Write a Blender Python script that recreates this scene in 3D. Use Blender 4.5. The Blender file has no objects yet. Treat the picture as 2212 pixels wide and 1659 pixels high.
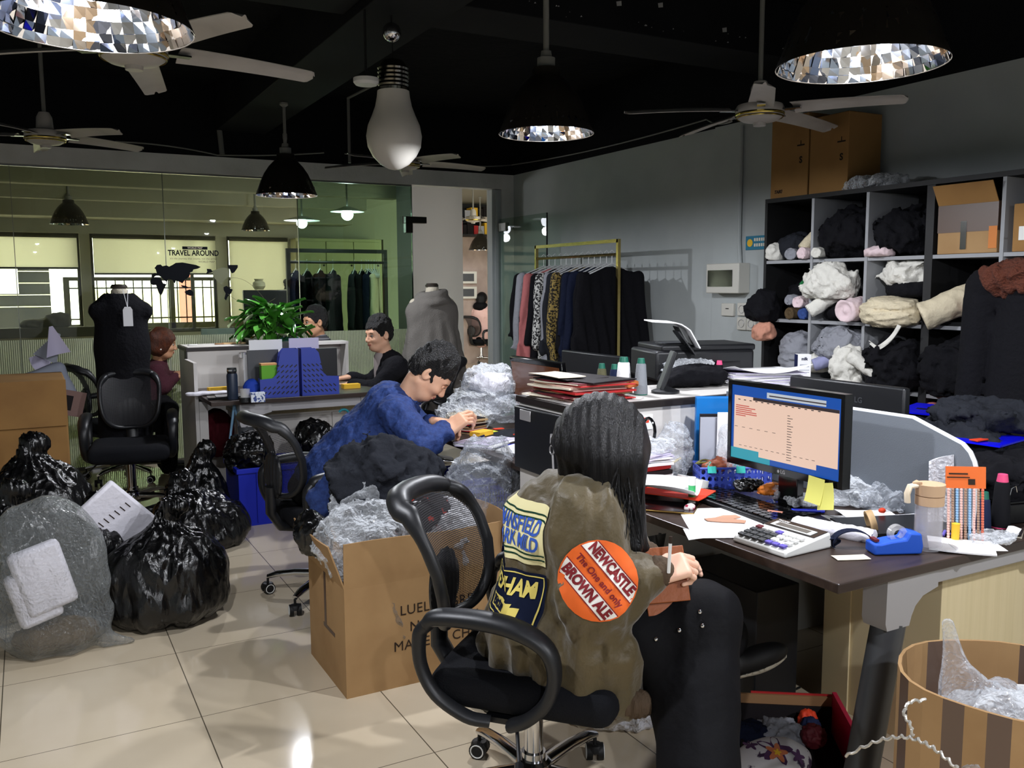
import bpy, bmesh, math, random
import numpy as np
from mathutils import Vector, Matrix, noise, geometry
from mathutils.bvhtree import BVHTree
C = bpy.context.scene.collection
PI = math.pi
# ---------------- camera, world, exposure ----------------
cam = bpy.data.cameras.new('camera'); camo = bpy.data.objects.new('camera', cam); C.objects.link(camo)
YAW, PIT, ROL = 0.49872067, 0.11085323, 0.00498478
_fw = Vector((math.sin(YAW)*math.cos(PIT), math.cos(YAW)*math.cos(PIT), -math.sin(PIT)))
_rt = Vector((math.cos(YAW), -math.sin(YAW), 0)); _dn = _fw.cross(_rt)
_r2 = _rt*math.cos(ROL)+_dn*math.sin(ROL); _d2 = -_rt*math.sin(ROL)+_dn*math.cos(ROL)
camo.matrix_world = Matrix(((_r2.x, -_d2.x, -_fw.x, 0), (_r2.y, -_d2.y, -_fw.y, 0), (_r2.z, -_d2.z, -_fw.z, 1.46), (0, 0, 0, 1)))
cam.sensor_fit = 'HORIZONTAL'; cam.sensor_width = 36; cam.lens = 1913.87/2212*36; cam.clip_start = .05; cam.clip_end = 100
sc = bpy.context.scene; sc.camera = camo
sc.view_settings.view_transform = 'Standard'; sc.view_settings.look = 'None'; sc.view_settings.gamma = 1
sc.view_settings.exposure = 0.0; sc.view_settings.use_curve_mapping = False
w = bpy.data.worlds.new('world'); sc.world = w; w.use_nodes = True
w.node_tree.nodes['Background'].inputs[0].default_value = (1.0, .99, .88, 1); w.node_tree.nodes['Background'].inputs[1].default_value = 6.5
try:
    sc.cycles.use_denoising = True; sc.cycles.max_bounces = 6; sc.cycles.transparent_max_bounces = 12; sc.cycles.use_adaptive_sampling = True; sc.cycles.adaptive_threshold = .03
    sc.cycles.sample_clamp_indirect = 6; sc.cycles.caustics_reflective = False; sc.cycles.caustics_refractive = False
except Exception: pass
LAMP_W = 80.0     # power of one pendant bulb
def lamp_light(name, loc, power, r=.035, color=(.93, .95, 1.0), parent=None):
    l = bpy.data.lights.new(name, 'POINT'); l.energy = power; l.shadow_soft_size = r; l.color = color
    o = bpy.data.objects.new(name, l); C.objects.link(o); o.location = loc
    if parent: o.parent = parent
    return o
def area_light(name, loc, target, sx, sy, power, color):
    l = bpy.data.lights.new(name, 'AREA'); l.shape = 'RECTANGLE'; l.size = sx; l.size_y = sy; l.energy = power; l.color = color
    o = bpy.data.objects.new(name, l); C.objects.link(o); o.location = loc
    o.rotation_euler = (Vector(target)-Vector(loc)).to_track_quat('-Z', 'Y').to_euler()
    return o
# daylight entering the room beyond through its windows
area_light('window_daylight', (1.6, 12.2, 1.6), (1.6, 8, 1.0), 4.5, 1.6, 10, (1, .97, .75))

# ---------------- helpers ----------------
def lin(c):
    return tuple(((v/255)/12.92 if v/255 <= .04045 else ((v/255+.055)/1.055)**2.4) for v in c[:3])+(1,)
MATS = {}
def mat(name, col=(128, 128, 128), rough=.5, metal=0.0, var=None, bump=None, emis=0, alpha=1, trans=0, ior=1.45, spec=.5, sheen=0, coat=0, stripes=None, sss=0):
    """var=(scale,col2,lo,hi[,stretch]); bump=(kind,scale,strength[,stretch])"""
    if name in MATS: return MATS[name]
    m = bpy.data.materials.new(name); m.use_nodes = True; MATS[name] = m
    nt = m.node_tree; N = nt.nodes; L = nt.links; b = N['Principled BSDF']
    b.inputs['Base Color'].default_value = lin(col); b.inputs['Roughness'].default_value = rough; b.inputs['Metallic'].default_value = metal
    b.inputs['Specular IOR Level'].default_value = spec; b.inputs['IOR'].default_value = ior
    b.inputs['Alpha'].default_value = alpha; b.inputs['Transmission Weight'].default_value = trans
    if sum(col[:3]) < 135 and rough > .6 and spec == .5: b.inputs['Specular IOR Level'].default_value = .15
    if sheen: b.inputs['Sheen Weight'].default_value = sheen
    if coat: b.inputs['Coat Weight'].default_value = coat; b.inputs['Coat Roughness'].default_value = .1
    if sss: b.inputs['Subsurface Weight'].default_value = sss; b.inputs['Subsurface Radius'].default_value = (.02, .008, .005)
    if emis: b.inputs['Base Color'].default_value = (0, 0, 0, 1); b.inputs['Emission Color'].default_value = lin(col); b.inputs['Emission Strength'].default_value = emis
    tc = N.new('ShaderNodeTexCoord')
    def coords(st):
        mp = N.new('ShaderNodeMapping'); L.new(tc.outputs['Object'], mp.inputs[0]); mp.inputs['Scale'].default_value = st; return mp.outputs[0]
    if var:
        n = N.new('ShaderNodeTexNoise'); n.inputs['Scale'].default_value = var[0]; n.inputs['Detail'].default_value = 4
        L.new(coords(var[4] if len(var) > 4 else (1, 1, 1)), n.inputs['Vector'])
        r = N.new('ShaderNodeValToRGB'); r.color_ramp.elements[0].position = var[2]; r.color_ramp.elements[1].position = var[3]
        r.color_ramp.elements[0].color = lin(col); r.color_ramp.elements[1].color = lin(var[1])
        L.new(n.outputs[0], r.inputs[0]); L.new(r.outputs[0], b.inputs['Base Color'])
    if stripes:   # (axis, period, duty, col2)
        s = N.new('ShaderNodeSeparateXYZ'); L.new(tc.outputs['Object'], s.inputs[0])
        a = N.new('ShaderNodeMath'); a.operation = 'MULTIPLY'; a.inputs[1].default_value = 1/stripes[1]; L.new(s.outputs[stripes[0]], a.inputs[0])
        f = N.new('ShaderNodeMath'); f.operation = 'FRACT'; L.new(a.outputs[0], f.inputs[0])
        g = N.new('ShaderNodeMath'); g.operation = 'LESS_THAN'; g.inputs[1].default_value = stripes[2]; L.new(f.outputs[0], g.inputs[0])
        mx = N.new('ShaderNodeMix'); mx.data_type = 'RGBA'; mx.inputs['A'].default_value = lin(col); mx.inputs['B'].default_value = lin(stripes[3])
        L.new(g.outputs[0], mx.inputs['Factor']); L.new(mx.outputs['Result'], b.inputs['Base Color'])
    if bump:
        kinds = bump if isinstance(bump, list) else [bump]; prev = None
        for bp in kinds:
            if bp[0] == 'noise':
                t = N.new('ShaderNodeTexNoise'); t.inputs['Detail'].default_value = 5; out = t.outputs[0]
            elif bp[0] == 'voronoi':
                t = N.new('ShaderNodeTexVoronoi'); t.feature = 'DISTANCE_TO_EDGE'; out = t.outputs[0]
            elif bp[0] == 'crease':
                t = N.new('ShaderNodeTexVoronoi'); t.feature = 'SMOOTH_F1'; out = t.outputs[0]
                if 'Smoothness' in t.inputs: t.inputs['Smoothness'].default_value = .12
            else:
                t = N.new('ShaderNodeTexWave'); t.inputs['Distortion'].default_value = 2; out = t.outputs[1]
            t.inputs['Scale'].default_value = bp[1]
            cc = coords(bp[3] if len(bp) > 3 else (1, 1, 1))
            if bp[0] == 'crease':
                dn = N.new('ShaderNodeTexNoise'); dn.inputs['Scale'].default_value = bp[1]*.7; L.new(cc, dn.inputs['Vector'])
                ad = N.new('ShaderNodeVectorMath'); ad.operation = 'MULTIPLY_ADD'; ad.inputs[1].default_value = (.25,)*3
                L.new(dn.outputs['Color'], ad.inputs[0]); L.new(cc, ad.inputs[2]); cc = ad.outputs[0]
            L.new(cc, t.inputs['Vector'])
            bn = N.new('ShaderNodeBump'); bn.inputs['Strength'].default_value = bp[2]; bn.inputs['Distance'].default_value = .02
            L.new(out, bn.inputs['Height'])
            if prev: L.new(prev.outputs[0], bn.inputs['Normal'])
            prev = bn
        L.new(prev.outputs[0], b.inputs['Normal'])
    return m
def M_(x): return MATS[x] if isinstance(x, str) else x

class MB:
    def __init__(s): s.v = []; s.f = []; s.mi = []
    def add(s, v, f, mi=0, T=None):
        o = len(s.v)
        if T is not None: v = [tuple(T @ Vector(p)) for p in v]
        s.v += [tuple(p) for p in v]; s.f += [tuple(i+o for i in q) for q in f]; s.mi += [mi]*len(f); return s
    def box(s, c, d, rz=0, mi=0, T=None):
        x, y, z = d[0]/2, d[1]/2, d[2]/2
        v = [(a, b, e) for a in (-x, x) for b in (-y, y) for e in (-z, z)]
        R = Matrix.Translation(c) @ Matrix.Rotation(rz, 4, 'Z')
        v = [tuple(R @ Vector(p)) for p in v]
        return s.add(v, [(0, 1, 3, 2), (4, 6, 7, 5), (0, 4, 5, 1), (2, 3, 7, 6), (0, 2, 6, 4), (1, 5, 7, 3)], mi, T)
    def bb(s, lo, hi, mi=0, T=None):
        return s.box([(a+b)/2 for a, b in zip(lo, hi)], [abs(b-a) for a, b in zip(lo, hi)], 0, mi, T)
    def rings(s, rings, cap=True, close=False, mi=0, T=None):
        n = len(rings[0]); v = [p for r in rings for p in r]; f = []
        K = len(rings)
        for i in range(K if close else K-1):
            a, b = i*n, ((i+1) % K)*n
            for j in range(n): f.append((a+j, a+(j+1) % n, b+(j+1) % n, b+j))
        if cap and not close: f.append(tuple(reversed(range(n)))); f.append(tuple(range((K-1)*n, K*n)))
        return s.add(v, f, mi, T)
    def tube(s, pts, r, n=8, close=False, mi=0, T=None, flat=1, up=None):
        P = [Vector(p) for p in pts]; K = len(P); R = r if isinstance(r, (list, tuple)) else [r]*K; rs = []; u = None
        for i in range(K):
            t = (P[(i+1) % K]-P[i-1]) if close else (P[min(i+1, K-1)]-P[max(i-1, 0)])
            if t.length < 1e-9: t = Vector((0, 0, 1))
            t.normalize()
            if up is not None: u = Vector(up)-t*t.dot(Vector(up))
            elif u is None: u = t.orthogonal()
            else: u = u-t*t.dot(u)
            if u.length < 1e-6: u = t.orthogonal()
            u.normalize(); w_ = t.cross(u)
            rs.append([tuple(P[i]+(u*math.cos(2*PI*k/n)*flat+w_*math.sin(2*PI*k/n))*R[i]) for k in range(n)])
        return s.rings(rs, True, close, mi, T)
    def lathe(s, prof, n=24, c=(0, 0, 0), mi=0, T=None, closed=False):
        rs = [[(c[0]+r*math.cos(2*PI*k/n), c[1]+r*math.sin(2*PI*k/n), c[2]+z) for k in range(n)] for r, z in prof]
        rs = [[(p[0], p[1], p[2]) for p in r] for r in rs]
        return s.rings(rs, not closed, closed, mi, T)
    def prism(s, poly, h, T=None, mi=0, z0=0):
        n = len(poly); v = [(x, y, z0) for x, y in poly]+[(x, y, z0+h) for x, y in poly]
        f = [tuple(reversed(range(n))), tuple(range(n, 2*n))]+[(i, (i+1) % n, n+(i+1) % n, n+i) for i in range(n)]
        return s.add(v, f, mi, T)
    def sheet(s, fn, nu, nv, th=0, mi=0, T=None):
        """surface fn(u,v)->(x,y,z), u,v in 0..1, given a thickness th"""
        G = [[Vector(fn(i/nu, j/nv)) for j in range(nv+1)] for i in range(nu+1)]
        v = [tuple(p) for r in G for p in r]; W = nv+1
        f = [(i*W+j, (i+1)*W+j, (i+1)*W+j+1, i*W+j+1) for i in range(nu) for j in range(nv)]
        if th:
            nr = []
            for i in range(nu+1):
                for j in range(nv+1):
                    a = G[min(i+1, nu)][j]-G[max(i-1, 0)][j]; b = G[i][min(j+1, nv)]-G[i][max(j-1, 0)]
                    q = a.cross(b); nr.append(q.normalized() if q.length > 0 else Vector((0, 0, 1)))
            o = len(v); v += [tuple(Vector(p)-q*th) for p, q in zip(v, nr)]
            f = f+[tuple(reversed([k+o for k in q])) for q in f]
            edge = [(i*W) for i in range(nu+1)]+[nu*W+j for j in range(1, nv+1)]+[i*W+nv for i in range(nu-1, -1, -1)]+[j for j in range(nv-1, 0, -1)]
            f += [(edge[k], edge[k]+o, edge[(k+1) % len(edge)]+o, edge[(k+1) % len(edge)]) for k in range(len(edge))]
        return s.add(v, f, mi, T)
    def sphere(s, c, r, n=12, sc_=(1, 1, 1), mi=0, T=None):
        prof = [(max(1e-4, r*math.sin(PI*k/n)), -r*math.cos(PI*k/n)) for k in range(n+1)]
        rs = [[(c[0]+a*math.cos(2*PI*j/(2*n))*sc_[0], c[1]+a*math.sin(2*PI*j/(2*n))*sc_[1], c[2]+z*sc_[2]) for j in range(2*n)] for a, z in prof]
        return s.rings(rs, True, False, mi, T)
    def obj(s, name, mats, parent=None, smooth=35, bevel=0, sub=0, world=False, loc=None, rz=0):
        v = s.v
        if world and parent is not None:
            inv = parent_world(parent).inverted(); v = [tuple(inv @ Vector(p)) for p in v]
        me = bpy.data.meshes.new(name); me.from_pydata(v, [], s.f)
        for m in (mats if isinstance(mats, (list, tuple)) else [mats]): me.materials.append(M_(m))
        if any(s.mi): me.polygons.foreach_set('material_index', s.mi)
        me.update()
        if smooth:
            me.polygons.foreach_set('use_smooth', [True]*len(s.f)); me.update()
            try: me.set_sharp_from_angle(angle=math.radians(smooth))
            except Exception: pass
        o = bpy.data.objects.new(name, me); C.objects.link(o)
        if parent is not None: o.parent = parent
        if bevel:
            b = o.modifiers.new('bevel', 'BEVEL'); b.width = bevel; b.segments = 2; b.limit_method = 'ANGLE'; b.angle_limit = math.radians(40)
        if sub:
            b = o.modifiers.new('sub', 'SUBSURF'); b.levels = sub; b.render_levels = sub
        if loc is not None: o.location = loc; o.rotation_euler = (0, 0, rz)
        return o
    def solo(s, name, mats, label, cat, group=None, **k):
        """a whole thing in one mesh given in world coordinates; its origin goes to the middle of its base"""
        a = np.array(s.v); lo, hi = a.min(0), a.max(0); c = ((lo[0]+hi[0])/2, (lo[1]+hi[1])/2, lo[2])
        s.v = [tuple(p) for p in (a-np.array(c))]
        o = s.obj(name, mats, loc=c, **k); tag(o, label, cat, group); return o
def parent_world(p):
    m = Matrix.Translation(p.location) @ p.rotation_euler.to_matrix().to_4x4() @ Matrix.Diagonal(list(p.scale)+[1])
    return parent_world(p.parent) @ m if p.parent else m
def tag(o, label, cat, group=None):
    o['label'] = label; o['category'] = cat
    if group: o['group'] = group
    return o
def thing(name, label, cat, loc=(0, 0, 0), rz=0, group=None):
    o = bpy.data.objects.new(name, None); C.objects.link(o); o.empty_display_size = .05
    o.location = loc; o.rotation_euler = (0, 0, rz); return tag(o, label, cat, group)
def dup(root, loc, rz, label, group=None):
    def cp(o, par):
        c = o.copy(); C.objects.link(c); c.parent = par
        for ch in list(o.children): cp(ch, c)
        return c
    r = cp(root, None); r.location = loc; r.rotation_euler = (0, 0, rz); r['label'] = label
    if group: r['group'] = group
    return r
def struct(mb, name, mats, **k):
    o = mb.obj(name, mats, **k); o['kind'] = 'structure'; return o
def frame(o, x, y, z=None):
    """matrix with origin o and axes x, y (made orthonormal)"""
    x = Vector(x).normalized(); y = Vector(y); y = (y-x*y.dot(x)).normalized(); z = x.cross(y)
    return Matrix(((x.x, y.x, z.x, o[0]), (x.y, y.y, z.y, o[1]), (x.z, y.z, z.z, o[2]), (0, 0, 0, 1)))
def text_geo(txt, size=1.0, off=0.0, shear=0, space=1.0, cuts=0, align='CENTER', extr=0):
    cu = bpy.data.curves.new('t', 'FONT'); cu.body = txt; cu.size = size; cu.offset = off; cu.shear = shear; cu.space_character = space
    cu.align_x = align; cu.align_y = 'CENTER'; cu.extrude = extr; cu.resolution_u = 3
    o = bpy.data.objects.new('t', cu); C.objects.link(o); bpy.context.view_layer.update()
    me = bpy.data.meshes.new_from_object(o.evaluated_get(bpy.context.evaluated_depsgraph_get()))
    C.objects.unlink(o); bpy.data.objects.remove(o)
    bm = bmesh.new(); bm.from_mesh(me); bmesh.ops.triangulate(bm, faces=bm.faces)
    for _ in range(cuts):
        bmesh.ops.subdivide_edges(bm, edges=[e for e in bm.edges if e.calc_length() > size*.12], cuts=1, use_grid_fill=False)
        bmesh.ops.triangulate(bm, faces=bm.faces)
    bm.verts.index_update()
    v = [tuple(p.co) for p in bm.verts]; f = [tuple(q.index for q in p.verts) for p in bm.faces]; bm.free(); bpy.data.meshes.remove(me)
    return v, f
def curve(pts, n=5):
    """smooth path through points"""
    P = [Vector(p) for p in pts]; P = [P[0]*2-P[1]]+P+[P[-1]*2-P[-2]]; o = []
    for i in range(1, len(P)-2):
        a, b, c, d = P[i-1:i+3]
        for k in range(n):
            t = k/n; o.append(.5*((2*b)+(c-a)*t+(2*a-5*b+4*c-d)*t*t+(3*b-a-3*c+d)*t**3))
    return o+[P[-2]]
# ---- signed distance modelling: soft bodies, heads, cloth, bags ----
def nrm(a): a = np.asarray(a, float); return a/(np.linalg.norm(a)+1e-12)
def s_cone(P, a, b, ra, rb, fd=None, fl=1.0):
    """tapered rounded limb from a to b; fd/fl flatten the section along fd"""
    a = np.asarray(a, float); b = np.asarray(b, float); ab = b-a; t = np.clip(((P-a)@ab)/(ab@ab+1e-12), 0, 1)
    d = P-(a+t[..., None]*ab)
    if fd is not None:
        fd = nrm(fd); k = d@fd; d = d+(k*(1/fl-1))[..., None]*fd
        return (np.linalg.norm(d, axis=-1)-(ra+(rb-ra)*t))*min(1, fl)**.5
    return np.linalg.norm(d, axis=-1)-(ra+(rb-ra)*t)
def s_ell(P, c, r, ax=None):
    q = P-np.asarray(c, float)
    if ax is not None: q = q@np.array([nrm(a) for a in ax]).T
    r = np.asarray(r, float); k = np.linalg.norm(q/r, axis=-1); return (k-1)*r.min() if False else k*(k-1)/(np.linalg.norm(q/(r*r), axis=-1)+1e-9)
def s_box(P, c, h, r=0.01, ax=None):
    q = P-np.asarray(c, float)
    if ax is not None: q = q@np.array([nrm(a) for a in ax]).T
    q = np.abs(q)-(np.asarray(h, float)-r); return np.linalg.norm(np.maximum(q, 0), axis=-1)+np.minimum(q.max(-1), 0)-r
def smin(a, b, k=.02):
    h = np.clip(.5+.5*(b-a)/k, 0, 1); return b+(a-b)*h-k*h*(1-h)
def smax(a, b, k=.02): return -smin(-a, -b, k)
def wob(P, sc_, seed=0):
    """cheap smooth noise in -1..1"""
    r = np.random.RandomState(seed); o = 0
    for i in range(5):
        k = r.normal(size=3); k = k/np.linalg.norm(k)*sc_*(.7+.35*i); o = o+np.sin(P@k+r.rand()*6.3+1.3*np.sin(P@(r.normal(size=3)*sc_*.4)+r.rand()*6))/(1+.35*i)
    return o/2.9
def ridge(P, sc_, seed=0, st=None):
    Q = P if st is None else P*np.asarray(st); return 1-2*np.abs(wob(Q, sc_, seed))
def mesh_sdf(fn, lo, hi, h, mb=None, mi=0, extra=0, proj=1):
    lo = np.array(lo, float)-2*h-extra; hi = np.array(hi, float)+2*h+extra; n = np.ceil((hi-lo)/h).astype(int)+1
    g = [lo[i]+h*np.arange(n[i]) for i in range(3)]
    V = np.empty(n)
    for i in range(0, n[0], 24):   # slabs keep memory small
        X, Y, Z = np.meshgrid(g[0][i:i+24], g[1], g[2], indexing='ij'); V[i:i+24] = fn(np.stack([X, Y, Z], -1))
    V[0] = V[-1] = 1; V[:, 0] = V[:, -1] = 1; V[:, :, 0] = V[:, :, -1] = 1
    S = V < 0
    m = np.array(n)-1
    cnt = np.zeros(m, int); acc = np.zeros(tuple(m)+(3,)); ne = np.zeros(m)
    for d in np.ndindex(2, 2, 2): cnt += S[d[0]:m[0]+d[0], d[1]:m[1]+d[1], d[2]:m[2]+d[2]]
    mix = (cnt > 0) & (cnt < 8); ii = np.argwhere(mix); idx = -np.ones(m, int); idx[mix] = np.arange(len(ii))
    pos = np.zeros((len(ii), 3)); num = np.zeros(len(ii))
    cor = [np.array(d) for d in np.ndindex(2, 2, 2)]
    for a in cor:
        for ax in range(3):
            if a[ax] == 0:
                b = a.copy(); b[ax] = 1
                va = V[tuple((ii+a).T)]; vb = V[tuple((ii+b).T)]; cr = (va < 0) != (vb < 0)
                t = np.where(cr, va/(va-vb+1e-20), 0); p = a+0.0*ii; p = p.astype(float); p[:, ax] += t
                pos[cr] += p[cr]; num[cr] += 1
    pos = (ii+pos/num[:, None])*h+lo
    for _ in range(proj):     # pull the vertices onto the surface
        e = h*.4; d0 = fn(pos); gr = np.stack([fn(pos+np.eye(3)[k]*e)-d0 for k in range(3)], -1)/e
        pos = pos-np.clip(d0, -h, h)[:, None]*gr/np.maximum((gr**2).sum(-1), .5)[:, None]
    F = []
    for ax in range(3):
        u, v = (ax+1) % 3, (ax+2) % 3
        sl = [slice(0, m[k]) for k in range(3)]; a = S[tuple(slice(0, n[k]-1) if k == ax else slice(0, n[k]) for k in range(3))]
        b = S[tuple(slice(1, n[k]) if k == ax else slice(0, n[k]) for k in range(3))]
        e = np.argwhere(a != b); e = e[(e[:, u] > 0) & (e[:, v] > 0) & (e[:, u] < m[u]) & (e[:, v] < m[v])]
        q = []
        for du, dv in ((0, 0), (1, 0), (1, 1), (0, 1)):
            c = e.copy(); c[:, u] -= du; c[:, v] -= dv; q.append(idx[tuple(c.T)])
        q = np.stack(q, 1); fl = a[tuple(e.T)]; q[~fl] = q[~fl][:, ::-1]; F.append(q)
    F = np.concatenate(F); F = F[(F >= 0).all(1)]
    if mb is None: mb = MB()
    mb.add([tuple(p) for p in pos], [tuple(int(x) for x in q) for q in F], mi); return mb

# ---------------- the room ----------------
def floor_mat():
    m = mat('floor_tile', (214, 204, 186), rough=.07, spec=.5)
    nt = m.node_tree; N = nt.nodes; L = nt.links; b = N['Principled BSDF']
    g = N.new('ShaderNodeNewGeometry'); s = N.new('ShaderNodeSeparateXYZ'); L.new(g.outputs['Position'], s.inputs[0])
    def seam(k, off, wd):
        a = N.new('ShaderNodeMath'); a.operation = 'MULTIPLY_ADD'; a.inputs[1].default_value = 1/.602; a.inputs[2].default_value = -off/.602+50.5
        L.new(s.outputs[k], a.inputs[0])
        f = N.new('ShaderNodeMath'); f.operation = 'FRACT'; L.new(a.outputs[0], f.inputs[0])
        h = N.new('ShaderNodeMath'); h.operation = 'SUBTRACT'; h.inputs[1].default_value = .5; L.new(f.outputs[0], h.inputs[0])
        i = N.new('ShaderNodeMath'); i.operation = 'ABSOLUTE'; L.new(h.outputs[0], i.inputs[0])
        j = N.new('ShaderNodeMath'); j.operation = 'LESS_THAN'; j.inputs[1].default_value = wd; L.new(i.outputs[0], j.inputs[0]); return j
    a, c = seam('X', .443, .0032), seam('Y', 2.441, .0026)
    mx = N.new('ShaderNodeMath'); mx.operation = 'MAXIMUM'; L.new(a.outputs[0], mx.inputs[0]); L.new(c.outputs[0], mx.inputs[1])
    n = N.new('ShaderNodeTexNoise'); n.inputs['Scale'].default_value = 1.1; n.inputs['Detail'].default_value = 6; L.new(g.outputs['Position'], n.inputs['Vector'])
    r = N.new('ShaderNodeValToRGB'); r.color_ramp.elements[0].color = lin((198, 182, 156)); r.color_ramp.elements[1].color = lin((218, 204, 180))
    r.color_ramp.elements[0].position = .35; r.color_ramp.elements[1].position = .65; L.new(n.outputs[0], r.inputs[0])
    m2 = N.new('ShaderNodeMix'); m2.data_type = 'RGBA'; L.new(mx.outputs[0], m2.inputs['Factor']); L.new(r.outputs[0], m2.inputs['A']); m2.inputs['B'].default_value = lin((96, 88, 74))
    L.new(m2.outputs['Result'], b.inputs['Base Color'])
    rr = N.new('ShaderNodeMapRange'); rr.inputs['To Min'].default_value = .06; rr.inputs['To Max'].default_value = .16; L.new(n.outputs[0], rr.inputs[0]); L.new(rr.outputs[0], b.inputs['Roughness'])
    return m
floor_mat()
mat('wall_paint', (180, 186, 187), rough=.8, var=(2.5, (170, 176, 177), .4, .7), bump=('noise', 60, .05))
mat('wall_paint_beam', (226, 226, 224), rough=.85, var=(3, (206, 206, 202), .4, .7), bump=('noise', 30, .15))
mat('black_paint', (17, 18, 21), rough=.85, var=(2, (24, 25, 28), .3, .7), bump=('noise', 14, .25))
mat('beam_black', (30, 31, 33), rough=.8, var=(2, (22, 23, 25), .3, .7))
mat('pillar_white', (134, 133, 137), rough=.7)
mat('room_grey', (120, 118, 108), rough=.9)
mat('room_grey_light', (165, 162, 146), rough=.9)
mat('black_base', (14, 14, 15), rough=.5)
mat('white_plastic', (225, 225, 222), rough=.4)
mat('chrome', (215, 215, 218), rough=.12, metal=1)
mat('steel', (150, 150, 152), rough=.3, metal=1)
def glass_mat(name, tint, refl=1.0, alpha=.0):
    m = bpy.data.materials.new(name); m.use_nodes = True; MATS[name] = m; nt = m.node_tree; N = nt.nodes; L = nt.links
    for n in list(N):
        if n.type != 'OUTPUT_MATERIAL': N.remove(n)
    o = [n for n in N if n.type == 'OUTPUT_MATERIAL'][0]
    t = N.new('ShaderNodeBsdfTransparent'); t.inputs[0].default_value = lin(tint)
    g = N.new('ShaderNodeBsdfGlossy'); g.inputs['Roughness'].default_value = .01; g.inputs[0].default_value = (refl, refl, refl, 1)
    f = N.new('ShaderNodeFresnel'); f.inputs[0].default_value = 1.45
    ge = N.new('ShaderNodeNewGeometry'); fb = N.new('ShaderNodeMath'); fb.operation = 'SUBTRACT'; fb.use_clamp = True; L.new(f.outputs[0], fb.inputs[0]); L.new(ge.outputs['Backfacing'], fb.inputs[1])
    x = N.new('ShaderNodeMixShader'); L.new(fb.outputs[0], x.inputs[0]); L.new(t.outputs[0], x.inputs[1]); L.new(g.outputs[0], x.inputs[2]); L.new(x.outputs[0], o.inputs[0]); return m
glass_mat('glass_clear', (244, 250, 240)); glass_mat('glass_green', (205, 226, 210)); glass_mat('glass_door', (234, 243, 238), .45); glass_mat('lens_glass', (245, 245, 245))
mat('glass_edge', (70, 100, 88), rough=.2)
mat('mullion', (120, 125, 115), rough=.4)
RX, BY = 4.25, 7.75
struct(MB().bb((-3.2, -2.6, -.1), (11, 15.6, 0)), 'floor', 'floor_tile')
struct(MB().bb((-3.2, -2.6, 3.1), (RX+.15, BY+.1, 3.2)), 'ceiling', 'black_paint')
struct(MB().bb((RX, -2.6, 0), (RX+.12, BY+.1, 2.53)), 'wall_right', 'wall_paint')
struct(MB().bb((RX-.004, -2.6, 2.53), (RX+.12, BY, 3.1)), 'trim_1', 'black_paint')
struct(MB().bb((RX-.03, 4.02, 0), (RX-.001, 4.81, 2.53)), 'trim_2', 'wall_paint')
struct(MB().bb((-3.2, -2.6, 0), (-3.08, BY+.1, 3.1)), 'wall_left', 'wall_paint')
struct(MB().bb((-3.2, -2.72, 0), (RX+.12, -2.6, 3.1)), 'wall_front', 'wall_paint')
struct(MB().bb((-3.2, BY, 2.39), (RX, BY+.14, 2.53)), 'wall_back', 'wall_paint_beam')
struct(MB().bb((-3.2, BY, 2.53), (RX, BY+.13, 3.1)), 'trim_3', 'black_paint')
struct(MB().bb((4.12, BY, 0), (RX, BY+.14, 2.39)), 'wall_back_pier', 'wall_paint_beam')
struct(MB().bb((4.02, BY+.02, 0), (4.12, BY+.12, 2.385)).bb((4.05, BY, 0), (4.075, BY+.02, 2.38)), 'trim_4', 'wall_paint')
struct(MB().bb((4.118, BY-.015, 0), (RX, BY-.0005, .12)).bb((RX-.012, 4.82, 0), (RX-.0005, BY-.02, .1)), 'baseboard_right', 'black_base')
# ceiling beams of the black ceiling
struct(MB().bb((1.45, -2.5, 2.74), (1.85, BY-.01, 3.1)), 'ceiling_beam', 'beam_black', bevel=.004)
struct(MB().bb((-3, 3.95, 2.78), (1.44, 4.35, 3.1)).bb((1.86, 3.95, 2.78), (RX-.01, 4.35, 3.1)), 'ceiling_beam.001', 'beam_black', bevel=.004)
struct(MB().bb((-3, .9, 2.8), (1.44, 1.2, 3.1)).bb((1.86, .9, 2.8), (RX-.01, 1.2, 3.1)), 'ceiling_beam.002', 'beam_black', bevel=.004)
# flaking plaster specks on the beam
random.seed(4); m = MB()
for i in range(60):
    x = random.uniform(-.6, 4.0)
    if 1.4 < x < 1.9: continue
    z = 2.80+random.random()*.06; s = random.uniform(.002, .009)
    m.add([(x, 3.947, z), (x+s*1.6, 3.947, z+s*.3), (x+s*.7, 3.945, z+s)], [(0, 1, 2)])
for px in ((2.78, 2.9), (3.05, 2.93), (3.5, 2.86), (2.4, 2.95)):
    m.add([(px[0], 3.944, px[1]), (px[0]+.03, 3.944, px[1]+.006), (px[0]+.028, 3.944, px[1]+.03), (px[0]-.004, 3.944, px[1]+.022)], [(0, 1, 2, 3)])
mat('plaster', (170, 170, 168), rough=.9)
struct(m, 'trim_5', 'plaster')
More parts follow.
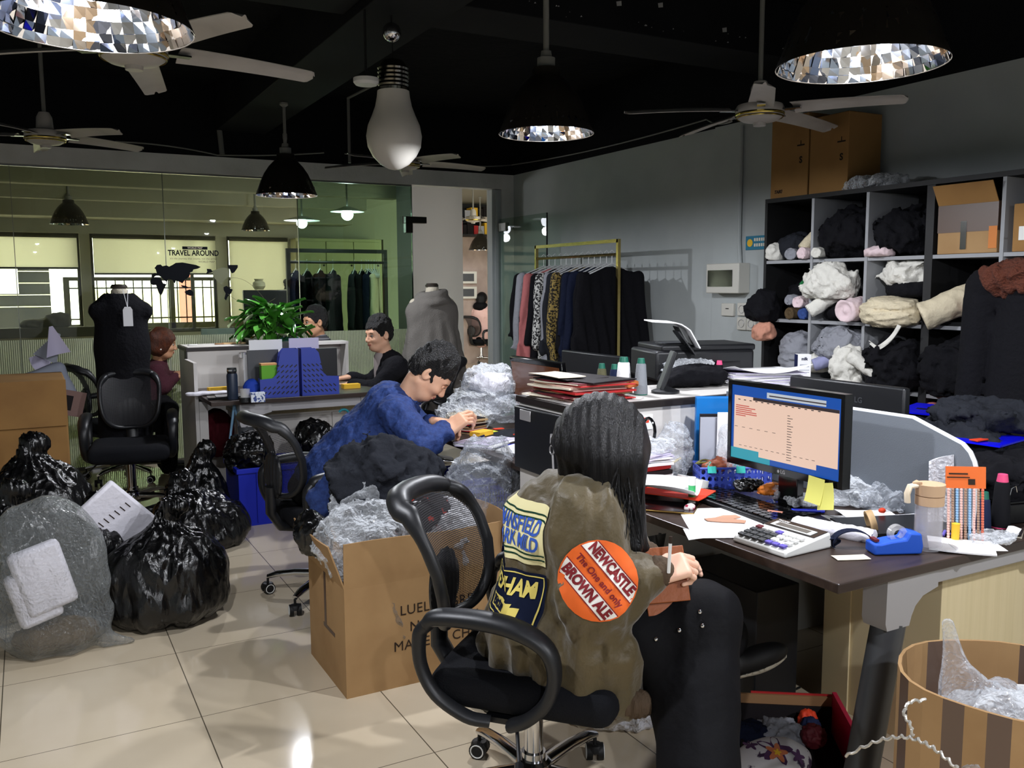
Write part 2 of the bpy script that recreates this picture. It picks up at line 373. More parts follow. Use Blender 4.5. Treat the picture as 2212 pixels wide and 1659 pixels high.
# glass partition: fixed panes, each with its stripe film
def film_mat():
    m = bpy.data.materials.new('stripe_film'); m.use_nodes = True; MATS['stripe_film'] = m; nt = m.node_tree; N = nt.nodes; L = nt.links
    b = N['Principled BSDF']; b.inputs['Base Color'].default_value = lin((226, 230, 206)); b.inputs['Roughness'].default_value = .7
    o = [n for n in N if n.type == 'OUTPUT_MATERIAL'][0]
    tr = N.new('ShaderNodeBsdfTranslucent'); tr.inputs[0].default_value = lin((226, 230, 204)); t = N.new('ShaderNodeBsdfTransparent'); t.inputs[0].default_value = lin((200, 210, 190))
    a = N.new('ShaderNodeMixShader'); a.inputs[0].default_value = .5; L.new(b.outputs[0], a.inputs[1]); L.new(tr.outputs[0], a.inputs[2])
    g = N.new('ShaderNodeNewGeometry'); s = N.new('ShaderNodeSeparateXYZ'); L.new(g.outputs['Position'], s.inputs[0])
    k = N.new('ShaderNodeMath'); k.operation = 'MULTIPLY'; k.inputs[1].default_value = 1/.0145; L.new(s.outputs[0], k.inputs[0])
    f = N.new('ShaderNodeMath'); f.operation = 'FRACT'; L.new(k.outputs[0], f.inputs[0])
    h = N.new('ShaderNodeMath'); h.operation = 'LESS_THAN'; h.inputs[1].default_value = .42; L.new(f.outputs[0], h.inputs[0])
    sc_ = N.new('ShaderNodeMath'); sc_.operation = 'MULTIPLY'; sc_.inputs[1].default_value = .8; L.new(h.outputs[0], sc_.inputs[0])
    x = N.new('ShaderNodeMixShader'); L.new(sc_.outputs[0], x.inputs[0]); L.new(a.outputs[0], x.inputs[1]); L.new(t.outputs[0], x.inputs[2]); L.new(x.outputs[0], o.inputs[0])
film_mat()
xs = [-3.05, -2.22, -1.14, -.06, 1.02, 2.12, 3.19]
for i in range(6):
    a, b = xs[i], xs[i+1]
    p = struct(MB().bb((a+.003, BY+.04, .02), (b-.003, BY+.052, 2.388)), 'window_%d' % (i+1), 'glass_green' if i == 5 else 'glass_clear', smooth=0)
    MB().bb((a+.004, BY+.035, .03), (b-.004, BY+.0385, 1.06)).obj('stripe_film', 'stripe_film', p, smooth=0)
    MB().bb((b-.0025, BY+.038, .02), (b+.0025, BY+.054, 2.388)).obj('pane_edge', 'chrome' if i > 3 else 'mullion', p, smooth=0)
struct(MB().bb((-3.05, BY+.03, 0), (3.19, BY+.065, .03)).bb((-3.05, BY+.03, 2.375), (3.19, BY+.065, 2.39)), 'trim_6', 'steel')
# open glass door, hinged on the pier and standing along the right wall
d = struct(MB().bb((4.085, 6.85, .02), (4.097, BY-.01, 2.1)), 'door_1', 'glass_door', smooth=0)
MB().bb((4.084, 6.846, .02), (4.098, 6.85, 2.1)).obj('edge_strip', 'black_base', d, smooth=0)
MB().bb((4.07, BY-.16, 1.98), (4.112, BY-.005, 2.06)).obj('hinge_patch', 'mullion', d, bevel=.003)
MB().bb((4.07, BY-.16, .02), (4.112, BY-.005, .1)).obj('hinge_patch', 'mullion', d, bevel=.003)
MB().tube([(4.12, 6.97, .85), (4.16, 6.97, .87), (4.16, 6.97, 1.28), (4.12, 6.97, 1.3)], .011).obj('pull_handle', 'chrome', d)
# L-shaped clamp fitting on the last pane
mat('dark_bronze', (48, 46, 42), rough=.35, metal=.6)
f = thing('glass_clamp', 'dark L-shaped metal clamp at the top corner of the glass beside the doorway', 'fitting', (3.19, BY+.045, 1.97))
MB().bb((-.07, -.03, .07), (.14, .03, .13)).bb((-.07, -.03, -.02), (.0, .03, .07)).obj('clamp_plate', 'dark_bronze', f, bevel=.003)
MB().tube([(-.1, -.04, .06), (-.1, -.04, .13)], .008).obj('pivot_pin', 'chrome', f)

# ---------------- the rooms beyond the glass ----------------
struct(MB().bb((-3.2, BY+.14, 2.95), (11, 15.6, 3.05)), 'ceiling_beyond', 'room_grey')
mat('slot_dark', (60, 60, 52), rough=.9)
m = MB()
for y0, y1, z0 in ((8.35, 8.75, 2.50), (9.5, 9.62, 2.62), (10.2, 10.36, 2.5), (11.3, 11.42, 2.45), (11.9, 12.35, 2.3)):
    m.bb((-3.2, y0, z0), (4.0, y1, 2.95))
struct(m, 'ceiling_beyond_beam', 'room_grey_light', bevel=.01)
m = MB().bb((-3.2, 10.37, 2.62), (4.0, 11.29, 2.66)); struct(m, 'trim_7', 'room_grey_light')
m = MB()
for x in (-1.2, .2, 1.6, 3.0):
    m.bb((x, 10.7, 2.6), (x+.8, 10.85, 2.618))
struct(m, 'trim_8', 'slot_dark')
# far window wall with piers
FY = 12.5
m = MB().bb((-3.2, FY, 2.14), (4.95, FY+.2, 2.95)).bb((-3.2, FY, 0), (4.95, FY+.2, .86))
for a, b in ((.62, .74), (2.28, 2.42), (3.25, 4.55), (4.66, 4.95)): m.bb((a, FY, .86), (b, FY+.2, 2.14))
struct(m, 'wall_beyond', 'room_grey_light')
struct(MB().bb((-3.2, BY+.14, 0), (-3.08, FY, 2.95)), 'wall_beyond_left', 'room_grey')
mat('frame_dark', (70, 68, 55), rough=.5)
for k, (a, b) in enumerate(((-3.1, .62), (.74, 2.28), (2.42, 3.25), (4.55, 4.66))):
    m = MB().bb((a, FY+.08, .86), (b, FY+.12, .91)).bb((a, FY+.08, 2.09), (b, FY+.12, 2.14)).bb((a, FY+.08, .91), (a+.035, FY+.12, 2.09)).bb((b-.035, FY+.08, .91), (b, FY+.12, 2.09))
    if k == 1: m.bb((1.95, FY+.08, .91), (1.99, FY+.12, 2.09))
    if k == 3: m.bb((a, FY+.08, 1.86), (b, FY+.12, 1.9)).bb((a, FY+.08, 1.72), (b, FY+.12, 1.76))
    p = struct(m, 'window_%d' % (k+7), 'frame_dark')
    MB().bb((a+.03, FY+.1, .91), (b-.03, FY+.104, 2.09)).obj('pane', 'lens_glass', p, smooth=0)
def blind_mat():
    m = bpy.data.materials.new('blind'); m.use_nodes = True; MATS['blind'] = m; nt = m.node_tree; N = nt.nodes; L = nt.links
    b = N['Principled BSDF']; b.inputs['Base Color'].default_value = lin((226, 222, 200)); b.inputs['Roughness'].default_value = .8
    o = [n for n in N if n.type == 'OUTPUT_MATERIAL'][0]; tr = N.new('ShaderNodeBsdfTranslucent'); tr.inputs[0].default_value = lin((242, 240, 230))
    x = N.new('ShaderNodeMixShader'); x.inputs[0].default_value = .85; L.new(b.outputs[0], x.inputs[1]); L.new(tr.outputs[0], x.inputs[2]); L.new(x.outputs[0], o.inputs[0])
blind_mat()
for a, b, zb, lab in ((-2.9, .6, 1.69, 'wide beige roller blind over the left window behind the glass, lowered halfway'),
                      (.76, 2.27, 1.62, 'beige roller blind above the railing window, middle of the three blinds'),
                      (2.43, 3.24, .98, 'beige roller blind pulled nearly to the sill, behind the map sticker')):
    t = thing('roller_blind', lab, 'blind', ((a+b)/2, FY-.05, zb), group=None); w_ = (b-a)/2-.01
    MB().bb((-w_, -.004, .02), (w_, 0, 2.1-zb)).obj('blind_fabric', 'blind', t, smooth=0)
    MB().bb((-w_, -.014, 0), (w_, .01, .022)).obj('bottom_rail', 'frame_dark', t)
    MB().tube([(-w_, 0, 2.1-zb), (w_, 0, 2.1-zb)], .025).obj('roller_tube', 'frame_dark', t)
# balcony railing outside
mat('railing_paint', (92, 92, 70), rough=.5)
t = thing('balcony_railing', 'dark barred railing outside the window behind the glass wall', 'railing', (1.8, 13.4, 0))
m = MB().bb((-1.35, -.02, 1.55), (2.6, .02, 1.6)).bb((-1.35, -.015, 1.44), (2.6, .015, 1.46)).bb((-1.35, -.015, 1.02), (2.6, .015, 1.04)).bb((-1.35, -.03, .86), (1.5, .03, .96)); m.obj('rail', 'railing_paint', t)
m = MB()
for i in range(24): m.bb((-1.3+i*.115, -.008, .0), (-1.285+i*.115, .008, 1.55))
m.obj('bar', 'railing_paint', t)['kind'] = 'stuff'
for q in (-1.33, .015, 1.46): MB().bb((q-.03, -.03, 0), (q+.03, .03, 1.6)).obj('post', 'railing_paint', t)
# buildings outside
mat('facade_dark', (26, 27, 28), rough=.4, var=(1.2, (36, 35, 32), .4, .6)); mat('facade_pale', (240, 238, 190), rough=.9); mat('lit_sign', (255, 250, 235), emis=3.0, rough=.5)
t = thing('apartment_building', 'dark panelled building seen through the left window behind the glass', 'building', (-.6, 19, -2))
MB().bb((-6, 0, 0), (1.0, 3, 6)).obj('wall', 'facade_dark', t)
m = MB()
for i in range(8): m.bb((-6, -.03, 3.1+i*.22), (1.0, -.001, 3.115+i*.22))
m.obj('panel_joint', 'facade_pale', t)
m = MB().bb((-.32, -.06, 3.2), (.0, -.01, 4.4)).bb((.12, -.06, 3.35), (.48, -.01, 4.05)); m.obj('lit_sign', 'lit_sign', t)
mat('red_wall', (205, 120, 105), rough=.8)
t = thing('street_building', 'pale building with a red strip outside the railing window', 'building', (4.0, 20, -2))
MB().bb((-2.8, 0, 0), (4, 3, 3.4)).obj('wall', 'facade_pale', t); MB().bb((-1.15, -.05, 2.0), (-.9, -.001, 4.6)).obj('red_strip', 'red_wall', t)
# cream cabinets right of the blinds
mat('cabinet_cream', (186, 184, 140), rough=.6)
t = thing('wall_cabinet', 'row of tall cream cupboards with dark knobs behind the clothes rail and glass', 'cabinet', (3.9, 12.2, 0))
MB().bb((-.62, 0, 0), (.62, .28, 2.12)).obj('body', 'cabinet_cream', t)
for i in range(3):
    dr = MB().bb((-.6+i*.4, -.02, .05), (-.21+i*.4, 0, 2.08)).obj('door', 'cabinet_cream', t, bevel=.004)
    MB().sphere((-.24+i*.4, -.03, 1.75), .014, 6).obj('knob', 'black_base', dr)
# sill clutter
mat('dark_clutter', (62, 60, 46), rough=.7)
t = thing('window_planter', 'long dark planter box on the sill under the left window', 'planter', (-.0, 12.2, .86)); MB().bb((-.35, -.1, 0), (.75, .1, .12)).obj('box', 'dark_clutter', t, bevel=.01)
mesh_sdf(lambda P: smin(s_ell(P, (.1, 0, .15), (.2, .07, .08)), s_ell(P, (.32, 0, .2), (.16, .06, .1)), .03)+.02*wob(P, 40, 2), (-.3, -.1, .05), (.6, .1, .32), .016).obj('dry_plant', 'dark_clutter', t)
t = thing('television', 'flat dark screen standing behind the glass wall left of the leafy plant', 'television', (2.83, 10.6, .4))
MB().bb((-.62, -.04, .4), (.45, .03, 1.02)).obj('screen_body', mat('tv_black', (28, 32, 34), rough=.25), t, bevel=.01); MB().bb((-.3, -.15, -.4), (.3, .15, .4)).obj('cabinet', 'dark_clutter', t)
t = thing('vase', 'small round pale vase on top of the dark screen cabinet behind the glass', 'vase', (2.4, 10.6, 1.425))
MB().lathe([(.001, 0), (.05, 0), (.075, .04), (.07, .08), (.045, .1), (.055, .125), (.05, .125), (.04, .1), (.001, .02)], 16).obj('bowl', mat('vase_glaze', (190, 186, 160), rough=.3), t)
t = thing('figurine', 'small dark figurine on top of the screen behind the glass', 'figurine', (2.72, 10.6, 1.425))
MB().sphere((0, 0, .09), .035, 8).lathe([(.001, 0), (.03, 0), (.02, .03), (.03, .06), (.001, .08)], 10).obj('body', 'dark_clutter', t)
# pillar and hall beyond the doorway
struct(MB().bb((3.98, 9.7, 0), (4.62, 10.2, 2.95)), 'wall_pillar', 'pillar_white')
struct(MB().bb((3.96, 9.69, 0), (4.64, 9.6995, .13)), 'baseboard_pillar', 'black_base')
struct(MB().bb((4.63, 15.0, 0), (11, 15.15, 2.95)), 'wall_hall', mat('hall_wall', (176, 158, 150), rough=.8, var=(3, (160, 142, 134), .4, .6)))
struct(MB().bb((5.05, BY+.14, 0), (5.2, 9.9, 2.95)), 'wall_hall_right', 'wall_paint_beam')
struct(MB().bb((8.55, 9.9, 0), (8.7, 15, 2.95)), 'wall_hall_side', 'pillar_white')

# ---------------- ceiling lamps and fans ----------------
mat('shade_black', (34, 31, 27), rough=.28, coat=.3)
def reflector():
    m = mat('reflector', (200, 208, 225), rough=.1, metal=1)
    nt = m.node_tree; N = nt.nodes; L = nt.links; b = N['Principled BSDF']
    t = N.new('ShaderNodeTexCoord'); v = N.new('ShaderNodeTexVoronoi'); v.inputs['Scale'].default_value = 14; v.distance = 'CHEBYCHEV'
    mp = N.new('ShaderNodeMapping'); mp.inputs['Scale'].default_value = (1, 1, .6); L.new(t.outputs['Object'], mp.inputs[0]); L.new(mp.outputs[0], v.inputs['Vector'])
    r = N.new('ShaderNodeValToRGB'); r.color_ramp.interpolation = 'CONSTANT'; e = r.color_ramp.elements
    e[0].color = lin((200, 208, 222)); e[1].position = .35; e[1].color = lin((140, 150, 176))
    for p, c in ((.55, (212, 214, 222)), (.7, (110, 118, 140)), (.82, (215, 195, 175))): q = e.new(p); q.color = lin(c)
    s = N.new('ShaderNodeSeparateColor'); L.new(v.outputs['Color'], s.inputs[0]); L.new(s.outputs[0], r.inputs[0]); L.new(r.outputs[0], b.inputs['Base Color'])
    mp2 = N.new('ShaderNodeMapRange'); L.new(s.outputs[1], mp2.inputs[0]); mp2.inputs['To Min'].default_value = .04; mp2.inputs['To Max'].default_value = .2; L.new(mp2.outputs[0], b.inputs['Roughness'])
reflector()
mat('rod_grey', (120, 120, 116), rough=.5)
mat('bulb_glow', (240, 244, 255), emis=55)
mat('bulb_glow_far', (240, 244, 255), emis=25)
def pendant(loc, top, R, label, power, shade='shade_black', group='black dome pendant lamps'):
    t = thing('pendant_lamp', label, 'lamp', loc, 0, group); k = R/.21
    out = [(.062, .285), (.066, .25), (.085, .235), (.118, .2), (.152, .15), (.18, .09), (.2, .035), (.213, .004), (.2135, 0)]
    inn = [(.2095, .002), (.196, .04), (.176, .092), (.148, .148), (.114, .195), (.08, .228), (.03, .24)]
    MB().lathe([(r*k, z*k) for r, z in out]+[(r*k, z*k) for r, z in [(.2115, .001)]]+[(r*k+.0015, z*k+.002) for r, z in inn]+[(.03*k, .285*k)], 48, closed=True).obj('lamp_shade', shade, t, smooth=50)
    rj = random.Random(int(loc[0]*100)); inn2 = [tuple(np.interp(q, range(len(inn)), [p[c] for p in inn]) for c in (0, 1)) for q in np.linspace(0, len(inn)-1, 13)]; m = MB(); n = 44
    for i in range(12):
        for j in range(n):
            e1, e2 = rj.uniform(-.0035, .0035), rj.uniform(-.0035, .0035); q = [(inn2[i+a][0]+(e1 if a else -e1)*(.5 if b else 1)+(e2 if b else -e2), 2*PI*(j+b)/n, inn2[i+a][1]) for a, b in ((0, 0), (0, 1), (1, 1), (1, 0))]
            m.add([(max(.01, r)*k*math.cos(a), max(.01, r)*k*math.sin(a), z*k) for r, a, z in q], [(0, 1, 2, 3)])
    m.obj('reflector', 'reflector', t, smooth=0)
    MB().lathe([(.001, .36*k), (.022*k, .36*k), (.026*k, .335*k), (.04*k, .33*k), (.04*k, .283*k), (.001, .283*k)], 20).obj('lamp_holder', 'rod_grey', t)
    MB().lathe([(.013, .35*k), (.013, (top-loc[2])*.6), (.016, (top-loc[2])*.6+.01), (.016, (top-loc[2])*.6+.04), (.011, (top-loc[2])*.6+.05), (.011, top-loc[2]-.03), (.03, top-loc[2]-.015), (.03, top-loc[2]-.001)], 12).obj('hanging_rod', 'rod_grey', t)
    if power:
        MB().lathe([(.001, .24*k), (.014*k, .235*k), (.018*k, .17*k), (.034*k, .13*k), (.042*k, .098*k), (.032*k, .07*k), (.001, .058*k)], 20).obj('bulb', 'bulb_glow', t)
        lamp_light('bulb_light', (0, 0, .028*k), power, .028, parent=t)
    return t
pendant((.161, 2.219, 2.026), 3.1, .21, 'black dome lamp with glaring bulb, cut by the top left picture edge', LAMP_W)
pendant((1.933, 1.65, 2.021), 3.1, .21, 'large black dome lamp at the top right, over the monitor desk', LAMP_W)
pendant((2.091, 3.506, 2.134), 3.1, .21, 'black dome lamp right of the giant bulb, above the thread cones', LAMP_W)
pendant((1.66, 6.37, 2.10), 2.74, .21, 'small-looking black dome lamp above the leafy potted plant', LAMP_W)
pendant((.474, 11.3, 2.17), 2.95, .2, 'dark dome lamp behind the glass wall, far left', 0)
pendant((2.5, 11.1, 2.14), 2.95, .17, 'dark dome lamp behind the glass wall, above the map sticker', 0)
pendant((6.838, 13.653, 2.062), 2.95, .2, 'dark dome lamp hanging in the hall beyond the doorway', 30)
pendant((.16, -.9, 2.03), 3.1, .21, 'black dome lamp behind the camera, left', LAMP_W)
pendant((2.0, -.6, 2.03), 3.1, .21, 'black dome lamp behind the camera, right', LAMP_W*1.6)
def flat_lamp(loc, R, label, power):
    t = thing('disc_lamp', label, 'lamp', loc, 0, 'white disc pendants behind the glass')
    MB().lathe([(.03, .05), (R*.4, .035), (R, 0), (R, -.004), (R*.4, .025), (.03, .04)], 32, closed=True).obj('lamp_shade', mat('enamel_white', (225, 228, 230), rough=.3), t)
    MB().sphere((0, 0, -.03), .06, 10).obj('bulb', 'bulb_glow_far', t)
    MB().lathe([(.01, .04), (.01, 2.94-loc[2])], 8).obj('hanging_rod', 'rod_grey', t)
    lamp_light('bulb_light', (0, 0, -.14), power, .05, parent=t)
flat_lamp((2.909, 8.823, 2.214), .17, 'glaring bare bulb under a flat white disc shade, right one behind the glass', 7)
flat_lamp((2.777, 10.039, 2.201), .2, 'bare bulb under a flat white disc shade, left one behind the glass', 6)
mat('fan_white', (186, 182, 178), rough=.45, var=(6, (172, 168, 164), .4, .7)); mat('fan_gold', (200, 175, 90), rough=.25, metal=1)
def fan(loc, top, ang, label, bl=.68, tilt=-.25):
    t = thing('ceiling_fan', label, 'fan', loc, ang, 'white five-blade ceiling fans')
    MB().lathe([(.001, -.055), (.03, -.055), (.032, -.04), (.085, -.03), (.112, -.012), (.118, 0), (.118, .03), (.11, .045), (.05, .06), (.045, .13), (.03, .16), (.001, .16)], 36).obj('motor_housing', 'fan_white', t, smooth=40)
    MB().lathe([(.1185, -.008), (.1205, -.003), (.1205, .003), (.1185, .006)], 36, closed=True).lathe([(.112, -.018), (.115, -.014), (.113, -.01)], 36, closed=True).obj('gold_trim', 'fan_gold', t)
    for k in range(5):
        a = 2*PI*k/5; T = Matrix.Rotation(a, 4, 'Z') @ Matrix.Translation((0, 0, .02)) @ Matrix.Rotation(tilt, 4, 'X')
        def f(u, v):
            x = .16+(bl-.16)*u; w_ = .062*(1-.25*u)*math.sqrt(max(.05, 1-max(0, (u-.95)/.05)**2)); return (x, (v-.5)*2*w_, .012*math.cos((v-.5)*PI)-.02*u*u)
        MB().sheet(f, 40, 6, .003, T=T).obj('blade', 'fan_white', t, smooth=60)
        MB().bb((.09, -.02, .012), (.2, .02, .018), T=Matrix.Rotation(a, 4, 'Z')).obj('blade_bracket', 'chrome', t)
    MB().lathe([(.012, .15), (.012, top-loc[2]-.04), (.045, top-loc[2]-.03), (.045, top-loc[2]-.001)], 14).obj('down_rod', 'rod_grey', t)
    return t
fan((0.389, 3.561, 2.295), 3.1, math.radians(5), 'white ceiling fan partly hidden behind the top left dome lamp')
fan((0.159, 6.332, 2.378), 3.1, math.radians(20), 'white ceiling fan at the far left, above the black dress form', bl=.62)
fan((3.248, 3.378, 2.296), 3.1, math.radians(12), 'white ceiling fan between the two right dome lamps')
fan((2.685, 6.678, 2.407), 3.1, math.radians(-5), 'white ceiling fan hidden behind the giant bulb')
# giant light bulb
mat('opal_glass', (214, 210, 202), rough=.35, sss=0, trans=0)
b = thing('bulb_pendant', 'oversized frosted light bulb lamp hanging from a silver ball', 'lamp', (1.604, 4.123, 2.018))
MB().lathe([(.001, 0), (.03, .006), (.07, .028), (.105, .066), (.128, .11), (.134, .16), (.125, .21), (.104, .258), (.088, .3), (.08, .34), (.076, .372), (.001, .374)], 40).obj('glass_globe', 'opal_glass', b, smooth=80)
pr = [(.001, .37), (.074, .372), (.076, .385)]
for i in range(5): pr += [(.07, .392+i*.019), (.075, .4+i*.019), (.07, .408+i*.019)]
MB().lathe(pr+[(.066, .49), (.05, .512), (.03, .52), (.001, .52)], 36).obj('screw_cap', mat('cap_chrome', (110, 108, 100), rough=.18, metal=1), b, smooth=30)
MB().tube([(0, 0, .515), (.0, 0, .6)], .003).obj('cord', 'black_base', b)
MB().sphere((-.002, 0, .645), .045, 14).obj('ceiling_ball', 'chrome', b)
MB().tube([(-.002, 0, .68), (-.002, 0, 3.1-b.location.z-.002)], .004).obj('suspension_wire', 'black_base', b)
t = thing('smoke_detector', 'round white disc fitting just left of the silver ball on the black ceiling', 'detector', (1.46, 4.1, 2.4))
MB().lathe([(.001, 0), (.05, 0), (.06, .012), (.06, .03), (.001, .03)], 24).obj('cover', 'white_plastic', t); MB().tube([(0, 0, .03), (0, 0, .68)], .006).obj('drop_rod', 'black_base', t)
# conduit pipes and cables under the ceiling
def cable(pts, r, label, name='conduit_pipe', cat='pipe', m='rod_grey', g=None):
    o = MB().tube(pts, r, 8).solo(name, m, label, cat, g); return o
cable([(2.268, 6.791, 2.414), (2.287, 6.844, 2.916), (2.370, 6.345, 2.952)], .012, 'thin grey conduit dropping beside the giant bulb to the back beam')
cable([(1.474, 7.724, 2.747), (1.482, 7.694, 2.546)], .022, 'short grey pipe stub standing above the back beam')
def sag(a, b, dz, n=14): return [tuple(Vector(a).lerp(Vector(b), i/n)+Vector((0, 0, -dz*4*(i/n)*(1-i/n)))) for i in range(n+1)]
cable(sag((0.649, 7.345, 2.539), (1.429, 7.606, 2.524), -.02)+sag((1.445, 7.597, 2.524), (2.220, 7.293, 2.554), .01)[1:], .006, 'grey cable running from the far left fan along the back beam', 'cable', 'cable')
cable(sag((2.845, 6.825, 2.453), (4.2, 7.7, 2.62), .02)+sag((4.22, 7.6, 2.62), (4.22, 4.9, 2.60), .03)+sag((4.22, 4.9, 2.6), (3.265, 3.599, 2.301), .02)[1:], .006, 'grey cable following the top of the right wall to the fan', 'cable', 'cable')
cable([(4.2, 4.53, 2.5), (4.2, 4.53, 1.75), (4.2, 4.5, 1.45)], .014, 'vertical grey conduit down the right wall above the fuse box', m='wall_paint')

# ---------------- furniture ----------------
mat('desk_dark', (62, 50, 44), rough=.35, var=(3, (48, 38, 34), .35, .65, (1, 14, 8)))
mat('desk_edge', (34, 28, 26), rough=.5)
mat('cab_white', (214, 210, 206), rough=.5); mat('cab_cream', (228, 212, 172), rough=.55, var=(2, (220, 204, 162), .4, .7, (30, 1, 1)))
mat('metal_light', (172, 170, 172), rough=.35, metal=.3); mat('metal_dark', (72, 74, 78), rough=.4, metal=.3)
mat('divider_grey', (112, 118, 126), rough=.75, bump=('noise', 300, .1)); mat('divider_trim', (215, 218, 222), rough=.35)
mat('black_plastic', (24, 25, 28), rough=.42); mat('black_gloss', (12, 12, 14), rough=.12)
mat('black_fabric', (22, 23, 27), rough=.9, bump=('noise', 260, .2)); mat('rubber', (14, 14, 15), rough=.6)
DZ = .75
# --- woman's desk
t = thing('office_desk', 'dark wood desk with rounded grey leg, holding the lit monitor and calculator', 'desk', (2.35, 2.0, 0))
def tb(lo, hi): m = MB(); m.bb(lo, hi); return m
tb((1.655, 1.42, DZ-.025), (3.05, 2.585, DZ)).obj('tabletop', 'desk_dark', t, world=True, bevel=.003, smooth=0)
def leg_frame(t, x0, x1, y, lean, zt=.722, tilt=.0):
    m = MB()
    for sx, x in ((1, x0), (-1, x1)):
        lg = MB()
        lg.tube([(x-lean*sx*.11, y-tilt, 0), (x+lean*sx*.012, y, zt-.145)], .038, 16, flat=1.35, up=(1, 0, 0)).obj('leg', 'metal_dark', t, world=True)
        bp = [(x+sx*(q+.004), zt-w) for q, w in ((-.05, 0), (-.052, .13), (-.045, .15), (.04, .15), (.048, .125), (.062, .1), (.09, .078), (.15, .063), (.15, 0))]; MB().prism(bp if sx > 0 else bp[::-1], .074, Matrix.Translation((0, y+.037, 0)) @ Matrix.Rotation(PI/2, 4, 'X')).obj('leg_bracket', 'metal_light', t, world=True, smooth=50)
    MB().bb((x0+.05, y-.022, zt-.062), (x1-.05, y+.022, zt)).obj('frame_beam', 'metal_light', t, world=True, bevel=.004)
leg_frame(t, 1.93, 2.86, 1.5, 1.0)
leg_frame(t, 1.93, 2.86, 2.5, 1.0)
# pedestal between the two halves
t = thing('pedestal_cabinet', 'cream board cabinet standing under the near desk, behind the grey leg', 'cabinet', (2.7, 1.9, 0))
MB().bb((2.385, 1.66, 0), (3.02, 2.1, .712)).obj('body', 'cab_cream', t, world=True, bevel=.002, smooth=0)
MB().bb((2.378, 1.99, 0), (2.3845, 2.1, .71)).obj('edge_strip', 'cab_cream', t, world=True, smooth=0)
# divider with rounded end
t = thing('desk_divider', 'grey desk screen with a white rounded edge behind the lit monitor', 'divider', (2.36, 2.1, DZ))
def divpoly(y0, y1, z0, z1, z2, r=.09):
    P = [(y1, z0), (y0, z0), (y0, z2-.04)]
    P += [(y0+.008, z2-.015), (y0+.022, z2+.01), (y0+.045, z2+.03)]
    P += [(y0+.21, z1), (y1, z1)]; return P
T = Matrix(((0, 0, 1, 2.35), (1, 0, 0, 0), (0, 1, 0, 0), (0, 0, 0, 1)))
P = divpoly(1.555, 2.585, DZ+.001, 1.05, .965)
MB().prism(P, .02, T).obj('panel', 'divider_grey', t, world=True, smooth=0)
MB().tube([(2.36, a, b) for a, b in P[1:]], .0085, 8, flat=1.0).obj('edge_trim', 'divider_trim', t, world=True)
# side cabinet between the desks (black drawer, white top)
t = thing('side_cabinet', 'white cabinet with black drawer door and dark rimmed top between two desks', 'cabinet', (2.35, 2.8, 0))
m = MB(); m.bb((1.66, 2.6, 0), (1.678, 2.985, 1.01)).bb((3.03, 2.6, 0), (3.05, 2.985, 1.01)).bb((1.678, 2.6, 0), (3.03, 2.618, 1.01)).bb((1.678, 2.965, 0), (3.03, 2.985, 1.01)); m.obj('body', 'cab_white', t, world=True, smooth=0)
MB().bb((1.648, 2.586, 1.011), (3.06, 2.998, 1.036)).obj('top_edge', 'desk_edge', t, world=True, bevel=.002, smooth=0)
MB().bb((1.668, 2.604, 1.0362), (3.045, 2.984, 1.0385)).obj('top_surface', 'cab_white', t, world=True, smooth=0)
d = MB().bb((1.628, 2.62, .76), (1.659, 2.975, 1.0)).obj('drawer_door', 'black_plastic', t, world=True, bevel=.006)
MB().bb((1.622, 2.84, .952), (1.6275, 2.92, .992)).obj('grip_plate', 'metal_light', d, world=True, bevel=.002)
MB().tube([(1.62, 2.68, .93), (1.61, 2.665, .9)], .006).tube([(1.615, 2.67+.014*math.cos(a*PI/6), .875+.016*math.sin(a*PI/6)) for a in range(12)], .003, 6, close=True).tube([(1.615, 2.665, .858), (1.615, 2.66, .80)], .004).obj('keys', 'metal_light', d, world=True)
MB().bb((1.652, 2.6, 0), (1.6595, 2.618, 1.01)).obj('corner_rail', 'desk_edge', t, world=True, smooth=0)
# --- blue man's desk
t = thing('office_desk', 'dark wood desk under the papers where the blue shirted person works', 'desk', (2.35, 3.6, 0))
tb((1.68, 3.0, DZ-.025), (3.05, 4.25, DZ)).obj('tabletop', 'desk_dark', t, world=True, bevel=.003, smooth=0)
lg = MB().tube([(1.82, 4.14, 0), (1.78, 4.15, .66)], .034, 14).obj('leg', 'black_plastic', t, world=True)
MB().tube([(2.9, 4.14, 0), (2.94, 4.15, .66)], .034, 14).obj('leg', 'black_plastic', t, world=True)
MB().tube([(1.80, 3.18, 0), (1.76, 3.18, .66)], .034, 14).obj('leg', 'black_plastic', t, world=True)
MB().tube([(2.9, 3.18, 0), (2.94, 3.18, .66)], .034, 14).obj('leg', 'black_plastic', t, world=True)
MB().bb((1.74, 4.13, .66), (2.98, 4.17, .724)).bb((1.74, 3.16, .66), (2.98, 3.2, .724)).obj('frame_beam', 'metal_dark', t, world=True, bevel=.004)
# --- left desk with high cabinet
t = thing('office_desk', 'dark topped desk with white frame carrying the blue file holders', 'desk', (1.7, 6.1, 0))
tb((.965, 5.67, DZ-.028), (2.28, 6.5, DZ)).bb((1.87, 6.5, DZ-.028), (2.28, 6.88, DZ)).obj('tabletop', 'desk_dark', t, world=True, bevel=.003, smooth=0)
leg_frame(t, 1.19, 2.1, 5.74, -.6)
leg_frame(t, 1.6, 2.1, 6.8, -.6)
t = thing('high_cabinet', 'white waist-high cabinet with dark rimmed top left of the bottles', 'cabinet', (1.2, 6.7, 0))
MB().bb((.965, 6.53, 0), (1.41, 6.9, 1.01)).obj('body', 'cab_white', t, world=True, smooth=0)
MB().bb((.955, 6.515, 1.01), (1.42, 6.91, 1.036)).bb((.955, 6.515, .72), (.9645, 6.6, 1.01)).obj('top_edge', 'desk_edge', t, world=True, smooth=0, bevel=.002)
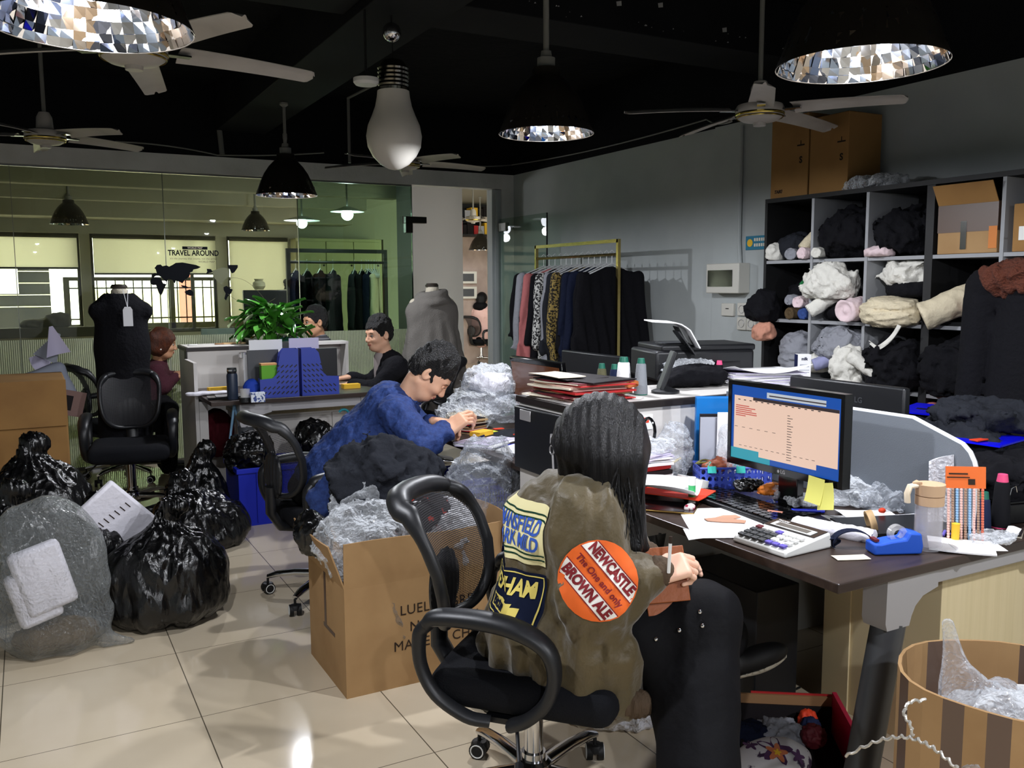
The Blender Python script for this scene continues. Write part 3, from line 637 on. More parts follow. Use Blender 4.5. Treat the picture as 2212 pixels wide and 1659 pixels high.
MB().bb((.97, 6.53, 1.0362), (1.405, 6.895, 1.039)).obj('top_surface', 'cab_white', t, world=True, smooth=0)
t = thing('book_shelf', 'tall open white shelf side standing at the left end of the bottle desk', 'shelf', (1.0, 6.3, 0))
MB().bb((.94, 6.12, 0), (.963, 6.5, .96)).obj('side_panel', 'cab_white', t, world=True, smooth=0); MB().bb((.965, 6.12, 0), (1.02, 6.14, .70)).bb((1.0, 6.14, 0), (1.02, 6.5, .70)).obj('inner_panel', 'cab_white', t, world=True, smooth=0)
t = thing('desk_divider', 'dark grey desk screen running behind the blue file holders', 'divider', (1.6, 6.6, DZ))
MB().bb((1.425, 6.5, DZ), (1.445, 7.04, 1.07)).bb((1.445, 6.51, DZ), (1.86, 6.53, 1.05)).obj('panel', 'metal_dark', t, world=True, smooth=0)
MB().bb((1.42, 6.5, 1.07), (1.45, 7.04, 1.08)).obj('edge_trim', 'divider_trim', t, world=True, smooth=0)
t = thing('storage_cabinet', 'low white two-door cabinet under the left desk, with clutter on its top', 'cabinet', (1.75, 6.2, 0))
MB().bb((1.2, 6.02, 0), (2.26, 6.4, .6)).obj('body', 'cab_white', t, world=True, smooth=0)
MB().bb((1.19, 6.0, .6), (2.27, 6.41, .625)).obj('top_panel', 'cab_cream', t, world=True, smooth=0)
for a, b in ((1.22, 1.82), (1.835, 2.25)): MB().bb((a, 6.003, .03), (b, 6.019, .585)).obj('door', 'cab_white', t, world=True, smooth=0, bevel=.002)
t = thing('desk_screen', 'small grey upright screen with dark border at the end of the cabinet top', 'divider', (1.422, 7.872, 0.977))
MB().bb((-.14, -.01, -.06), (.14, .01, .13)).obj('panel', 'divider_grey', t, bevel=.004); MB().bb((.14, -.015, -.06), (.17, .015, .13)).obj('border', 'desk_edge', t); MB().bb((.1, -.4, .0), (.6, -.38, .03)).obj('rail', 'divider_trim', t)
t = thing('office_desk', 'desk corner with pale top beyond the blue file holders where the two dark-haired people sit', 'desk', (1.9, 7.1, 0))
MB().bb((1.46, 6.9, 1.0), (2.26, 7.08, 1.02)).obj('shelf_top', 'cab_white', t, world=True, smooth=0)
MB().bb((1.46, 7.05, 0), (2.26, 7.07, .999)).obj('back_panel', 'cab_white', t, world=True, smooth=0)
MB().bb((2.235, 6.9, 0), (2.255, 7.05, .999)).obj('side_panel', 'cab_white', t, world=True, smooth=0)

# ---------------- cube shelf on the right wall ----------------
mat('shelf_grey', (150, 152, 156), rough=.6); mat('shelf_black', (16, 16, 18), rough=.6)
SX = 3.85; ys = [3.93, 3.575, 3.209, 2.842, 2.475, 2.108, 1.74]; zs = [0.02, .235, .573, .91, 1.248, 1.587, 1.94]
t = thing('cube_shelf', 'large black and grey cubby shelf stuffed with fabric along the right wall', 'shelf', (4.04, 2.8, 0))
m = MB()
for y in (ys[1], ys[2], ys[4], ys[5]): MB().bb((SX, y-.009, .02), (4.235, y+.009, 1.93)).obj('upright', 'shelf_grey', t, world=True, smooth=0)
m = MB()
for y, a in ((ys[0], .01), (ys[3], .022), (ys[6], .01)): MB().bb((SX, y-a, .0), (4.24, y+a, 1.93)).obj('side_panel', 'shelf_black', t, world=True, smooth=0)
pass
for z in zs[1:-1]:
    m = MB()
    for i in range(6): m.bb((SX+.002, ys[i+1]+(.0225 if i == 2 or i==5 else .0095), z-.009), (4.234, ys[i]-(.0225 if i == 3 else .0105), z+.009))
    m.obj('shelf_board', 'shelf_grey', t, world=True, smooth=0)
MB().bb((SX, 1.73, 1.931), (4.24, 3.94, 1.955)).obj('top_board', 'shelf_black', t, world=True, smooth=0)
MB().bb((4.2355, 1.74, .0), (4.2395, 3.93, 1.93)).obj('back_panel', 'shelf_black', t, world=True, smooth=0)

# ---------------- office chairs ----------------
def mesh_mat():
    m = bpy.data.materials.new('chair_mesh'); m.use_nodes = True; MATS['chair_mesh'] = m; nt = m.node_tree; N = nt.nodes; L = nt.links
    b = N['Principled BSDF']; b.inputs['Base Color'].default_value = lin((30, 30, 34)); b.inputs['Roughness'].default_value = .6
    o = [n for n in N if n.type == 'OUTPUT_MATERIAL'][0]; t = N.new('ShaderNodeBsdfTransparent')
    tc = N.new('ShaderNodeTexCoord'); s = N.new('ShaderNodeSeparateXYZ'); L.new(tc.outputs['Object'], s.inputs[0]); outs = []
    for k in (1, 2):
        a = N.new('ShaderNodeMath'); a.operation = 'MULTIPLY'; a.inputs[1].default_value = 1/.0052; L.new(s.outputs[k], a.inputs[0])
        f = N.new('ShaderNodeMath'); f.operation = 'FRACT'; L.new(a.outputs[0], f.inputs[0])
        g = N.new('ShaderNodeMath'); g.operation = 'LESS_THAN'; g.inputs[1].default_value = .6; L.new(f.outputs[0], g.inputs[0]); outs.append(g)
    mul = N.new('ShaderNodeMath'); mul.operation = 'MULTIPLY'; L.new(outs[0].outputs[0], mul.inputs[0]); L.new(outs[1].outputs[0], mul.inputs[1])
    x = N.new('ShaderNodeMixShader'); L.new(mul.outputs[0], x.inputs[0]); L.new(b.outputs[0], x.inputs[1]); L.new(t.outputs[0], x.inputs[2]); L.new(x.outputs[0], o.inputs[0])
mesh_mat(); mat('chair_mesh_dense', (34, 36, 44), rough=.85, bump=('noise', 400, .3))
def office_chair(loc, az, label, base=0.0, mesh='chair_mesh', rec=.0):
    """faces local +x; origin on the floor under the column"""
    t = thing('office_chair', label, 'chair', loc, az, 'black mesh office chairs')
    # seat cushion
    mesh_sdf(lambda P: smax(s_box(P, (.03, 0, .415), (.245, .24, .045), .04)-.012*np.cos(P[..., 1]*6), -s_ell(P, (.0, 0, .56), (.3, .26, .12)), .03), (-.25, -.27, .34), (.31, .27, .49), .014).obj('seat', 'black_fabric', t, smooth=80)
    MB().bb((-.16, -.12, .335), (.16, .12, .372)).obj('seat_plate', 'black_plastic', t, bevel=.012)
    # backrest: curved frame with net
    def bk(u, v, grow=0):      # u across -1..1, v up 0..1
        z = .52+v*.36; wd = .19*(1-.16*(2*abs(v-.55))**3)+(-.03*(1-v)**2); x = -.255-.10*v+.05*math.sin(PI*v*1.0)-(.0 if v < .93 else .02)+.05*u*u
        return (x-grow, u*wd, z)
    loop = []
    for a in range(72):
        th = 2*PI*a/72; cx, cy = math.cos(th), math.sin(th); n = 5
        u = math.copysign(abs(cx)**(2/n), cx); v = .5+.5*math.copysign(abs(cy)**(2/n), cy); loop.append(bk(u, v))
    MB().tube(loop, [.014+.014*max(0, (p[2]-.80)/.08) for p in loop], 12, close=True, flat=1.3, up=(1, 0, 0)).obj('back_frame', 'black_plastic', t, smooth=80)
    MB().sheet(lambda u, v: bk((u*2-1)*.97, .02+.96*v), 14, 14, 0).obj('back_net', mesh, t, smooth=80)
    mesh_sdf(lambda P: np.maximum(s_ell(P, (-.268, 0, .61), (.017, .1, .11)), 0*P[..., 0]-1)+.002*np.sin(P[..., 1]*190), (-.3, -.13, .46), (-.22, .13, .74), .009).obj('lumbar_pad', 'black_plastic', t, smooth=80)
    MB().tube([(-.14, 0, .35), (-.24, 0, .37), (-.285, 0, .44), (-.285, 0, .56)], .022, 10, flat=1.8, up=(0, 1, 0)).obj('back_support', 'black_plastic', t, smooth=80)
    for s in (-1, 1):
        y = s*.262
        L_ = [(-.2, y, .60), (-.17, y, .622), (-.05, y, .628), (.05, y, .614), (.12, y, .575), (.14, y, .51), (.12, y, .44), (.07, y*.98, .385), (.02, y*.93, .355)]
        MB().tube(curve(L_), list(np.interp(range(41), range(0, 41, 5), [.018, .022, .024, .024, .021, .018, .017, .017, .017])), 12, flat=1.5, up=(0, 1, 0)).tube(curve([(-.2, y, .60), (-.222, y, .57), (-.22, y, .49), (-.18, y*.99, .415), (-.1, y*.96, .365), (-.04, y*.9, .352)]), list(np.interp(range(26), range(0, 26, 5), [.018, .018, .016, .016, .016, .015])), 12, flat=1.4, up=(0, 1, 0)).obj('armrest', 'black_plastic', t, smooth=80)
        MB().bb((-.06, y-.07 if s > 0 else y+.04, .343), (.04, y-.04 if s > 0 else y+.07, .358)).obj('arm_bracket', 'black_plastic', t)
    MB().tube([(0, 0, .335), (0, 0, .12)], .027, 20).tube([(0, 0, .16), (0, 0, .115)], .034, 20).obj('gas_column', 'chrome', t)
    MB().lathe([(.001, .075), (.045, .078), (.055, .1), (.05, .13), (.04, .14), (.001, .14)], 24).obj('base_hub', 'chrome', t)
    for k in range(5):
        a = base+2*PI*k/5; c, s = math.cos(a), math.sin(a)
        MB().tube([(.04*c, .04*s, .105), (.17*c, .17*s, .105), (.26*c, .26*s, .095), (.305*c, .305*s, .082)], [.026, .022, .02, .014], 10, flat=.75, up=(0, 0, 1)).obj('base_leg', 'chrome', t, smooth=80)
        cx, cy = .305*c, .305*s; ca = a+.7; tx, ty = -math.sin(ca), math.cos(ca)
        w_ = MB()
        for q in (-1, 1):
            w_.tube([(cx+q*.008*tx, cy+q*.008*ty, .0265), (cx+q*.026*tx, cy+q*.026*ty, .0265)], .0262, 18)
        w_.tube([(cx, cy, .03), (cx, cy, .075)], .006).lathe([(.001, .05), (.022, .05), (.026, .044), (.028, .03), (.022, .03), (.001, .035)], 14, (cx, cy, 0))
        ck = w_.obj('caster', 'rubber', t, smooth=40)
        for q in (-1, 1):
            n_ = Vector((tx, ty, 0)); c0 = Vector((cx, cy, .0265))+n_*q*.0265; e1 = Vector((0, 0, 1)); e2 = n_.cross(e1)
            MB().tube([tuple(c0+(e1*math.cos(b)+e2*math.sin(b))*.02) for b in [i*PI/9 for i in range(18)]], .0022, 6, close=True).obj('caster_ring', 'white_plastic', ck)
    MB().tube([(0, -.1, .34), (.02, -.2, .33), (.05, -.27, .27)], .005).tube([(.05, -.27, .27), (.07, -.34, .245)], .012).obj('height_lever', 'black_plastic', t)
    return t
ch = office_chair((1.18, 2.05, 0), math.radians(-48), 'black mesh office chair the olive-jacket person sits on, in the foreground', math.radians(21.7+48))
dup(ch, (.54, 6.2, 0), math.radians(-98), 'empty black office chair in front of the black dress form')
dup(ch, (1.2, 4.02, 0), math.radians(8), 'black office chair under the blue shirted person')
dup(ch, (.60, 7.3, 0), math.radians(12), 'black office chair behind the black dress form, seat of the brown-haired person')
dup(ch, (2.62, 6.35, 0), math.radians(186), 'black office chair of the person in the black cardigan')
dup(ch, (7.507, 14.992, 0.000), math.radians(20), 'black office chair in the far hall with the pink-hoodie person')
dup(ch, (1.95, 7.42, 0), math.radians(200), 'dark office chair of the person with glasses by the glass wall')

# ---------------- cardboard boxes ----------------
mat('cardboard', (168, 134, 92), rough=.85, var=(6, (156, 122, 82), .4, .7)); mat('cardboard_dim', (156, 116, 66), rough=.85, var=(4, (140, 102, 58), .4, .7))
mat('ink', (52, 42, 36), rough=.8); mat('brown_tape', (84, 64, 52), rough=.4)
def stamp(txt, T, size, par, name='print', m='ink', **k):
    v, f = text_geo(txt, size, **k); return MB().add(v, f, 0, T).obj(name, m, par, smooth=0)
bx = thing('cardboard_box', 'big open cardboard box crammed with plastic-bagged clothes, printed letters on its side', 'box', (.918, 2.925, 0))
BW, BD, BH, TH = .62, .45, .40, .005
m = MB().bb((0, 0, 0), (BW, BD, .004)).bb((0, 0, .004), (TH, BD, BH)).bb((BW-TH, 0, .004), (BW, BD, BH)).bb((TH, 0, .004), (BW-TH, TH, BH)).bb((TH, BD-TH, .004), (BW-TH, BD, BH)); m.obj('box_body', 'cardboard', bx, smooth=0)
def flap(p0, p1, out, h, ang, name='flap'):
    p0, p1, out = Vector(p0), Vector(p1), Vector(out); d = (out*math.sin(ang)+Vector((0, 0, 1))*math.cos(ang)); e = (p1-p0).normalized(); nn = e.cross(d)
    def f(u, v): q = p0.lerp(p1, u)+d*h*v*(1+.02*math.sin(7*u)); q += nn*.006*math.sin(3*u)*v; return q
    return MB().sheet(f, 6, 3, TH).obj(name, 'cardboard', bx, smooth=30)
flap((0, 0, BH), (BW, 0, BH), (0, -1, 0), .165, .04); flap((0, BD, BH), (0, 0, BH), (-1, 0, 0), .17, .32); flap((BW, 0, BH), (BW, BD, BH), (1, 0, 0), .2, .12); flap((0, BD, BH), (BW, BD, BH), (0, 1, 0), .14, .5)
for i, (s_, x) in enumerate((('LUELLA GREY', .37), ('NEW YORK', .385), ('MADE IN CHINA', .38))):
    stamp(s_, Matrix.Translation((x, -.0015, .285-i*.066)) @ Matrix.Rotation(PI/2, 4, 'X'), .052, bx, 'printed_lettering', cuts=1, space=1.05)
MB().bb((-.001, .22, .2), (-.0003, .245, BH)).bb((-.001, .12, .185), (-.0003, .26, .2)).obj('tape_strip', 'brown_tape', bx, smooth=0)
def closed_box(p0, d, label, rz=0, name='cardboard_box', m='cardboard_dim', group=None, tapes=()):
    t = thing(name, label, 'box', p0, rz, group); MB().bb((-d[0]/2, -d[1]/2, 0), (d[0]/2, d[1]/2, d[2])).obj('box_body', m, t, bevel=.004, smooth=0); return t
b1 = closed_box((4.07, 3.85, 1.956), (.26, .285, .47), 'tall brown carton on the shelf top, left of the pair by the wall', group='cartons on top of the shelf')
b2 = closed_box((4.07, 3.56, 1.956), (.26, .27, .43), 'tall brown carton on the shelf top, right of the pair by the wall', group='cartons on top of the shelf')
for b, z in ((b1, .2), (b2, .18)):
    T = Matrix.Translation((-.1312, -.09, z+.06)) @ Matrix.Rotation(-PI/2, 4, 'Z') @ Matrix.Rotation(PI/2, 4, 'X')
    stamp('S', Matrix.Translation((0, 0, -.05)) @ T, .05, b, 'printed_letter', off=.002)
    MB().bb((-.1315, -.115, z+.09), (-.1305, -.06, z+.098)).bb((-.1315, -.09, z+.098), (-.1305, -.085, z+.12)).obj('printed_mark', 'ink', b, smooth=0)
stamp('TAIKI', Matrix.Translation((-.1312, .08, .045)) @ Matrix.Rotation(-PI/2, 4, 'Z') @ Matrix.Rotation(PI/2, 4, 'X'), .025, b1, 'printed_letter', shear=.3, off=.0015)
b3 = closed_box((3.98, 2.65, 1.597), (.25, .3, .23), 'taped carton with open flaps in the top shelf row', m='cardboard')
MB().bb((-.127, -.151, .1), (.127, .151, .232)).obj('brown_tape', 'brown_tape', b3, smooth=0)
MB().sheet(lambda u, v: (-.125-.05*v, -.15+.3*u, .23+.09*v), 4, 3, .004).obj('flap', 'cardboard_dim', b3); MB().sheet(lambda u, v: (-.12+.25*u, .15-.1*v, .232+.07*v), 4, 3, .004).obj('flap', 'cardboard_dim', b3)
MB().bb((-.1285, .0, .02), (-.1275, .03, .15)).obj('clear_tape', 'chrome', b3, smooth=0); MB().bb((-.1285, -.15, .02), (-.1275, -.11, .12)).obj('label_panel', mat('orange_print', (200, 120, 50), rough=.6), b3, smooth=0)
b4 = closed_box((3.98, 2.3, 1.597), (.25, .26, .21), 'carton with pale sticker at the right end of the top shelf row', m='cardboard_dim')
MB().bb((-.1285, .03, .05), (-.127, .1, .11)).obj('sticker', 'white_plastic', b4, smooth=0)
# tall carton at the far left
t = thing('cardboard_box', 'tall brown carton at the left picture edge behind black garbage bags', 'box', (-.22, 6.35, 0))
MB().bb((-.4, -.3, 0), (.4, .3, .9)).obj('box_body', 'cardboard_dim', t, bevel=.01, smooth=0); MB().sheet(lambda u, v: (-.4+.8*u, -.3-.02*v, .9-.28*v), 5, 3, .004).obj('flap', 'cardboard_dim', t)
# round cardboard drum
mat('drum_tape', (98, 78, 66), rough=.35, coat=.4)
t = thing('round_bin', 'round cardboard bin striped with brown tape at the bottom right corner', 'bin', (1.84, 1.12, 0))
R0 = .215; n = 30
def rr(a): return R0*(1+.025*math.sin(3*a+1)+.02*math.sin(5*a))
mt = []
m = MB()
for k in range(n):
    a0, a1 = 2*PI*k/n, 2*PI*(k+1)/n; r0, r1 = rr(a0), rr(a1)
    q = [(r0*math.cos(a0), r0*math.sin(a0)), (r1*math.cos(a1), r1*math.sin(a1))]; i0 = [(x*.965, y*.965) for x, y in q]
    v = [(q[0][0], q[0][1], 0), (q[1][0], q[1][1], 0), (q[1][0], q[1][1], .6), (q[0][0], q[0][1], .6), (i0[0][0], i0[0][1], .02), (i0[1][0], i0[1][1], .02), (i0[1][0], i0[1][1], .6), (i0[0][0], i0[0][1], .6)]
    mi = 1 if k % 5 in (0, 2) else 0
    m.add(v, [(0, 1, 2, 3)], mi); m.add(v, [(3, 2, 6, 7)], 0); m.add(v, [(7, 6, 5, 4)], 1 if k % 5 == 1 else 0)
m.obj('wall', ['cardboard', 'drum_tape'], t, smooth=50)
MB().lathe([(.001, .0), (.205, 0), (.205, .02), (.001, .02)], 30).obj('bottom', 'cardboard', t)

# ---------------- people ----------------
mat('skin', (226, 178, 148), rough=.5, sss=.08, var=(25, (218, 166, 136), .35, .7)); mat('skin_pale', (236, 190, 165), rough=.5, sss=.08)
mat('skin_tan', (196, 146, 112), rough=.5, sss=.06)
mat('hair_black', (9, 8, 9), rough=.46, spec=.3, bump=('noise', 30, .35, (9, 9, .5))); mat('hair_brown', (92, 44, 20), rough=.45, bump=('noise', 40, .5, (8, 8, 1.5)), var=(14, (60, 26, 12), .35, .65, (4, 4, 1)))
mat('hair_short', (15, 14, 14), rough=.55, bump=('noise', 190, .8))
mat('eye_white', (150, 140, 132), rough=.2); mat('eye_dark', (22, 16, 14), rough=.2); mat('lips', (176, 98, 88), rough=.45); mat('brow', (26, 20, 18), rough=.8)
def head_axes(h, pitch, roll=0):
    h = nrm([h[0], h[1], 0]); z = np.array([0, 0, 1.]); f = h*math.cos(pitch)-z*math.sin(pitch); u = h*math.sin(pitch)+z*math.cos(pitch); l = np.cross(u, f)
    return f, l*math.cos(roll)+u*math.sin(roll), u*math.cos(roll)-l*math.sin(roll)
def head_sdf(P, c, ax, k=1.0, neck=None):
    f, l, u = ax; Q = (P-np.asarray(c))@np.array([f, l, u]).T/k
    d = s_ell(Q, (-.012, 0, .035), (.098, .076, .088))
    d = smin(d, s_ell(Q, (.03, 0, -.03), (.062, .06, .085)), .04)
    d = smin(d, s_ell(Q, (.05, 0, -.092), (.034, .034, .024)), .035)
    d = smin(d, s_cone(Q, (-.01, .05, -.06), (.04, .022, -.095), .018, .018), .03); d = smin(d, s_cone(Q, (-.01, -.05, -.06), (.04, -.022, -.095), .018, .018), .03)
    d = smin(d, s_ell(Q, (.076, 0, .024), (.014, .045, .01)), .02)
    for s in (-1, 1):
        d = smax(d, -s_ell(Q, (.094, s*.031, .002), (.016, .019, .012)), .014)
        d = smin(d, s_ell(Q, (.066, s*.038, -.032), (.022, .02, .016)), .025)
        e = smax(s_ell(Q, (-.012, s*.078, -.008), (.022, .011, .032)), -s_ell(Q, (-.006, s*.088, -.006), (.012, .007, .02)), .006)
        d = smin(d, e, .008)
        d = smin(d, s_ell(Q, (.101, s*.011, -.037), (.009, .008, .007)), .008)
    d = smin(d, s_cone(Q, (.088, 0, .008), (.108, 0, -.03), .007, .0115), .012)
    d = smin(d, s_ell(Q, (.088, 0, -.0585), (.012, .024, .0062)), .007); d = smin(d, s_ell(Q, (.086, 0, -.0705), (.012, .02, .0065)), .007)
    d = smax(d, -s_ell(Q, (.1, 0, -.0645), (.012, .024, .0016)), .004)
    d = d*k
    if neck is not None:
        b0 = np.asarray(c)-f*.02*k-u*.07*k; d = smin(d, s_cone(P, b0, neck, .052*k, .058*k), .03)
    return d
def face_bits(par, c, ax, k=1.0, closed=False, lips=True):
    f, l, u = ax; T = Matrix(((f[0]*k, l[0]*k, u[0]*k, c[0]), (f[1]*k, l[1]*k, u[1]*k, c[1]), (f[2]*k, l[2]*k, u[2]*k, c[2]), (0, 0, 0, 1)))
    for s in (-1, 1):
        e = MB(); e.sphere((.0795, s*.031, 0), .0108, 8)
        if not closed: e.sphere((.0862, s*.032, -.001), .0052, 6, mi=1)
        e = e.obj('eye', ['eye_white', 'eye_dark'] if not closed else ['skin', 'skin'], par)
        e.data.transform(T)
        b = MB(); b.tube([(.0885, s*.014, .019), (.0895, s*.03, .0235), (.081, s*.048, .019)], [.0028, .0032, .0016], 6); b = b.obj('eyebrow', 'brow', par); b.data.transform(T)
        q = MB(); q.tube([(.0925, s*.019, .0035), (.0935, s*.031, .0065), (.087, s*.043, .0025)], .0014, 5); q = q.obj('eyelid', 'brow', par); q.data.transform(T)
    if lips:
        q = MB(); q.sheet(lambda a, b: (.0995-.006*(2*a-1)**2-.002*abs(2*b-1), (a-.5)*.046, -.0642+(b-.5)*.017*(1-.75*(2*a-1)**2)), 10, 6, .004); q = q.obj('lips', 'lips', par, smooth=80); q.data.transform(T)
def hand_sdf(P, wr, d, n, side=1, curl=(.5, .55, .6, .65), thumb=.5, k=1.0, fore=None):
    """wr wrist, d direction wrist->knuckles, n palm normal (out of the palm); side=+1: thumb to the d x n side"""
    wr = np.asarray(wr, float); d = nrm(d); n = np.asarray(n, float); n = nrm(n-d*(n@d)); t = np.cross(d, n)*side
    c = wr+d*.048*k
    r = s_box(P, c, (.05*k, .04*k, .0135*k), .013*k, (d, t, n))
    r = smin(r, s_ell(P, wr+d*.03*k+t*.026*k+n*.006*k, (.032*k, .02*k, .017*k), (d, t, n)), .012)
    if fore is not None: r = smin(r, s_cone(P, wr+d*.005, fore, .0265*k, .038*k, n, .82), .02)
    L_ = ((.042, .026, .021), (.046, .029, .022), (.042, .027, .021), (.034, .021, .019)); off = (.029, .0095, -.0095, -.028); R_ = (.0092, .0094, .009, .008)
    for i in range(4):
        p = wr+d*(.092-.004*abs(i-1))*k+t*off[i]*k; a = 0; dirv = nrm(d+t*off[i]*2.2)
        for j in range(3):
            a += curl[i]*(1.0, 1.15, .8)[j]; q = p+(dirv*math.cos(a)+n*math.sin(a))*L_[i][j]*k
            r = smin(r, s_cone(P, p, q, R_[i]*k*(1-.08*j), R_[i]*k*(.92-.08*j)), .004); p = q
    p = wr+d*.025*k+t*.034*k+n*.004*k; a = thumb
    for j, (ln, rr_) in enumerate(((.036, .0125), (.03, .011), (.024, .0098))):
        q = p+nrm(d*math.cos(.75-.25*j)+t*math.sin(.75-.35*j)*(1-.5*a)+n*(a*(.5+.35*j)))*ln*k; r = smin(r, s_cone(P, p, q, rr_*k, rr_*k*.92), .008); p = q
    return r
def bbox(pts, pad):
    a = np.array(pts, float); return a.min(0)-pad, a.max(0)+pad
def make_person(name, label, base, S):
    """S: dict of joints in world space; returns the root"""
    t = thing(name, label, 'person', base); V = lambda k: np.array(S[k], float)
    ax = head_axes(S['face'], S['pitch'], S.get('roll', 0)); H = V('head'); k = S.get('k', 1.0); neck = V('neck')
    m = MB(); lo, hi = bbox([H, neck], .15*k); mesh_sdf(lambda P: head_sdf(P, H, ax, k, neck), lo, hi, S.get('hres', .0045), m)
    lat = nrm(V('shR')-V('shL'))
    def core(P):
        d = s_cone(P, V('pelvis'), V('chest'), .11, .11, np.cross(lat, [0, 0, 1]), .75); d = smin(d, s_cone(P, V('shR'), V('shL'), .05, .05), .05); d = smin(d, s_cone(P, V('chest'), neck, .06, .045), .03)
        for s in 'RL':
            d = smin(d, s_cone(P, V('sh'+s), V('el'+s), .045, .036), .02); d = smin(d, s_cone(P, V('el'+s), V('wr'+s), .036, .025), .015)
            if 'hip'+s in S:
                d = smin(d, s_cone(P, V('hip'+s), V('kn'+s), .07, .05), .03); d = smin(d, s_cone(P, V('kn'+s), V('an'+s), .048, .034), .02)
        return d
    pts = [S[q] for q in ('pelvis', 'chest', 'shR', 'shL', 'elR', 'elL', 'wrR', 'wrL', 'knR', 'knL', 'anR', 'anL') if q in S]
    lo, hi = bbox(pts, .1); mesh_sdf(core, lo, hi, .018, m)
    for s in 'RL':
        h = S.get('hand'+s)
        if h:
            f = lambda P, h=h, s=s: hand_sdf(P, S['wr'+s], h[0], h[1], h[2], h[3], h[4] if len(h) > 4 else .5, S.get('hk', 1.0), V('wr'+s)*.5+V('el'+s)*.5)
            lo, hi = bbox([S['wr'+s], V('wr'+s)+nrm(h[0])*.12, V('wr'+s)+nrm(V('el'+s)-V('wr'+s))*.05], .07); mesh_sdf(f, lo, hi, S.get('gres', .0034), m)
    m.obj('body', S.get('skin', 'skin'), t, world=True, smooth=180)
    if S.get('eyes', True):
        face_bits(t, tuple(H-np.array(base)), ax, k, S.get('closed', False))
    return t, ax, H, core, V
def cloth(fn, pts, pad, h, name, m, t, wr=0, ws=30, seed=1, st=None, hem=None, proj=1):
    f = fn
    if wr: f = lambda P: fn(P)-wr*(ridge(P, ws, seed, st)*.6+.4*wob(P, ws*2.3, seed+5))
    if hem is not None: g = f; f = lambda P: np.maximum(g(P), hem(P))
    lo, hi = bbox(pts, pad); return mesh_sdf(f, lo, hi, h, None, 0, 0, proj).obj(name, m, t, world=True, smooth=180)
def shoe(p, d, t, m='shoe_black', sole='sole_white', k=1.0, up=(0, 0, 1)):
    d = nrm(d); u = np.asarray(up, float); u = nrm(u-d*(u@d)); l = np.cross(u, d); p = np.asarray(p, float)
    f = lambda P: smin(s_ell(P, p+d*.075*k-u*.002, (.1*k, .042*k, .04*k), (d, l, u)), s_ell(P, p-d*.02*k+u*.03, (.05*k, .036*k, .06*k), (d, l, u)), .03)
    lo, hi = bbox([p+d*.17, p-d*.08], .1)
    s = mesh_sdf(lambda P: np.maximum(f(P), -((P-p)@u)-.025), lo, hi, .009).obj('shoe', m, t, world=True, smooth=180)
    mesh_sdf(lambda P: np.maximum(f(P)-.004, np.abs((P-p)@u+.034)-.012), lo, hi, .007).obj('sole', sole, s if False else t, world=True, smooth=60)
mat('shoe_black', (20, 20, 22), rough=.6); mat('sole_white', (214, 208, 192), rough=.6)
# patches on clothing: shapes laid on a mesh by casting along a direction
def bvh_of(o):
    M = parent_world(o); v = [M @ p.co for p in o.data.vertices]; return BVHTree.FromPolygons(v, [tuple(q.vertices) for q in o.data.polygons])
def lay(bv, T, v, off):
    """T: frame whose +z is the cast direction (into the cloth)"""
    d = (T.to_3x3() @ Vector((0, 0, 1))).normalized(); out = []; last = None
    for p in v:
        q = T @ Vector((p[0], p[1], 0)); h = bv.ray_cast(q-d*.25, d, .6)
        if h[0] is not None: last = (h[0]-q).dot(d)
        out.append(tuple(q+d*((last or 0)-off)))
    return out

# --- 1: woman in the olive jacket -------------------------------------------------
mat('jacket_olive', (84, 70, 40), rough=.55, sheen=.3, var=(5, (76, 66, 40), .35, .7), bump=[('noise', 8, .7, (1, 1, .45)), ('noise', 40, .2)])
mat('jacket_rib', (78, 62, 46), rough=.85, bump=('noise', 200, .3, (1, 1, .1))); mat('trouser_black', (15, 15, 18), rough=.75, bump=('noise', 30, .15))
base = (1.24, 1.98, 0)
W1 = dict(head=(1.352, 1.959, 1.028), face=(.96, .08), pitch=.55, neck=(1.328, 1.981, 0.920), chest=(1.279, 2.002, 0.786), pelvis=(1.21, 2.03, .50),
    shR=(1.236, 1.854, 0.880), shL=(1.436, 2.118, 0.836), elR=(1.221, 1.802, 0.675), elL=(1.438, 1.979, 0.649), wrR=(1.347, 1.730, 0.738), wrL=(1.441, 1.894, 0.719),
    hipR=(1.25, 1.93, .50), hipL=(1.25, 2.1, .5), knR=(1.496, 1.714, 0.620), knL=(1.66, 2.12, .52), anR=(1.50, 1.74, .1), anL=(1.889, 2.008, 0.289), skin='skin_pale', k=.95, hk=.92, closed=True,
    handR=((.88, -.40, .25), (-.1, .55, -.75), 1, (.75, .85, .95, 1.0), .8), handL=((.8, -.5, .1), (0, -.5, -.8), -1, (.4, .45, .5, .6), .5))
w1, ax1, H1, core1, V = make_person('person', 'person in an olive bomber jacket with beer-label patches, writing at the front desk', base, W1)
f1, l1, u1 = ax1
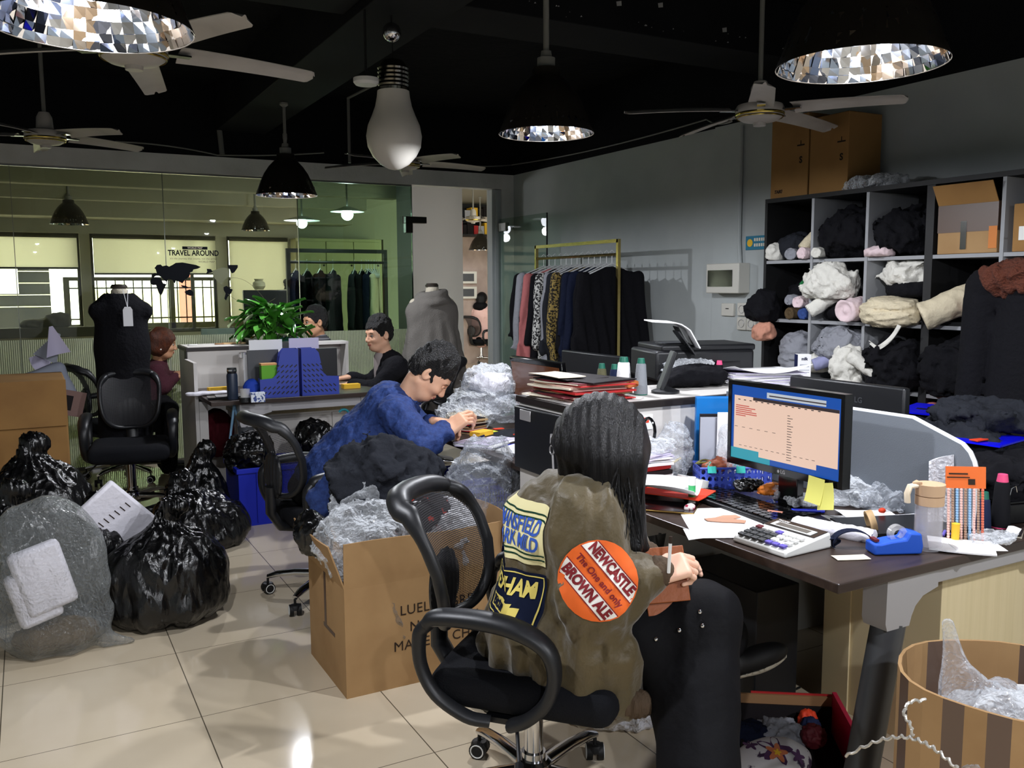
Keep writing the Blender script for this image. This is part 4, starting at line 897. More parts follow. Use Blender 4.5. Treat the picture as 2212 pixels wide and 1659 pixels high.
def hair1(P):
    Q = (P-H1)@np.array([f1, l1, u1]).T
    d = s_ell(Q, (-.02, 0, .03), (.12, .104, .108))
    d = smax(d, -s_ell(Q, (.112, .0, -.05), (.072, .11, .1)), .02)
    a = H1-f1*.05-u1*.03
    n1 = np.array((1.300, 1.980, 0.969)); n2 = np.array((1.299, 1.856, 0.893)); n3 = np.array((1.322, 1.785, 0.797)); side = np.array((1.323, 1.856, 1.001)); tip = np.array((1.371, 1.802, 0.778))
    d = smin(d, s_cone(P, a, n1, .098, .062), .05); d = smin(d, s_cone(P, n1, n2, .062, .048), .05)
    d = smin(d, s_cone(P, H1+f1*.02-l1*.07-u1*.0, side, .06, .062), .05); d = smin(d, s_cone(P, side, n2, .064, .05), .05)
    d = smin(d, s_cone(P, n2, n3, .05, .024), .04); d = smin(d, s_cone(P, side, tip, .05, .014), .04)
    st = 1.0
    return d-.0022*np.sin(P[..., 0]*190-P[..., 1]*160+2*np.sin(P[..., 2]*12))-.004*wob(P*np.array([1, 1, .4]), 26, 3)
lo, hi = bbox([W1['head'], (1.346, 1.769, 0.773), (1.269, 2.017, 0.952)], .13)
mesh_sdf(hair1, lo, hi, .007).obj('hair', 'hair_black', w1, world=True, smooth=180)
# loose strands
rs = random.Random(5); m = MB()
for i in range(46):
    a = Vector((1.340, 1.891, 1.079))+Vector((rs.uniform(-.07, .05), rs.uniform(-.02, .05), rs.uniform(-.08, .02)))
    e = Vector((1.313, 1.778, 0.788))+Vector((rs.uniform(-.09, .03), rs.uniform(-.03, .03), rs.uniform(-.03, .05))); mid = a.lerp(e, .5)+Vector((rs.uniform(-.03, .0), -.045, rs.uniform(0, .02)))
    m.tube([a, a.lerp(mid, .6)+Vector((0, -.02, 0)), mid, mid.lerp(e, .6), e], [.0016, .002, .002, .0014, .0006], 4)
for i in range(16):
    a = Vector((1.300, 2.009, 1.021)); e = Vector((1.276, 2.012, 0.946))+Vector((rs.uniform(-.02, .03), rs.uniform(-.02, .02), rs.uniform(-.02, .03)))
    m.tube([a+Vector((rs.uniform(-.01, .02), 0, rs.uniform(-.03, .03))), a.lerp(e, .5)+Vector((-.012, 0, 0)), e], [.002, .0014, .0005], 4)
m.obj('hair_strands', 'hair_black', w1, world=True)
ch1 = V('chest'); pe1 = V('pelvis'); back = np.array([-1., 0, 0])
def jacket(P):
    d = s_cone(P, pe1+[.0, -.02, .03], ch1+[-.005, 0, -.06], .182, .172, (0, 1, 0), 1.08)
    d = smin(d, s_cone(P, V('shR')+[0, .02, -.01], V('shL')+[0, -.02, -.01], .082, .082), .07)
    d = smin(d, s_ell(P, ch1+[-.03, 0, .02], (.14, .19, .14)), .06)
    d = smin(d, s_cone(P, ch1+[.03, 0, .05], V('neck')+[-.005, 0, -.012], .09, .066), .04)
    d = smin(d, s_ell(P, np.array((1.245, 1.810, 0.484)), (.12, .09, .14)), .08)
    for s in 'RL':
        e = V('el'+s); d = smin(d, s_cone(P, V('sh'+s), e, .082, .088), .045)
        d = smin(d, s_ell(P, e+[0, 0, -.005], (.092, .075, .088)), .03)
        d = smin(d, s_cone(P, e, e*.12+V('wr'+s)*.88, .082, .048), .03)
    return d
def wrj(P):
    g = 1-2*np.abs(wob(P*np.array([1, 1, .55]), 22, 4)); g2 = wob(P*np.array([1.2, 1.2, .5]), 55, 9)
    a = np.arctan2(P[..., 1]-2.0, P[..., 0]-1.22); low = np.clip((.62-P[..., 2])*4, 0, 1); e = V('elR'); near = np.exp(-((P-e)**2).sum(-1)/.012); t_ = (P-e)@nrm(V('wrR')-V('shR'))
    return .016*g+.008*g2+.0032*wob(P*np.array([1, 1, .6]), 120, 13)+low*.011*np.sin(a*15+4*wob(P, 8, 2))+near*.007*np.sin(t_*130)
pz = [W1[q] for q in ('shR', 'shL', 'elR', 'elL', 'wrR', 'wrL', 'chest')]+[(1.0, 2.0, .3), (1.45, 1.75, .3)]
jk = cloth(lambda P: np.maximum(jacket(P)-wrj(P), .33-P[..., 2]), pz, .13, .0085, 'jacket', 'jacket_olive', w1)
for s in 'RL':
    cloth(lambda P, s=s: s_cone(P, V('el'+s)*.14+V('wr'+s)*.86, V('wr'+s)+nrm(V('wr'+s)-V('el'+s))*.012, .047, .04)-.0015*np.sin(1500*(P@nrm(np.cross(V('wr'+s)-V('el'+s), [0, 0, 1])))), [W1['wr'+s]], .1, .006, 'cuff', 'jacket_rib', jk)
hemp = [(1.167, 1.911, 0.398), (1.229, 1.807, 0.389), (1.305, 1.722, 0.407)]
def hem_(P):
    d = s_cone(P, hemp[0], hemp[1], .05, .045, (0, 1, 0), .8); d = smin(d, s_cone(P, hemp[1], hemp[2], .045, .035, (0, 1, 0), .8), .03); return d-.003*np.sin(P[..., 0]*400)
cloth(hem_, hemp, .1, .008, 'hem_rib', 'jacket_rib', jk)
cloth(lambda P: smax(s_cone(P, V('neck')+[-.012, 0, .0], V('neck')+[.0, 0, .022], .069, .062), -s_cone(P, V('neck')-[0, 0, .05], V('neck')+[0, 0, .1], .055, .055), .006), [W1['neck']], .1, .006, 'collar', 'jacket_rib', jk)
# skirt/trousers
def tr1(P):
    d = s_cone(P, V('hipR'), V('knR')+[.0, 0, -.02], .12, .082); d = smin(d, s_cone(P, V('hipL'), V('knL'), .12, .09), .05)
    kn = V('knR')+[.01, 0, -.02]; d = smin(d, s_cone(P, kn, np.array((1.372, 1.568, 0.293)), .08, .088), .05)
    d = smin(d, s_cone(P, np.array((1.385, 1.762, 0.522)), np.array((1.380, 1.621, 0.288)), .055, .075), .06)
    d = smin(d, s_cone(P, V('knL'), V('anL')+[-.06, 0, .09], .085, .075), .03)
    d = smin(d, s_ell(P, pe1+[.02, 0, 0], (.17, .19, .1)), .05)
    return d-.007*(1-2*np.abs(wob(P*np.array([1, 1, .25]), 26, 7)))
trz = cloth(lambda P: np.maximum(tr1(P), .07-P[..., 2]), [W1[q] for q in ('hipR', 'hipL', 'knR', 'knL', 'anL', 'pelvis')]+[(1.35, 1.6, .1), (1.6, 1.9, .1)], .14, .011, 'trousers', 'trouser_black', w1)
bt = bvh_of(trz)
for px in ((1.203, 1.535, 0.665), (1.251, 1.512, 0.684), (1.297, 1.488, 0.694), (1.294, 1.494, 0.725)):
    d = (Vector(px)-Vector((0, 0, 1.46))).normalized(); h = bt.ray_cast(Vector(px), d)
    if h[0] is not None: MB().sphere(tuple(h[0]), .0065, 6).obj('snap_button', 'chrome', trz, world=True)
shoe((1.861, 1.988, 0.281), (.75, -.45, .35), w1); shoe((1.52, 1.74, .05), (.9, -.4, 0), w1)
# patches
mat('patch_cream', (236, 226, 172), rough=.8); mat('patch_blue', (52, 92, 190), rough=.8); mat('patch_green', (24, 60, 44), rough=.8); mat('patch_navy', (16, 24, 48), rough=.8); mat('patch_yellow', (232, 212, 110), rough=.8)
mat('patch_orange', (236, 104, 34), rough=.75); mat('patch_white', (240, 236, 228), rough=.8); mat('patch_maroon', (126, 26, 34), rough=.8)
bj = bvh_of(jk)
def pixframe(cx, cy, ex, ey, D_):
    pass
def patch(c, x, y, shapes, name, mats):
    """c: centre on the jacket, x/y: in-plane axes (right, up as read); shapes: list (verts2d, faces, mat, lift)"""
    x = Vector(x).normalized(); y = Vector(y); y = (y-x*y.dot(x)).normalized(); z = -(x.cross(y))
    T = Matrix(((x.x, y.x, z.x, c[0]), (x.y, y.y, z.y, c[1]), (x.z, y.z, z.z, c[2]), (0, 0, 0, 1))); m = MB()
    for v, f, mi, lift in shapes: m.add(lay(bj, T, v, lift), f, mi)
    return m.obj(name, mats, jk, world=True, smooth=60)
def gridrect(x0, x1, y0, y1, nx=16, ny=14, skew=0, clip=None):
    v = [(x0+(x1-x0)*i/nx+skew*(y0+(y1-y0)*j/ny), y0+(y1-y0)*j/ny) for i in range(nx+1) for j in range(ny+1)]; f = []
    for i in range(nx):
        for j in range(ny):
            q = (i*(ny+1)+j, (i+1)*(ny+1)+j, (i+1)*(ny+1)+j+1, i*(ny+1)+j+1)
            if clip is None or all(clip(*v[k]) for k in q): f.append(q)
    return v, f
def txt(s, size, x, y, off=.0, cuts=2, shear=0, sx=1.0, space=1.0, rot=0):
    v, f = text_geo(s, size, off, shear, space, cuts); c, s_ = math.cos(rot), math.sin(rot); return [((p[0]*sx)*c-p[1]*s_+x, (p[0]*sx)*s_+p[1]*c+y) for p in v], f
X1, Y1 = (.12, -1, 0), (.0, 0, 1)
c1 = (1.05, 1.975, .818)
S_ = [(*gridrect(-.115, .1, -.072, .078, 18, 14, -.0), 0, .004)]
for y in (.055, .043, -.045, -.057): S_.append((*gridrect(-.115, .1, y-.002, y+.002, 18, 1), 2, .006))
S_.append((*txt('MANSFIELD', .052, -.012, .021, .0012, sx=.72), 1, .0065)); S_.append((*txt('DARK MILD', .052, -.012, -.020, .0012, sx=.72), 1, .0065))
patch(c1, X1, Y1, S_, 'cream_back_patch', ['patch_cream', 'patch_blue', 'patch_green'])
S_ = [(*gridrect(-.115, .1, -.072, .062, 18, 14), 0, .004)]
for a, b, c, d in ((-.11, .094, .052, .055), (-.11, .094, -.066, -.063), (.091, .094, -.063, .055), (-.11, -.107, -.063, .055)): S_.append((*gridrect(a, b, c, d, 16 if b-a > .1 else 1, 10 if d-c > .1 else 1), 1, .006))
S_.append((*gridrect(-.085, .03, -.053, -.02, 10, 4), 1, .006)); S_.append((*gridrect(.03, .052, -.05, -.028, 3, 3), 1, .006))
S_.append((*txt('HEXHAM', .056, -.01, .018, .002, sx=.78), 1, .0065)); S_.append((*txt('Bitter', .036, -.035, -.036, .0012, sx=.9), 0, .008))
patch((1.04, 1.972, .662), X1, Y1, S_, 'navy_back_patch', ['patch_navy', 'patch_yellow'])
_a = math.radians(-50); rt_ = Vector((.878, -.479, 0)); up_ = Vector((.12, .22, .968))
xs_ = rt_*math.cos(_a)+up_*math.sin(_a); ys_ = -rt_*math.sin(_a)+up_*math.cos(_a); R_p = .098
circ = lambda x, y: x*x+y*y < R_p**2
def disc(r, n=28, rings=8):
    v = [(0, 0)]+[(r*(k+1)/rings*math.cos(2*PI*j/n), r*(k+1)/rings*math.sin(2*PI*j/n)) for k in range(rings) for j in range(n)]
    f = [(0, 1+j, 1+(j+1) % n) for j in range(n)]+[(1+k*n+j, 1+(k+1)*n+j, 1+(k+1)*n+(j+1) % n, 1+k*n+(j+1) % n) for k in range(rings-1) for j in range(n)]; return v, f
def bandrect(y0, y1):
    v, f = gridrect(-1, 1, y0, y1, 22, 4); v = [(x*math.sqrt(max(.0, (R_p-.004)**2-y*y)), y) for x, y in v]; return v, f
S_ = [(*disc(R_p), 0, .004), (*bandrect(.024, .06), 1, .006), (*bandrect(-.058, -.022), 1, .006)]
for y in (.0225, .0615, -.0205, -.0595): S_.append((*[(lambda v, f: ([(x*math.sqrt(max(0, (R_p-.003)**2-y_*y_)), y_) for x, y_ in v], f))(*gridrect(-1, 1, y-.0012, y+.0012, 20, 1))][0], 2, .0064))
S_.append((*txt('NEWCASTLE', .036, 0, .0425, .002, sx=.74), 2, .0075)); S_.append((*txt('The One and only', .0235, 0, .001, .0006, sx=.92), 2, .007)); S_.append((*txt('BROWN ALE', .036, 0, -.0395, .002, sx=.76), 2, .0075))
cen = Vector((1.156, 1.687, 0.759))-Vector((.42, .8, -.25))*.02
patch(cen, xs_, ys_, S_, 'round_sleeve_patch', ['patch_orange', 'patch_white', 'patch_maroon'])
# her brown notebook cover and pen
mat('leather_brown', (150, 82, 42), rough=.5, bump=('noise', 60, .15))
t = thing('leather_folder', 'brown leather folder held open on the lap of the olive-jacket person', 'folder', (1.396, 1.761, 0.738))
T = frame((0, 0, 0), (.85, -.5, .1), (.25, .35, .9))
MB().bb((-.09, -.09, .0), (.06, .05, .006), T=T).obj('cover', 'leather_brown', t, bevel=.002); MB().bb((-.05, -.12, -.02), (.05, -.02, -.012), T=T).obj('cover_flap', 'leather_brown', t, bevel=.002)
t = thing('pen', 'white and dark ballpoint pen held in the hand of the olive-jacket person', 'pen', (1.359, 1.683, 0.781))
MB().tube([(-.004, 0, -.03), (.0, 0, .045)], .0042, 8).obj('barrel', 'white_plastic', t); MB().tube([(0, 0, .045), (.001, 0, .062)], .0045, 8).obj('cap', 'ink', t)

# --- 2: man in blue -----------------------------------------------------------------
mat('shirt_blue', (28, 48, 100), rough=.8, var=(60, (36, 60, 118), .4, .6), bump=('noise', 90, .25)); mat('shirt_white', (220, 222, 226), rough=.8)
D2 = dict(head=(1.615, 3.744, 1.060), face=(.9, -.42), pitch=.86, neck=(1.515, 3.827, 0.924), chest=(1.453, 3.885, 0.841), pelvis=(1.18, 4.03, .52), k=1.0,
    shR=(1.428, 3.698, 0.888), shL=(1.541, 4.039, 0.899), elR=(1.478, 3.519, 0.771), elL=(1.662, 3.871, 0.726), wrR=(1.600, 3.539, 0.823), wrL=(1.604, 3.722, 0.836),
    hipR=(1.2, 3.93, .5), hipL=(1.2, 4.13, .5), knR=(1.6, 3.86, .53), knL=(1.6, 4.15, .53), anR=(1.55, 3.8, .1), anL=(1.55, 4.2, .1),
    handR=((.75, -.2, .55), (.2, .5, -.8), 1, (.5, .6, .7, .75), .7), handL=((.8, -.5, -.1), (-.1, -.5, -.8), -1, (.5, .6, .6, .7), .7), closed=True)
p2, ax2, H2, core2, V2 = make_person('person', 'person in a blue denim shirt bent over papers at the middle desk', (1.2, 4.0, 0), D2)
def hair_short(H, ax, k=1.0, top=.02, seed=1, spike=.006, bangs=.0, back=-.01):
    f, l, u = ax
    def fn(P):
        Q = (P-H)@np.array([f, l, u]).T/k
        d = s_ell(Q, (-.014, 0, .042), (.105, .086, .098+top)); d = smin(d, s_ell(Q, (-.052, 0, -.005), (.055, .07, .066)), .03)
        d = smax(d, -s_ell(Q, (.085, 0, -.03), (.076, .095, .084-bangs)), .012); d = smax(d, -s_ell(Q, (.004, 0, -.075), (.052, .12, .072)), .015)
        return (d-spike*wob(Q, 95, seed)-.4*spike*wob(Q*np.array([1, 1, .4]), 260, seed+3))*k
    return lambda P: np.maximum(fn(P), -((P-H)@u)-.062*k)
def add_hair(H, ax, par, m, k=1.0, h=.0045, **kw):
    lo, hi = bbox([H], .15*k); return mesh_sdf(hair_short(H, ax, k, **kw), lo, hi, h).obj('hair', m, par, world=True, smooth=180)
add_hair(H2, ax2, p2, 'hair_short', top=.022, spike=.009)
def shirt(P, V, S, r=.0, w_=.17, dp=.13, arm=.058, fw_=.048):
    lat = nrm(V('shR')-V('shL')); fd = np.cross(lat, [0, 0, 1])
    d = s_cone(P, V('pelvis')+[0, 0, .02], V('chest'), w_, w_-.005, fd, dp/w_)
    d = smin(d, s_cone(P, V('shR'), V('shL'), .07, .07), .06); d = smin(d, s_cone(P, V('chest')*.6+V('neck')*.4, V('neck')-nrm(V('head')-V('neck'))*.01, .075, .064), .04)
    for s in 'RL':
        e = V('el'+s); d = smin(d, s_cone(P, V('sh'+s), e, arm+.012, arm), .035); d = smin(d, s_cone(P, e, e*.1+V('wr'+s)*.9, arm, fw_-.006), .025)
    return d-r
def wrk(P, a=.006, s=30, seed=3): return a*(1-2*np.abs(wob(P*np.array([1, 1, .7]), s, seed)))+a*.5*wob(P, s*2.4, seed+4)+a*.3*(1-2*np.abs(wob(P, s*4.2, seed+6)))
KEYS = ('pelvis', 'chest', 'shR', 'shL', 'elR', 'elL', 'wrR', 'wrL', 'neck')
s2 = cloth(lambda P: shirt(P, V2, D2)-wrk(P, .010, 30, 12), [D2[q] for q in KEYS], .2, .009, 'shirt', 'shirt_blue', p2)
nk = V2('neck'); hd = nrm(V2('head')-nk)
cloth(lambda P: smax(s_cone(P, nk-hd*.02, nk+hd*.03, .068, .066), -s_cone(P, nk-hd*.1, nk+hd*.12, .058, .056), .005), [D2['neck']], .11, .006, 'collar', 'shirt_blue', s2)
cloth(lambda P: smax(s_cone(P, nk-hd*.0+[.02, 0, -.01], nk+hd*.038, .06, .059), -s_cone(P, nk-hd*.1, nk+hd*.12, .053, .053), .005), [D2['neck']], .11, .006, 'undershirt', 'shirt_white', p2)
def trou(V, r=.09):
    def fn(P):
        d = s_ell(P, V('pelvis'), (.16, .17, .11))
        for s in 'RL': d = smin(d, s_cone(P, V('hip'+s), V('kn'+s), r+.01, r-.015), .04); d = smin(d, s_cone(P, V('kn'+s), V('an'+s)+[0, 0, -.02], r-.015, r-.03), .02)
        return d-wrk(P, .005, 28, 8)
    return fn
LK = ('pelvis', 'hipR', 'hipL', 'knR', 'knL', 'anR', 'anL')
cloth(trou(V2), [D2[q] for q in LK], .16, .016, 'trousers', 'trouser_black', p2)
for a in ('anR', 'anL'): shoe(np.array(D2[a])-[0, 0, .05], (1, -.1, 0), p2)

# --- 3: man in black cardigan ---------------------------------------------------------
D3 = dict(head=(2.269, 6.224, 1.106), face=(-.95, -.25), pitch=.12, neck=(2.323, 6.231, 0.945), chest=(2.361, 6.251, 0.810), pelvis=(2.45, 6.32, .5), k=1.0,
    shR=(2.456, 6.490, 0.843), shL=(2.321, 5.995, 0.881), elR=(2.295, 6.504, 0.720), elL=(2.169, 6.002, 0.734), wrR=(2.125, 6.489, 0.774), wrL=(2.049, 6.241, 0.745),
    hipR=(2.42, 6.42, .5), hipL=(2.42, 6.22, .5), knR=(2.02, 6.42, .53), knL=(2.02, 6.2, .53), anR=(2.05, 6.45, .1), anL=(2.05, 6.18, .1),
    handR=((-.9, 0, -.1), (0, 0, -1), -1, (.3, .35, .4, .4), .3), handL=((-.9, .2, -.1), (0, 0, -1), 1, (.3, .35, .4, .4), .3), hres=.006, gres=.006)
p3, ax3, H3, core3, V3 = make_person('person', 'person in a black cardigan seated at the end of the left desk', (2.4, 6.35, 0), D3)
add_hair(H3, ax3, p3, 'hair_short', h=.006, top=.016, spike=.007, bangs=.004)
mat('cardigan_black', (24, 24, 28), rough=.9, bump=('noise', 60, .3)); mat('shirt_grey', (150, 140, 138), rough=.8)
s3 = cloth(lambda P: shirt(P, V3, D3)-wrk(P, .006, 28, 21), [D3[q] for q in KEYS], .2, .013, 'cardigan', 'cardigan_black', p3)
cloth(lambda P: s_cone(P, V3('chest')+[-.075, -.02, -.12], V3('neck')+[-.045, -.01, -.015], .055, .05), [D3['chest'], D3['neck']], .2, .01, 'shirt', 'shirt_grey', p3)
cloth(trou(V3), [D3[q] for q in LK], .16, .02, 'trousers', 'trouser_black', p3)
for a in ('anR', 'anL'): shoe(np.array(D3[a])-[0, 0, .05], (-1, 0, 0), p3)

# --- 4: man with glasses ----------------------------------------------------------------
D4 = dict(head=(2.116, 7.346, 1.164), face=(-1, -.12), pitch=.05, neck=(2.156, 7.362, 1.014), chest=(2.162, 7.342, 0.878), pelvis=(2.02, 7.3, .5), k=.98,
    shR=(2.208, 7.550, 0.910), shL=(2.139, 7.131, 0.923), elR=(2.106, 7.526, 0.740), elL=(2.007, 7.066, 0.752), wrR=(1.967, 7.429, 0.731), wrL=(1.914, 7.229, 0.728),
    hipR=(2.0, 7.38, .5), hipL=(2.0, 7.2, .5), knR=(1.62, 7.38, .53), knL=(1.62, 7.2, .53), anR=(1.64, 7.4, .1), anL=(1.64, 7.18, .1), hres=.006, gres=.008, skin='skin_tan')
p4, ax4, H4, core4, V4 = make_person('person', 'person with thin glasses and striped shirt seated beyond the leafy plant', (2.0, 7.28, 0), D4)
add_hair(H4, ax4, p4, 'hair_short', h=.006, top=.012, spike=.005, k=.98, bangs=.004)
mat('shirt_striped', (58, 58, 64), rough=.85, stripes=(2, .03, .3, (120, 120, 124))); mat('lanyard', (222, 180, 40), rough=.6)
s4 = cloth(lambda P: shirt(P, V4, D4)-wrk(P, .004, 28, 31), [D4[q] for q in KEYS], .2, .015, 'shirt', 'shirt_striped', p4)
cloth(trou(V4), [D4[q] for q in LK], .16, .022, 'trousers', 'trouser_black', p4)
for a in ('anR', 'anL'): shoe(np.array(D4[a])-[0, 0, .05], (-1, 0, 0), p4)
f, l, u = [Vector(a) for a in ax4]
def loc4(x, y, z): return tuple(Vector(H4)+f*x+l*y+u*z)
g = MB()
for s in (-1, 1):
    g.tube([loc4(.101, s*.033+.02*math.cos(a*PI/8), -.002+.014*math.sin(a*PI/8)) for a in range(16)], .0014, 5, close=True); g.tube([loc4(.1, s*.053, .004), loc4(.05, s*.077, .004), loc4(-.01, s*.081, .0)], .0014, 5)
g.tube([loc4(.101, -.013, .002), loc4(.104, 0, .004), loc4(.101, .013, .002)], .0014, 5).obj('glasses', 'hair_black', p4, world=True)
MB().tube([tuple(V4('neck')+[-.03, -.07, .01]), tuple(V4('neck')+[-.06, -.05, -.04]), tuple(V4('chest')+[-.12, -.03, -.02])], .006, 6, flat=1.6).obj('lanyard', 'lanyard', p4, world=True)

# --- 5: brown-haired woman ----------------------------------------------------------------
D5 = dict(head=(0.958, 7.727, 1.002), face=(1, -.15), pitch=.16, neck=(0.926, 7.782, 0.847), chest=(0.897, 7.779, 0.695), pelvis=(.70, 7.3, .5), k=.96,
    shR=(0.879, 7.570, 0.779), shL=(0.912, 8.007, 0.760), elR=(0.911, 7.480, 0.663), elL=(0.958, 7.912, 0.656), wrR=(1.028, 7.542, 0.747), wrL=(1.051, 7.758, 0.743),
    hipR=(.72, 7.2, .5), hipL=(.72, 7.4, .5), knR=(.9, 7.18, .53), knL=(.9, 7.42, .53), anR=(.9, 7.2, .1), anL=(.9, 7.4, .1), hres=.006, gres=.006,
    handR=((.8, .1, .3), (0, .3, -.9), 1, (.3, .35, .4, .4), .3), handL=((.8, 0, .2), (0, -.2, -.9), -1, (.3, .35, .4, .4), .3), skin='skin_tan')
p5, ax5, H5, core5, V5 = make_person('person', 'person with a reddish brown bob in a maroon sweater, left of the high cabinet', (.72, 7.3, 0), D5)
def hair5(P):
    f, l, u = ax5; Q = (P-H5)@np.array([f, l, u]).T/.96
    d = s_ell(Q, (-.02, 0, .03), (.12, .1, .112)); d = smin(d, s_ell(Q, (-.03, 0, -.045), (.088, .092, .075)), .04)
    d = smax(d, -s_ell(Q, (.105, 0, -.05), (.062, .09, .1)), .02)
    return d-.007*wob(Q*np.array([1, 1, .5]), 60, 9)
lo, hi = bbox([D5['head']], .17); mesh_sdf(hair5, lo, hi, .0065).obj('hair', 'hair_brown', p5, world=True, smooth=180)
mat('sweater_maroon', (70, 28, 40), rough=.9, bump=('noise', 120, .3)); mat('pearl', (230, 226, 216), rough=.2)
s5 = cloth(lambda P: shirt(P, V5, D5, 0, .15, .115, .052, .042)-wrk(P, .004, 30, 41), [D5[q] for q in KEYS], .2, .013, 'sweater', 'sweater_maroon', p5)
nk5 = V5('neck'); h5 = nrm(V5('head')-nk5)
cloth(lambda P: s_cone(P, nk5-h5*.03, nk5+h5*.035, .064, .058), [D5['neck']], .1, .008, 'turtleneck', 'sweater_maroon', s5)
cloth(trou(V5), [D5[q] for q in LK], .16, .022, 'trousers', 'trouser_black', p5)
for a in ('anR', 'anL'): shoe(np.array(D5[a])-[0, 0, .05], (1, 0, 0), p5)
MB().sphere(tuple(V5('head')+np.array(ax5[0])*-.01-np.array(ax5[1])*.084-np.array(ax5[2])*.045), .009, 6).obj('earring', 'pearl', p5, world=True)

# --- 6: pink hoodie, far hall ---------------------------------------------------------------
B6 = np.array((7.507, 14.992, 0.000)); sc6 = 1.0
def q6(x, y, D_): return tuple(Vector(B6)+Vector((x, y, D_)))
D6 = dict(head=q6(.02, -.02, 1.2), face=(.75, .65), pitch=.1, neck=q6(-.02, -.03, 1.07), chest=q6(-.02, -.03, .9), pelvis=q6(0, 0, .48), k=1.0,
    shR=q6(.12, -.17, .99), shL=q6(-.12, .12, .99), elR=q6(.32, -.22, .76), elL=q6(.12, .26, .76), wrR=q6(.55, -.02, .78), wrL=q6(.42, .26, .78),
    hipR=q6(.1, -.08, .48), hipL=q6(0, .1, .48), knR=q6(.42, .1, .52), knL=q6(.3, .3, .52), anR=q6(.4, .1, .1), anL=q6(.25, .3, .1), hres=.012, gres=.012, eyes=False)
p6, ax6, H6, core6, V6 = make_person('person', 'person in a pale pink hoodie seen from behind, beyond the doorway', tuple(B6), D6)
def hair6(P):
    f, l, u = ax6; Q = (P-H6)@np.array([f, l, u]).T
    d = s_ell(Q, (-.02, 0, .03), (.115, .098, .11)); d = smin(d, s_cone(Q, (-.06, 0, -.0), (-.1, 0, -.17), .085, .07), .05); return smax(d, -s_ell(Q, (.1, 0, -.04), (.06, .08, .1)), .02)
lo, hi = bbox([D6['head']], .28); mesh_sdf(hair6, lo, hi, .012).obj('hair', 'hair_black', p6, world=True, smooth=180)
mat('hoodie_pink', (238, 196, 190), rough=.85); mat('sleeve_red', (214, 62, 74), rough=.8)
s6 = cloth(lambda P: shirt(P, V6, D6, .02, .18, .14, .075, .06)-wrk(P, .008, 22, 51), [D6[q] for q in KEYS], .22, .02, 'hoodie', 'hoodie_pink', p6)
cloth(lambda P: s_cone(P, V6('elR')*.45+V6('wrR')*.55, V6('wrR'), .075, .055), [D6['elR'], D6['wrR']], .12, .015, 'sleeve_band', 'sleeve_red', s6)
cloth(lambda P: s_ell(P, V6('neck')+[-.02, -.03, -.0], (.14, .14, .1)), [D6['neck']], .2, .015, 'hood', 'trouser_black', s6)
cloth(trou(V6), [D6[q] for q in LK], .16, .025, 'trousers', 'trouser_black', p6)
for a in ('anR', 'anL'): shoe(np.array(D6[a])-[0, 0, .05], (.7, .7, 0), p6)

# ---------------- soft things, racks, shelf contents ----------------
def vmat(name, col, **k): return mat(name, col, **k)
mat('cloth_black', (18, 18, 22), rough=.92, bump=('noise', 40, .4)); mat('cloth_charcoal', (36, 38, 44), rough=.92, bump=('noise', 40, .4))
mat('cloth_white', (222, 220, 212), rough=.9, bump=('noise', 30, .5)); mat('cloth_cream', (212, 200, 172), rough=.9, bump=('noise', 30, .5))
mat('cloth_grey', (140, 142, 150), rough=.9, bump=('noise', 30, .5)); mat('cloth_pink', (206, 140, 140), rough=.9, bump=('noise', 30, .5)); mat('cloth_pale_pink', (226, 204, 208), rough=.9, bump=('noise', 30, .4))
mat('cloth_navy', (22, 28, 48), rough=.92, bump=('noise', 40, .4)); mat('cloth_green', (30, 110, 60), rough=.9); mat('cloth_blue', (44, 70, 130), rough=.9); mat('cloth_brown', (84, 68, 44), rough=.9, bump=('noise', 30, .4))
mat('cloth_lilac', (150, 152, 190), rough=.85); mat('cloth_rose', (178, 104, 104), rough=.9, bump=('noise', 40, .3)); mat('knit_grey', (122, 118, 113), rough=.95, bump=[('noise', 180, .6), ('noise', 12, .2)])
mat('leopard', (150, 128, 70), rough=.9, var=(70, (30, 26, 22), .48, .52)); mat('check_pattern', (200, 200, 196), rough=.9, var=(60, (30, 30, 32), .48, .52))
mat('fur_brown', (92, 46, 30), rough=.95, bump=('noise', 90, 1.0))
mat('bag_black', (10, 10, 11), rough=.24, spec=.7, bump=[('crease', 11, .9, (1, 1, .45)), ('noise', 38, .35, (1, 1, .35))])
def film(name, col, alpha, rough=.15):
    """thin plastic: clear face-on, milky towards folds and edges"""
    m = mat(name, col, rough=rough, spec=.9, bump=[('crease', 10, .9, (1, 1, .6)), ('crease', 27, .45), ('noise', 9, .4)]); nt = m.node_tree; N = nt.nodes; L = nt.links
    b = N['Principled BSDF']; o = [n for n in N if n.type == 'OUTPUT_MATERIAL'][0]; t = N.new('ShaderNodeBsdfTransparent'); lw = N.new('ShaderNodeLayerWeight'); lw.inputs['Blend'].default_value = .5
    L.new(b.inputs['Normal'].links[0].from_socket, lw.inputs['Normal']); mr = N.new('ShaderNodeMapRange'); mr.inputs['From Min'].default_value = .1; mr.inputs['From Max'].default_value = .85
    mr.inputs['To Min'].default_value = alpha*.45; mr.inputs['To Max'].default_value = min(1, alpha*1.7); L.new(lw.outputs['Facing'], mr.inputs[0])
    x = N.new('ShaderNodeMixShader'); L.new(mr.outputs[0], x.inputs[0]); L.new(t.outputs[0], x.inputs[1]); L.new(b.outputs[0], x.inputs[2]); L.new(x.outputs[0], o.inputs[0]); return m
film('bag_clear', (232, 236, 242), .5, .1); film('bag_clear_thin', (224, 230, 240), .32, .08); film('bag_white', (236, 236, 242), .85, .2); film('bag_frost', (150, 154, 154), .42, .2)
